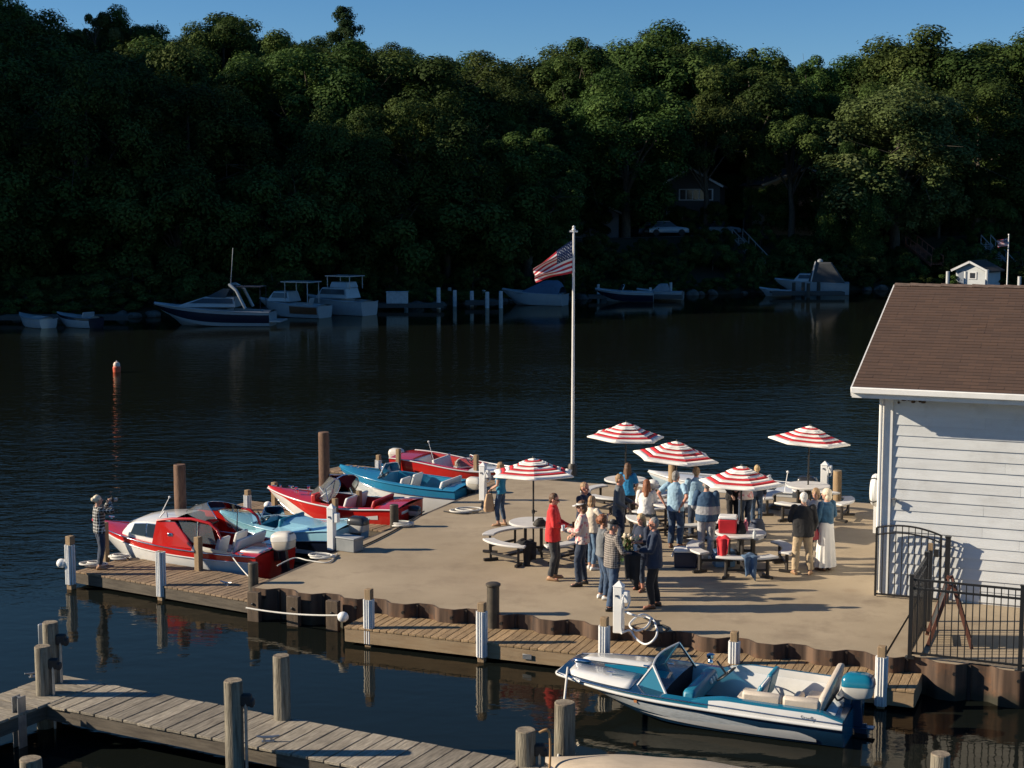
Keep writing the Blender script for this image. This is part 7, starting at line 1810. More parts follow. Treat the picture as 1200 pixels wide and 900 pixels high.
def tree_meshes(seed, H, R, kind='broad', leaves=9000, leaf=0.42):
    """tapered trunk with limbs, and a crown of small leaf faces gathered in clumps with gaps between them"""
    rnd = np.random.default_rng(seed); rr = random.Random(seed)
    mb = MB(); th = H * 0.55
    bend = [(rr.uniform(-.04, .04) * H, rr.uniform(-.03, .03) * H) for _ in range(3)]
    spine = [Vector((0, 0, -1.0)), Vector((bend[0][0] * .3, bend[0][1] * .3, th * 0.4)), Vector((bend[1][0] * .6, bend[1][1] * .6, th)), Vector((bend[2][0], bend[2][1], H * 0.9))]
    r0 = 0.020 * H
    mb.tube(spine, [r0 * 1.3, r0, r0 * 0.6, r0 * 0.1], 9)
    clumps = []
    if kind == 'pine':
        nl = 19
        for i in range(nl):
            z = H * (0.30 + 0.68 * i / (nl - 1)); rad_ = R * (1.05 - 0.85 * (i / (nl - 1)) ** 1.2) * rr.uniform(0.55, 1.15)
            for k in range(rr.randint(3, 5)):
                a = rr.uniform(0, 6.28); tip = Vector((math.cos(a) * rad_, math.sin(a) * rad_, z + rad_ * rr.uniform(0.0, 0.25)))
                base = spine[2] * (z / H) + Vector((0, 0, z - (spine[2] * (z / H)).z)); mb.tube([base, tip], [r0 * .25, r0 * .05], 5)
                for q in (0.55, 0.8, 1.0): p = base.lerp(tip, q); clumps.append((p - Vector((0, 0, 0.15)), (rad_ * .28 + .40, rad_ * .28 + .40, 0.55 + 0.08 * rad_), 1.0))
    else:
        limbs = rr.randint(8, 11)
        c0, ch = (H * 0.72, H * 0.28) if kind == 'sparse' else ((H * 0.66, H * 0.35) if kind == 'high' else (H * 0.55, H * 0.47))
        for i in range(limbs):
            a = 6.28 * i / limbs * 1.7 + rr.uniform(-.4, .4); e_ = rr.uniform(0.05, 1.25)
            tip = Vector((math.cos(a) * R * 0.72 * math.cos(e_ * .85), math.sin(a) * R * 0.72 * math.cos(e_ * .85), c0 + ch * 0.85 * math.sin(e_) - ch * 0.30))
            st_ = spine[1].lerp(spine[2], rr.uniform(0.1, 1.0)); mid = st_.lerp(tip, 0.5) + Vector((0, 0, rr.uniform(0, .06) * H))
            mb.tube([st_, mid, tip], [r0 * .45, r0 * .28, r0 * .08], 6)
            for _ in range(3):
                t2 = tip + Vector((rr.gauss(0, R * .25), rr.gauss(0, R * .25), rr.gauss(0, ch * .22))); mb.tube([mid.lerp(tip, 0.5), t2], [r0 * .14, r0 * .03], 4)
        nc = {'broad': 125, 'sparse': 22, 'tall': 110, 'bush': 30, 'low': 70, 'high': 60}[kind]
        low = -0.95 if kind in ('broad', 'tall') else (-0.9 if kind in ('bush', 'low') else -0.5)
        if kind in ('bush', 'low'): c0, ch = H * 0.5, H * 0.5
        for i in range(nc):
            a = rr.uniform(0, 6.28); s_ = rr.uniform(low, 0.98); cr_ = math.sqrt(max(0.05, 1 - s_ * s_)); f = rr.uniform(0.62, 0.92)
            wob = 1 + 0.22 * math.sin(2 * a + seed) + 0.12 * math.sin(3 * a + 2 * seed + 2 * s_)
            p = Vector((math.cos(a) * cr_ * R * f * wob, math.sin(a) * cr_ * R * f * wob, c0 + s_ * ch * f * rr.uniform(0.9, 1.12)))
            q = R * rr.uniform(0.09, 0.29) * (0.8 if kind == 'sparse' else 1); clumps.append((p, (q, q, q * rr.uniform(0.85, 1.15)), rr.uniform(0.8, 1.2)))
    w = np.array([c[1][0] * c[1][1] for c in clumps]); w = w / w.sum()
    idx = rnd.choice(len(clumps), leaves, p=w)
    C_ = np.array([tuple(c[0]) for c in clumps])[idx]; S_ = np.array([c[1] for c in clumps])[idx]
    d = rnd.normal(size=(leaves, 3)); d /= np.linalg.norm(d, axis=1)[:, None]
    low_ = (d[:, 2] < -0.25) & (rnd.random(leaves) < 0.6); d[low_, 2] *= -1          # leaves gather on the upper side of a clump
    rad_ = rnd.random(leaves) ** 0.35
    rad_ *= 1 + 0.12 * rnd.normal(size=leaves) * (rnd.random(leaves) < 0.25)
    pos = C_ + d * S_ * rad_[:, None]
    nrm = d * 1.0 + rnd.normal(size=(leaves, 3)) * 0.36 + np.array([0, 0, 0.35]); nrm /= np.linalg.norm(nrm, axis=1)[:, None]
    tg = np.cross(nrm, rnd.normal(size=(leaves, 3))); tg /= np.linalg.norm(tg, axis=1)[:, None]; bt = np.cross(nrm, tg)
    sz = leaf * rnd.uniform(0.55, 1.25, leaves)[:, None] * (np.array([1.0]) if kind != 'pine' else np.array([1.0]))
    asp = 0.62 if kind != 'pine' else 0.34
    v = np.empty((leaves, 4, 3)); v[:, 0] = pos - tg * sz; v[:, 1] = pos - bt * sz * asp + nrm * sz * 0.15; v[:, 2] = pos + tg * sz; v[:, 3] = pos + bt * sz * asp + nrm * sz * 0.15
    me = bpy.data.meshes.new('crown'); me.vertices.add(leaves * 4); me.vertices.foreach_set('co', v.ravel())
    me.loops.add(leaves * 4); me.loops.foreach_set('vertex_index', np.arange(leaves * 4, dtype=np.int32)); me.polygons.add(leaves)
    me.polygons.foreach_set('loop_start', np.arange(0, leaves * 4, 4, dtype=np.int32)); me.polygons.foreach_set('loop_total', np.full(leaves, 4, dtype=np.int32))
    ct = rnd.random(len(clumps))[idx]; tone = np.clip(0.62 * ct + 0.30 * rnd.random(leaves), 0, 1)
    a_ = me.attributes.new('tone', 'FLOAT', 'POINT'); a_.data.foreach_set('value', np.repeat(tone, 4).astype(np.float32)); me.update()
    me.materials.append({'pine': NEEDLE, 'sparse': LEAF_PALE}.get(kind, LEAF))
    return mb.mesh('trunk', [BARK], smooth=60), me

KIND = {'broad': [tree_meshes(10 + i, 17, 6.6, 'broad', 62000, 0.155) for i in range(5)], 'tall': [tree_meshes(30 + i, 21, 5.0, 'tall', 52000, 0.155) for i in range(3)],
        'pine': [tree_meshes(50 + i, 22, 4.2, 'pine', 32000, 0.21) for i in range(2)], 'sparse': [tree_meshes(60 + i, 16, 4.0, 'sparse', 11000, 0.16) for i in range(2)], 'high': [tree_meshes(40 + i, 17, 6.0, 'high', 42000, 0.155) for i in range(2)], 'low': [tree_meshes(80 + i, 9.5, 4.6, 'low', 30000, 0.15) for i in range(3)], 'bush': [tree_meshes(70 + i, 4.0, 2.6, 'bush', 8000, 0.12) for i in range(3)]}
pale_trunk, pale_crown = tree_meshes(91, 17, 6.4, 'broad', 56000, 0.15); pale_crown.materials.clear(); pale_crown.materials.append(LEAF_PALE)
KIND['pale'] = [(pale_trunk, pale_crown)]
TR = random.Random(77)
BASEH = {'high': 17, 'low': 9.5, 'broad': 17, 'tall': 21, 'pine': 22, 'sparse': 16, 'bush': 4.0, 'pale': 17}
def tree(kind, x, y, top, label, group, wide=1.0, name=None, cat='tree', zb=None):
    """top = height of the crown's top above the water"""
    tm, cm = KIND[kind][TR.randrange(len(KIND[kind]))]
    z = ground(x, y) if zb is None else zb
    s = max(0.25, (top - z) / BASEH[kind]); a = TR.uniform(0, 6.28)
    t = thing(name or {'pine': 'pine_tree', 'bush': 'shrub'}.get(kind, 'broadleaf_tree'), label, cat, (x, y, z), a, group)
    w = s * wide * (TR.uniform(0.92, 1.08)); t.scale = (w, w, s)
    for nm, me in (('trunk', tm), ('crown', cm)):
        o = link(bpy.data.objects.new(nm, me)); o.parent = t
    return t
SKYLINE = [(-200, 30), (0, 22), (60, 24), (100, 30), (150, 20), (185, 46), (215, 46), (260, 25), (310, 44), (370, 42), (440, 52), (500, 60), (560, 72), (640, 74), (655, 58), (690, 50), (740, 50), (775, 36), (810, 44), (850, 62), (880, 68), (960, 72), (985, 77), (1020, 62), (1075, 50), (1110, 54), (1400, 54)]
def under_skyline(x, y, top):
    px, _ = sight((x, y, top))
    for (a, ra), (b, rb) in zip(SKYLINE, SKYLINE[1:]):
        if a <= px <= b: return min(top, height_at(ra + (rb - ra) * (px - a) / (b - a) + TR.uniform(5, 22), y))
    return top
def tree_px(kind, px, top_row, Y, label, group='trees of the far bank', wide=1.0, **k):
    p = at_dist(px, top_row, Y); return tree(kind, p.x, Y, p.z, label, group, wide, **k)

# trees one can tell apart (column, row of the crown's top, distance)
G1 = 'trees standing out on the far bank'
for kind, px, row, Y, wide, lab in (
    ('pine', 405, 8, 176, 1.0, 'tall dark pine whose ragged tip stands highest on the skyline left of the flag'),
    ('sparse', 110, 10, 182, 0.8, 'thin see-through tree standing alone on the skyline near the left corner'),
    ('broad', 152, 17, 186, 1.0, 'round dark tree on the skyline just right of the thin see-through one'),
    ('broad', 30, 14, 178, 1.2, 'broad dark tree filling the upper left corner of the skyline'),
    ('broad', 262, 21, 182, 1.15, 'domed tree with a knobbly top on the skyline above the navy hulled cruiser'),
    ('broad', 120, 52, 142, 1.45, 'huge rounded tree with sunlit leaves above the docked open skiff at left'),
    ('broad', 228, 56, 144, 1.25, 'wide sunlit crown right of the huge rounded tree at left'),
    ('tall', 330, 42, 152, 1.25, 'tall lit crown between the domed skyline tree and the pine'),
    ('broad', 470, 60, 146, 1.20, 'large tree with a lit left edge right of the pine, above the pilings'),
    ('broad', 545, 76, 158, 1.2, 'tree with a dark hollow in its crown left of the flag'),
    ('broad', 610, 70, 176, 1.1, 'low dark crown at the notch of the skyline above the flag'),
    ('tall', 690, 45, 170, 1.15, 'tall tree rising right of the skyline notch above the flagpole'),
    ('broad', 775, 44, 184, 1.15, 'bushy topped tree that is the highest right of the flagpole'),
    ('broad', 735, 95, 156, 1.25, 'big rounded tree with a lit left side behind the flagpole top'),
    ('high', 882, 64, 172, 1.15, 'upright lit tree right of the highest one, above the gabled house'),
    ('tall', 962, 66, 180, 1.0, 'slim topped tree with a tiny forked tip between two broad crowns'),
    ('high', 930, 128, 160, 1.15, 'spreading lower tree in front of the beige house'),
    ('pale', 1055, 102, 158, 1.30, 'large pale green tree with visible branches above the covered cruiser'),
    ('broad', 1080, 47, 192, 1.35, 'wide domed crown highest on the right hand skyline'),
    ('broad', 1168, 52, 188, 1.3, 'broad crown on the skyline at the right edge of the frame'),
    ('broad', 1150, 100, 166, 1.2, 'rounded tree below the skyline at the right edge, above the white shed'),
    ('tall', 590, 110, 150, 1.2, 'dark tall tree standing in front of the skyline notch, left of the flagpole'),
    ('broad', 400, 120, 148, 1.2, 'shaded tree below the pine, above the flybridge cruiser'),
    ('pine', 640, 130, 152, 1.1, 'dark conical pine just left of the flagpole top'),
    ('high', 830, 112, 160, 1.0, 'narrow dark tree above the roof of the gabled house'),
    ('broad', 20, 75, 138, 1.2, 'lit tree cut off by the left edge of the frame'),
):
    tree_px(kind, px, row, Y, lab, G1, wide)
# the unbroken wood between and behind them
G2 = 'trees merged into the dark wooded hillside'
WOOD = 'dark broadleaf tree whose crown runs into its neighbours in the wooded hillside'
for i, x in enumerate(np.arange(-112, 112, 8.0)):
    for j, (d, h) in enumerate(((11 + 0, 12.5), (27, 15), (46, 15), (66, 14.0), (90, 12.0))):
        xx = x + TR.uniform(-2.6, 2.6) + (3.5 if j % 2 else 0); yy = shore(xx) + d + TR.uniform(-4, 4)
        if j == 0 and xx > 6: continue                  # the right half keeps an open grassy bank
        if j == 1 and xx > 8: yy += 6
        px_, py_ = sight((xx, yy, ground(xx, yy) + 4))
        if j == 1 and (660 < px_ < 960): yy += 12        # houses stand here
        tree(TR.choice(('broad', 'broad', 'tall', 'broad')), xx, yy, under_skyline(xx, yy, ground(xx, yy) + h * TR.uniform(0.85, 1.12) + (2 if j < 2 else 0)), WOOD, G2, TR.uniform(1.0, 1.25))
for i in range(46):
    xx = -52 + 104 * i / 45 + TR.uniform(-1.5, 1.5); yy = shore(xx) + (TR.choice((7, 9, 14, 20)) if xx < 6 else TR.choice((31, 36, 46))) + TR.uniform(-1, 1)
    px_, py_ = sight((xx, yy, ground(xx, yy) + 3))
    if xx >= 6 and (660 < px_ < 700 or 745 < px_ < 850 or 895 < px_ < 960): continue
    tree('low', xx, yy, ground(xx, yy) + TR.uniform(7, 11), 'small leafy understorey tree lost in the shade beneath the taller wood', 'understorey trees of the far bank', TR.uniform(1.0, 1.3))
tree_px('broad', 1012, 175, 153, 'shaded tree leaning over the bank right of the covered cruiser', G1, 0.75)  # tree added on the sunward side to shade the white shed
for i in range(62):                                # the skyline behind
    px = -30 + 1270 * i / 61 + TR.uniform(-7, 7); Y = TR.uniform(188, 212)
    row = next(ra + (rb - ra) * (px - a) / (b - a) for (a, ra), (b, rb) in zip(SKYLINE, SKYLINE[1:]) if a <= px <= b) + TR.uniform(2, 11)
    p = at_dist(px, row, Y); tree(TR.choice(('broad', 'tall', 'broad')), p.x, Y, p.z, WOOD, G2, TR.uniform(1.1, 1.4))
# shade givers of the same wood beyond the left edge
for i in range(9):
    for d in (12, 24, 36, 50, 64, 80, 98):
        xx = -70 - 7.5 * i + TR.uniform(-2.5, 2.5); yy = shore(xx) + d + TR.uniform(-3, 3)
        tree(TR.choice(('broad', 'tall')), xx, yy, ground(xx, yy) + TR.uniform(16, 20), WOOD, G2, 1.25)
for i in range(12):
    xx = -62 - 3.2 * i + TR.uniform(-2, 2); yy = shore(xx) + TR.choice((7, 16, 26)) + TR.uniform(-3, 3)
    tree('broad', xx, yy, ground(xx, yy) + TR.uniform(15, 19), WOOD, G2, 1.2)
# low bushes along the open bank
G3 = 'low shrubs along the far shore'
LOWB = 'low dark shrub in the tangle growing along the far shore'
for i in range(190):
    xx = -54 + 112 * i / 189 + TR.uniform(-1, 1); yy = shore(xx) + TR.choice((2.6, 3.6, 5.0, 7.0, 9.0, 11.0, 13.0)) + TR.uniform(-.6, .6)
    px_, _y = sight((xx, yy, 2))
    tree('bush', xx, yy, ground(xx, yy) + TR.uniform(1.2, 3.0), LOWB, G3, TR.uniform(1.0, 1.5))
for i in range(70):
    xx = -54 + 112 * i / 69 + TR.uniform(-.6, .6); yy = shore(xx) + TR.uniform(0.5, 1.6)
    tree('bush', xx, yy, 0.25 + TR.uniform(0.7, 1.5), LOWB, G3, TR.uniform(1.6, 2.4), zb=0.05)
rk = random.Random(12)
ROCK = mat('shore_rock', (0.045, 0.042, 0.038), 0.9, color2=(0.11, 0.10, 0.09), scale=2, bump=0.5)
rock_meshes = []
for k in range(4):
    b = MB(); b.ball((0, 0, 0), (0.5, 0.4, 0.3), 8); b.v = [tuple(Vector(p) * (1 + 0.35 * mnoise.noise(Vector(p) * 2.5 + Vector((k * 7, 0, 0))))) for p in b.v]; rock_meshes.append(b.mesh('shore_rock', [ROCK], smooth=30))
for k in range(120):
    xx = rk.uniform(-54, 58); yy = shore(xx) + rk.uniform(-0.6, 0.7); o = link(bpy.data.objects.new('shore_rock', rk.choice(rock_meshes))); o.location = (xx, yy, rk.uniform(-0.05, 0.15)); o.rotation_euler = (rk.uniform(-.4, .4), rk.uniform(-.4, .4), rk.uniform(0, 6)); q = rk.uniform(0.5, 1.6); o.scale = (q, q, q)
    tag(o, 'dark rock lying among others along the far waterline', 'rock', 'rocks along the far waterline')
for px, row, Y, lab in ((985, 285, 157, 'pale flowering shrub in the garden below the beige house'), (1020, 283, 157, 'reddish leaved shrub right of the flowering one'), (1108, 300, 153, 'lit round shrub beside the red stair above the white shed'), (1146, 295, 152, 'lit yellow green shrub above the shed\'s gable end'), (935, 288, 152, 'grassy tuft of shrub beside the grey stairs')):
    p = at_dist(px, row - 10, Y); tree('bush', p.x, Y, p.z, lab, 'garden shrubs on the far bank', 1.2)

# ------------------------------------------------------------------ houses, stairs, cars across the water
def sided(c): return mat('far_siding_' + str(c), c, 0.7, var=0.08, scale=1.2)
FAR_WIN = mat('far_window', (0.03, 0.035, 0.045), 0.15, var=0.2)
def gable_house(label, px, row_base, Y, w, d, wall_h, roof_h, rz, wallc, trimc=(0.5, 0.52, 0.54), roofc=(0.05, 0.045, 0.042), wins=(), door=None, name='house', cat='house', deck=None):
    p = at_dist(px, row_base, Y); z = p.z
    t = thing(name, label, cat, (p.x, Y, z), rz)
    b = MB(); b.box((0, 0, wall_h / 2 - 1), (w, d, wall_h + 2))
    for s in (-1, 1): b.add([(-w / 2, s * d / 2, wall_h), (w / 2, s * d / 2, wall_h), (0, s * d / 2, wall_h + roof_h)], [(0, 1, 2) if s < 0 else (2, 1, 0)])
    b.build('wall', sided(wallc), t, smooth=0)
    b = MB(); o = 0.35
    for s in (-1, 1):
        q = o * roof_h / (w / 2)
        b.add([(s * (w / 2 + o), -d / 2 - o, wall_h - q), (s * (w / 2 + o), d / 2 + o, wall_h - q), (0, d / 2 + o, wall_h + roof_h), (0, -d / 2 - o, wall_h + roof_h)], [(0, 1, 2, 3)])
    b.build('roof', mat('far_roof_' + str(roofc), roofc, 0.9, var=0.2), t, solid=0.14, smooth=0)
    b = MB()
    for s in (-1, 1): b.beam((s * (w / 2 + o), -d / 2 - o - .04, wall_h - o * roof_h / (w / 2)), (0, -d / 2 - o - .04, wall_h + roof_h), 0.06, 0.2)
    b.build('barge_board', sided(trimc), t)
    for (x, zc, ww, hh, n) in wins:
        f = MB(); f.box((x, -d / 2 - 0.02, zc), (ww + 0.2, 0.08, hh + 0.2)); fo = f.build('window', sided(trimc), t)
        for k in range(n):
            g = MB(); g.box((x - ww / 2 + ww * (k + .5) / n, -d / 2 - 0.065, zc), (ww / n - 0.10, 0.02, hh)); g.build('pane', FAR_WIN, fo)
    if door:
        x, ww, hh = door; g = MB(); g.box((x, -d / 2 - 0.04, hh / 2), (ww, 0.06, hh)); g.build('door', sided((0.16, 0.19, 0.24)), t)
    if deck:
        g = MB(); g.box((0, -d / 2 - 1.0, deck), (w, 2.0, 0.15)); g.build('balcony', sided((0.40, 0.34, 0.28)), t)
        g = MB()
        for k in range(15): g.box((-w / 2 + w * k / 14, -d / 2 - 1.95, deck + 0.5), (0.06, 0.06, 0.95))
        g.box((0, -d / 2 - 1.95, deck + 1.0), (w, 0.08, 0.08)); g.build('railing', sided((0.40, 0.34, 0.28)), t)
    return t
gable_house('grey blue garage with a wide door behind the flagpole top', 684, 279, 162, 6.4, 5, 2.7, 1.5, rad(8), (0.16, 0.19, 0.24), wins=(), door=(0.6, 4.0, 2.3), name='garage', cat='garage')
gable_house('dark gabled house with a row of white framed windows above the moored runabouts', 812, 268, 166, 6.2, 7, 4.6, 1.7, rad(-12), (0.035, 0.045, 0.05), wins=((0.6, 3.6, 3.4, 1.0, 5), (-1.6, 1.2, 1.6, 1.2, 2)))
gable_house('beige two storey house half hidden by tree trunks, with a balcony', 930, 274, 172, 9.5, 7, 5.4, 1.8, rad(10), (0.50, 0.37, 0.27), wins=((-2.2, 4.2, 1.2, 1.2, 2), (1.2, 4.2, 1.2, 1.2, 2), (-2.2, 1.4, 1.2, 1.2, 2)), deck=2.7)
gable_house('small white boat shed with a grey roof on the far shore behind the boathouse ridge', 1146, 333, 148, 2.9, 3.8, 1.5, 0.7, rad(-38), (0.44, 0.47, 0.49), wins=((0.2, 0.9, 0.6, 0.5, 1),), door=(-0.9, 0.6, 1.3), name='shed', cat='shed')
gable_house('small white boxy hut on the landing at the far left', 205, 360, 125, 1.6, 1.4, 2.0, 0.4, 0.2, (0.26, 0.27, 0.27), name='hut', cat='hut')
# frame structure on the left landing
p = at_dist(178, 366, 118); t = thing('boat_lift_frame', 'open white frame of a boat lift on the landing left of the navy cruiser', 'boat lift', (p.x, 118, 0.2), 0.1)
b = MB()
for x in (-1.9, -1.2, -0.2, 1.2, 1.7):
    for y in (-.8, .8): b.beam((x, y, -1), (x, y, 2.1), 0.08, 0.08)
for z in (0.95, 2.1):
    for y in (-.8, .8): b.beam((-1.9, y, z), (1.7, y, z), 0.07, 0.07)
b.build('frame', mat('far_white_frame', (0.42, 0.43, 0.43), 0.6), t)
# stairs down the bank
def stairs(label, px0, r0_, Y0, px1, r1_, Y1, w, m_):
    p0, p1 = at_dist(px0, r0_, Y0), at_dist(px1, r1_, Y1); d = p1 - p0; n = 16
    t = thing('bank_stairs', label, 'stairs', tuple(p0)); s = d.cross(Vector((0, 0, 1))).normalized() * w / 2
    for sg in (-1, 1):
        b = MB(); b.beam(s * sg + Vector((0, 0, 0.1)), d + s * sg + Vector((0, 0, 0.1)), 0.09, 0.28); b.build('stringer', m_, t)
        b = MB(); b.beam(s * sg + Vector((0, 0, 1.0)), d + s * sg + Vector((0, 0, 1.0)), 0.07, 0.09)
        for k in range(6): b.beam(d * k / 5 + s * sg, d * k / 5 + s * sg + Vector((0, 0, 1.0)), 0.06, 0.06)
        b.build('handrail', m_, t)
    b = MB()
    for k in range(n): b.box(tuple(d * (k + .5) / n + Vector((0, 0, 0.12))), (w, 0.28, 0.05), math.atan2(s.y, s.x))
    b.build('tread', m_, t)
stairs('grey stairs running down the far bank toward the moored cruiser at right', 864, 280, 158, 903, 322, 149, 1.1, mat('grey_stair', (0.34, 0.32, 0.30), 0.8, var=0.2))
stairs('reddish wooden stairs slanting down the bank left of the white shed', 1068, 288, 158, 1098, 312, 151, 1.2, mat('red_stair', (0.26, 0.085, 0.05), 0.8, var=0.2))
stairs('thin pale stairs on the bank behind the small far flagpole', 1155, 287, 158, 1185, 320, 151, 1.0, mat('pale_stair', (0.30, 0.31, 0.32), 0.8, var=0.2))
# lane and parked cars on the bank
def car(label, px, row, Y, rz, c):
    p = at_dist(px, row, Y); z = max(ground(p.x, Y), p.z); t = thing('parked_car', label, 'car', (p.x, Y, z), rz, 'cars parked on the far bank')
    b = MB(); b.loft([[(x, y, zz) for y, zz in ((-.85, .3), (-.88, .7), (-.80, h_), (.80, h_), (.88, .7), (.85, .3))] for x, h_ in ((-2.1, .78), (-1.9, .9), (1.0, .92), (2.0, .80), (2.15, .6))]); b.build('body', mat('car_' + str(c), c, 0.25, coat=0.6, var=0.03), t, bevel=0.04, fix=True)
    b = MB(); b.loft([[(-1.75, -.76, .88), (-1.75, .76, .88), (-1.2, .62, 1.42), (-1.2, -.62, 1.42)], [(1.0, -.76, .90), (1.0, .76, .90), (.2, .62, 1.45), (.2, -.62, 1.45)]]); b.build('cabin', FAR_WIN, t, bevel=0.04, fix=True)
    b = MB(); b.box((-.5, 0, 1.45), (1.4, 1.22, .05)); b.build('roof', mat('car_' + str(c), c, 0.25), t, bevel=0.02)
    for x in (-1.35, 1.35):
        for y in (-.82, .82): b = MB(); b.tube([(x, y - .1, .33), (x, y + .1, .33)], 0.33, 16); b.build('wheel', BLACK_RUBBER, t)
    return t
car('dark blue car parked on the far bank between garage and gabled house', 767, 277, 160, 0.3, (0.05, 0.07, 0.11)); car('pale blue car parked right of the dark blue one on the far bank', 781, 276, 158, 0.2, (0.22, 0.28, 0.34)); car('grey car parked before the gabled house on the far bank', 843, 279, 160, 0.5, (0.14, 0.18, 0.22))
ln = MB(); pts_ = [(x, shore(x) + 17.5) for x in np.arange(4, 48, 2.0)]
rows = [[(x, y - 1.3, ground(x, y - 1.3) + 0.06), (x, y + 1.3, ground(x, y + 1.3) + 0.06)] for x, y in pts_]; ln.loft(rows, False, (False, False))
tag(ln.build('bank_lane', mat('gravel_lane', (0.16, 0.14, 0.11), 0.95, var=0.2), smooth=0), 'pale gravel lane along the top of the far bank', 'lane', kind='structure')

# ------------------------------------------------------------------ boats, posts and landings across the water
for px, row, Y, k in ((800, 262, 161, 3.2), (838, 258, 160, 3.6), (900, 262, 164, 5.4), (690, 262, 158, 4.2), (958, 262, 163, 7.5), (760, 255, 168, 7), (720, 250, 168, 8), (1010, 262, 160, 7), (1100, 262, 164, 8.5), (1160, 255, 168, 9), (700, 265, 170, 6), (990, 240, 178, 9)):
    p = at_dist(px, row, Y); tree('low', p.x, Y, ground(p.x, Y) + k, 'small leafy understorey tree lost in the shade beneath the taller wood', 'understorey trees of the far bank', 1.1)
FAR_G = 'boats moored along the far shore'
G_FAR = paint('shade_dimmed_white', (0.30, 0.325, 0.345), 0.4)  # white darkened and blued in the paint to stand for the bank's shade
def far_boat(label, px0, px1, row, L, B, fs, fb, mats, band, rz=None, bow_left=True, deckmats=None):
    c = at((px0 + px1) / 2, row, 0.0); a = (PI if bow_left else 0.0) if rz is None else rz
    s_ = Vector((c.x - math.cos(a) * L / 2, c.y - math.sin(a) * L / 2, 0))
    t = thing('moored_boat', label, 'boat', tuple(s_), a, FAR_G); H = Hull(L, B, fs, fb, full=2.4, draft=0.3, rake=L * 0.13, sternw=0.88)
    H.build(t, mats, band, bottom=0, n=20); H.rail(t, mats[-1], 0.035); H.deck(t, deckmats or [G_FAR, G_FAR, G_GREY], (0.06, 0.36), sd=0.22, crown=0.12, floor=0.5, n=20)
    return t, H
def house_on(t, x0, x1, w, z0, z1, m_=None, rake0=0.2, rake1=0.6, name='cabin', windows=True, roof_over=0.0):
    b = MB(); b.loft([[(x0, -w, z0), (x1, -w * .85, z0), (x1, w * .85, z0), (x0, w, z0)], [(x0 + rake0, -w * .82, z1), (x1 - rake1, -w * .72, z1), (x1 - rake1, w * .72, z1), (x0 + rake0, w * .82, z1)]]); b.build(name, m_ or G_FAR, t, bevel=0.05, fix=True)
    if windows:
        for sg in (-1, 1):
            f = lambda u, v: Vector((x0 + 0.15 + (x1 - x0 - 0.5) * u + rake0 * v - (rake1 - 0.1) * v * u, sg * ((w + (w * .85 - w) * u) * (1 - v) + (w * .82 - w * .1 * u) * v + 0.025), z0 + (z1 - z0) * v))
            b = MB(); b.add([f(0, .38), f(1, .38), f(1, .85), f(0, .85)], [(0, 1, 2, 3)]); b.build('side_window', FAR_WIN, t, solid=0.01, smooth=0)
        b = MB(); q = lambda s, v: Vector((x1 - rake1 * v + 0.03, s * w * (.85 - .13 * v) * 0.88, z0 + (z1 - z0) * v)); b.add([q(-1, .3), q(1, .3), q(1, .9), q(-1, .9)], [(0, 1, 2, 3)]); b.build('front_window', FAR_WIN, t, solid=0.01, smooth=0)
# navy express cruiser
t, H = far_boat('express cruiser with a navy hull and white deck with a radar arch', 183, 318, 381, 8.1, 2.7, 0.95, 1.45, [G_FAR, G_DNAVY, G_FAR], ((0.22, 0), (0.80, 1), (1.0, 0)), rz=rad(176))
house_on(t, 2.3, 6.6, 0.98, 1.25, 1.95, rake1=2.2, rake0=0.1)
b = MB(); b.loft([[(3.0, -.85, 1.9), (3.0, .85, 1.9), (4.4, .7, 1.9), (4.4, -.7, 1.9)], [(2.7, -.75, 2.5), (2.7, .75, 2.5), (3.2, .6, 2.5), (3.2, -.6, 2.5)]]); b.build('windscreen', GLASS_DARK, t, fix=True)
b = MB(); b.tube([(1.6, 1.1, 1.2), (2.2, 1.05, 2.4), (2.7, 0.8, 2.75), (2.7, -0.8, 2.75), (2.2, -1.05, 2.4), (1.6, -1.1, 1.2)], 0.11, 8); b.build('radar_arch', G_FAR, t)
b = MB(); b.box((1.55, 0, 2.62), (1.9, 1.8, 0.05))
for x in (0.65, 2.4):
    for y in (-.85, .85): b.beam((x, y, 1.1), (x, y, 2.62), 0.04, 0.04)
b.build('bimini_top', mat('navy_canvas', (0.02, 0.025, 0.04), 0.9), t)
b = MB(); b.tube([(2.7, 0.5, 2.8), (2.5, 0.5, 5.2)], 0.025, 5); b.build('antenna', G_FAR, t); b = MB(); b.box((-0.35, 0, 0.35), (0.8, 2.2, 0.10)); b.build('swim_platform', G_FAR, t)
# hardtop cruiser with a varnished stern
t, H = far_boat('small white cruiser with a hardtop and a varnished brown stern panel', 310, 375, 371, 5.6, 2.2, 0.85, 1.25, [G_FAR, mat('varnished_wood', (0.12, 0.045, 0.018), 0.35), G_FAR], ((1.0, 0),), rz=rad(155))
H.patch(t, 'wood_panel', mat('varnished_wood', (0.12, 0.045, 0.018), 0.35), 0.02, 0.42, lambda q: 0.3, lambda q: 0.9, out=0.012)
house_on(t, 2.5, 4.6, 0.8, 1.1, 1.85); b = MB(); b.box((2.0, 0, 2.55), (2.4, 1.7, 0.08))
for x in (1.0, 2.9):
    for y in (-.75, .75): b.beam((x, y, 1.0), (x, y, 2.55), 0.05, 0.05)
b.build('hardtop', G_FAR, t); seat(t, 1.2, 0.4, 0.6, 0.5, 0.5, 0.5, G_FAR)
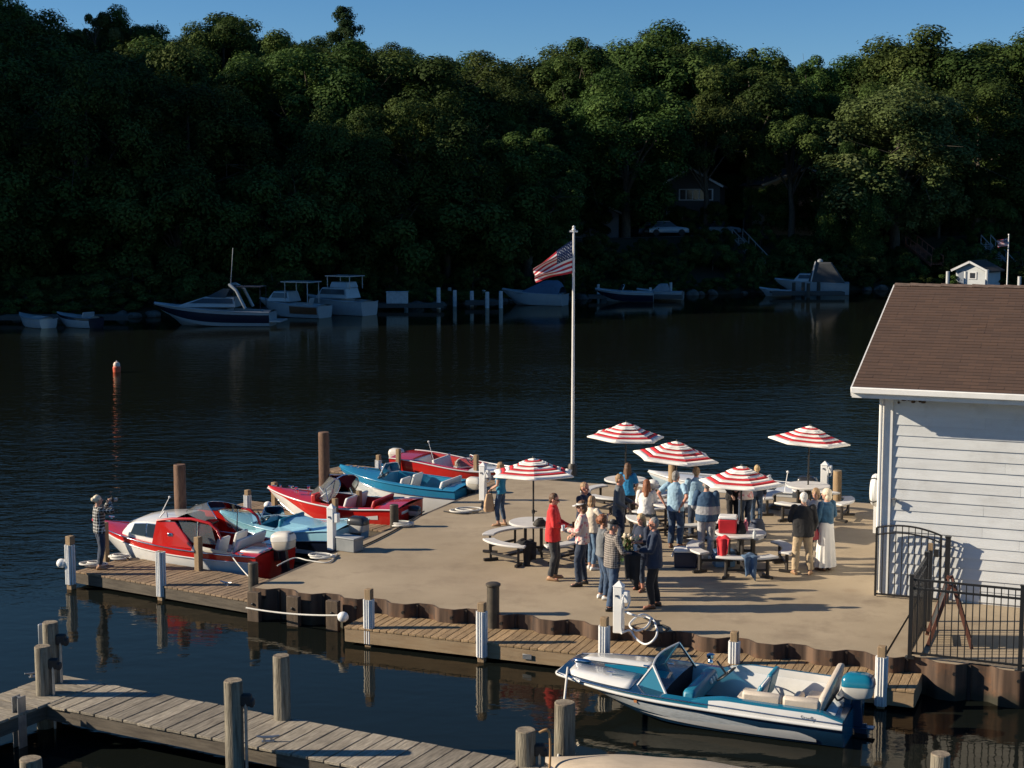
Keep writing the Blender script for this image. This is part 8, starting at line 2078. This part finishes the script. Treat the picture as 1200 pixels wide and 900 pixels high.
# flybridge cruiser
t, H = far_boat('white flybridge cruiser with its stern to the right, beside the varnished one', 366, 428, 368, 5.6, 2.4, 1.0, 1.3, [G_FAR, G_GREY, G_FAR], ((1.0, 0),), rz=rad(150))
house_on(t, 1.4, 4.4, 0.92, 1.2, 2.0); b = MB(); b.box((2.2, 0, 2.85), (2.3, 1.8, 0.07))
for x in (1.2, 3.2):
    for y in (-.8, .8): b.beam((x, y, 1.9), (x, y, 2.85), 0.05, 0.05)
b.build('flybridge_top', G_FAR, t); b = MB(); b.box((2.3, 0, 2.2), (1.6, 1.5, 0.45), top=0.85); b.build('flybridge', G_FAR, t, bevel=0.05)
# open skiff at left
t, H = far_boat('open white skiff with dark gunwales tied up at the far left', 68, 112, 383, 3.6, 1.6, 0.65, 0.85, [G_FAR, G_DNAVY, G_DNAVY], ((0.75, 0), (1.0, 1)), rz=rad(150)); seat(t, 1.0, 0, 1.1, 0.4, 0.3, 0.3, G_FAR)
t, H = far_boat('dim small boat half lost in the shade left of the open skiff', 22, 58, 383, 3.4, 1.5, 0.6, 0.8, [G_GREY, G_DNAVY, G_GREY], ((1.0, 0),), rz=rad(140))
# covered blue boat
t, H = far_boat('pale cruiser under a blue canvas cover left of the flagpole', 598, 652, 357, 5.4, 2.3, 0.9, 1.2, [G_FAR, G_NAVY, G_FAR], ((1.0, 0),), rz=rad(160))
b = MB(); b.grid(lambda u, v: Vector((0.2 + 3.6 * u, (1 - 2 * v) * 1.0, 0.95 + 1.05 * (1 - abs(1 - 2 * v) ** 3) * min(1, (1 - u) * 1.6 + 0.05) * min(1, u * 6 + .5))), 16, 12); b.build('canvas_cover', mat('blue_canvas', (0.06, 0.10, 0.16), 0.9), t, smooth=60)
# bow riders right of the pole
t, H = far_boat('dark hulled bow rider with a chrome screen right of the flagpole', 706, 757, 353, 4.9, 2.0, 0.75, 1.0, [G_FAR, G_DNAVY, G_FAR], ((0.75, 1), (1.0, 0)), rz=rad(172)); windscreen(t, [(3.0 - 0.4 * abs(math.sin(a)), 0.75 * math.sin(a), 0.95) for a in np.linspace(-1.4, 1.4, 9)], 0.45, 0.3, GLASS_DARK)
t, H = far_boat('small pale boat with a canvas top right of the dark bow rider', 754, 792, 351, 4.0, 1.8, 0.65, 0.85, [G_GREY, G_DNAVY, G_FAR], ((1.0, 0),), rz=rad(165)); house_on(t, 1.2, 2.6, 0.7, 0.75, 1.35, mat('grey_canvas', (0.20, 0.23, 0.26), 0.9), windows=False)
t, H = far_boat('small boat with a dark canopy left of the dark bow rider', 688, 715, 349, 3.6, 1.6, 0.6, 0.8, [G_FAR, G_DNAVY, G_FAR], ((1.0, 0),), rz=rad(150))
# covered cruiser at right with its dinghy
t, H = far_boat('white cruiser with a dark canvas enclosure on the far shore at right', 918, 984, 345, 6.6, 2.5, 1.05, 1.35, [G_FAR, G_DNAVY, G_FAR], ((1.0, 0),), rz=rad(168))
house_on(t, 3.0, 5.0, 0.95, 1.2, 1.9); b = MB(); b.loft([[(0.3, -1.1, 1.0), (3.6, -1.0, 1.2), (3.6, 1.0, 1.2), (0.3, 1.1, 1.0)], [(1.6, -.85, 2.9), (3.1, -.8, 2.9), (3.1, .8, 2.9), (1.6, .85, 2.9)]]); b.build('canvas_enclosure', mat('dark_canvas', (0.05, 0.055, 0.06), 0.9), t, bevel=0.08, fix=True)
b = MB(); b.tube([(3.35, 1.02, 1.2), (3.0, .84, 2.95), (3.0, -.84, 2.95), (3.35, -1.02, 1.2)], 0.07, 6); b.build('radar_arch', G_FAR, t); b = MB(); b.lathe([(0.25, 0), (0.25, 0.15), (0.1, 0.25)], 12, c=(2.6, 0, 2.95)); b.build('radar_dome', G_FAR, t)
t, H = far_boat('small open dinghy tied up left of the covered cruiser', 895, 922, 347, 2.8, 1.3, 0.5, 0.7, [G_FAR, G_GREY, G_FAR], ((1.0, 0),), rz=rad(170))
# mooring posts
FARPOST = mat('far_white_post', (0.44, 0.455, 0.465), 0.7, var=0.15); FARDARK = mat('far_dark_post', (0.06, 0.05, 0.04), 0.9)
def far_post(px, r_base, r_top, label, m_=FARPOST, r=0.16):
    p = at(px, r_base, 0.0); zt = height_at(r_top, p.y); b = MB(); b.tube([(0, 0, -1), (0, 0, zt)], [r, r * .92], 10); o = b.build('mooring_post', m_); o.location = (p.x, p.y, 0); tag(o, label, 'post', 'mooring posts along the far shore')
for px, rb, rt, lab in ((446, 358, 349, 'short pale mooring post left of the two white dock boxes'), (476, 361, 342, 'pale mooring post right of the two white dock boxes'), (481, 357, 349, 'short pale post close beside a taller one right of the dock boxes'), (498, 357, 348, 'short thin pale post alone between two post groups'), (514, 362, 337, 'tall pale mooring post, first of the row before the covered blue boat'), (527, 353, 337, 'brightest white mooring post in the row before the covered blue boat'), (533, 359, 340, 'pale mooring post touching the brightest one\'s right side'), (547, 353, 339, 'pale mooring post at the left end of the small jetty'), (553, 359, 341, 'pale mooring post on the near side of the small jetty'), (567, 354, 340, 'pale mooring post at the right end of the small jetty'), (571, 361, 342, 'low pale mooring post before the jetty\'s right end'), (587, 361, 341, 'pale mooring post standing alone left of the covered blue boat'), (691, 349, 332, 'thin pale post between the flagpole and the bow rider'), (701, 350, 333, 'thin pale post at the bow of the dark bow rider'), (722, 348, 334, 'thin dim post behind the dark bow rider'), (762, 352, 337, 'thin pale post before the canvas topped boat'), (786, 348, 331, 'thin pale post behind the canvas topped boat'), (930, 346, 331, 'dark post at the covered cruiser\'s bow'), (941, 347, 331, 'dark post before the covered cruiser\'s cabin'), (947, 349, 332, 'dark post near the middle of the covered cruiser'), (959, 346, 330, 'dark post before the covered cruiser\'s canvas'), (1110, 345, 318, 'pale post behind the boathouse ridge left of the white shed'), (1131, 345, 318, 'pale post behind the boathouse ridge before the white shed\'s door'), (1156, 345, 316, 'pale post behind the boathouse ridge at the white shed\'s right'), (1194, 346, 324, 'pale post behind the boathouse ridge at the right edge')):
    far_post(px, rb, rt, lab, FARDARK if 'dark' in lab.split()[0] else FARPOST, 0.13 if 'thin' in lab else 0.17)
def far_dock(label, px0, px1, row, w=1.4, z=0.5):
    p0, p1 = at(px0, row, z), at(px1, row, z); t = thing('landing', label, 'dock', tuple(p0), math.atan2((p1 - p0).y, (p1 - p0).x)); L_ = (p1 - p0).length
    b = MB(); b.box((L_ / 2, w / 2, -0.07), (L_, w, 0.14)); b.build('deck', mat('far_dock', (0.05, 0.045, 0.038), 0.9, var=0.2), t)
    b = MB(); b.box((L_ / 2, -0.03, -0.16), (L_, 0.05, 0.3)); b.build('edge_board', mat('far_dock_edge', (0.055, 0.055, 0.055), 0.8), t)
far_dock('dim landing stage at the far left shore', 0, 150, 370); far_dock('dim landing stage behind the white dock boxes and pilings', 432, 520, 356); far_dock('short jetty among the pale mooring posts', 545, 590, 353); far_dock('dim landing behind the bow riders', 690, 800, 346); far_dock('landing beside the covered cruiser', 905, 990, 342); far_dock('landing in front of the white shed', 1090, 1215, 336)
for k, (px, lab) in enumerate(((459, 'white dock box, left one of the pair among the pilings'), (471, 'white dock box, right one of the pair among the pilings'))):
    p = at(px, 356, 0.5); t = thing('dock_box', lab, 'storage box', (p.x, p.y + .5, 0.5)); b = MB(); b.box((0, 0, .42), (0.85, .7, .84)); b.build('body', FARPOST, t, bevel=0.03); b = MB(); b.box((0, 0, .88), (0.9, .75, .08)); b.build('lid', FARPOST, t, bevel=0.02)
# far flagpole with its small flag
p = at(1180, 336, 0.5); t = thing('flagpole', 'small far flagpole behind the boathouse ridge at the right edge', 'flagpole', (p.x, p.y, 0.5)); zt = height_at(275, p.y) - 0.5
b = MB(); b.tube([(0, 0, 0), (0, 0, zt)], [0.07, 0.045], 8); b.build('shaft', WHITE, t); b = MB(); b.ball((0, 0, zt), 0.08, 7); b.build('finial', WHITE, t)
o = flag_mesh(0.75, 0.95, 0.16, 0.10, 0.10, 26, 26).build('flag', [RED_F, WHT_F, BLU_F], smooth=80); o.location = (p.x, p.y, height_at(279, p.y)); tag(o, 'small stars and stripes flag on the far flagpole at the right', 'flag')
# channel buoy
p = at(137, 436, 0.0); t = thing('buoy', 'red and white channel buoy floating on the open water at left', 'buoy', (p.x, p.y, 0))
b = MB(); b.lathe([(0.08, -0.3), (0.18, -0.1), (0.195, 0.24), (0.16, 0.29)], 16); b.build('float', mat('buoy_red', (0.55, 0.10, 0.05), 0.45), t); b = MB(); b.lathe([(0.16, 0.29), (0.165, 0.38), (0.12, 0.47), (0.04, 0.51)], 16); b.build('top', mat('buoy_pale', (0.62, 0.48, 0.40), 0.45), t)
b = MB(); b.lathe([(0.03, 0.5), (0.03, 0.57)], 8); b.build('lifting_eye', GALV, t)
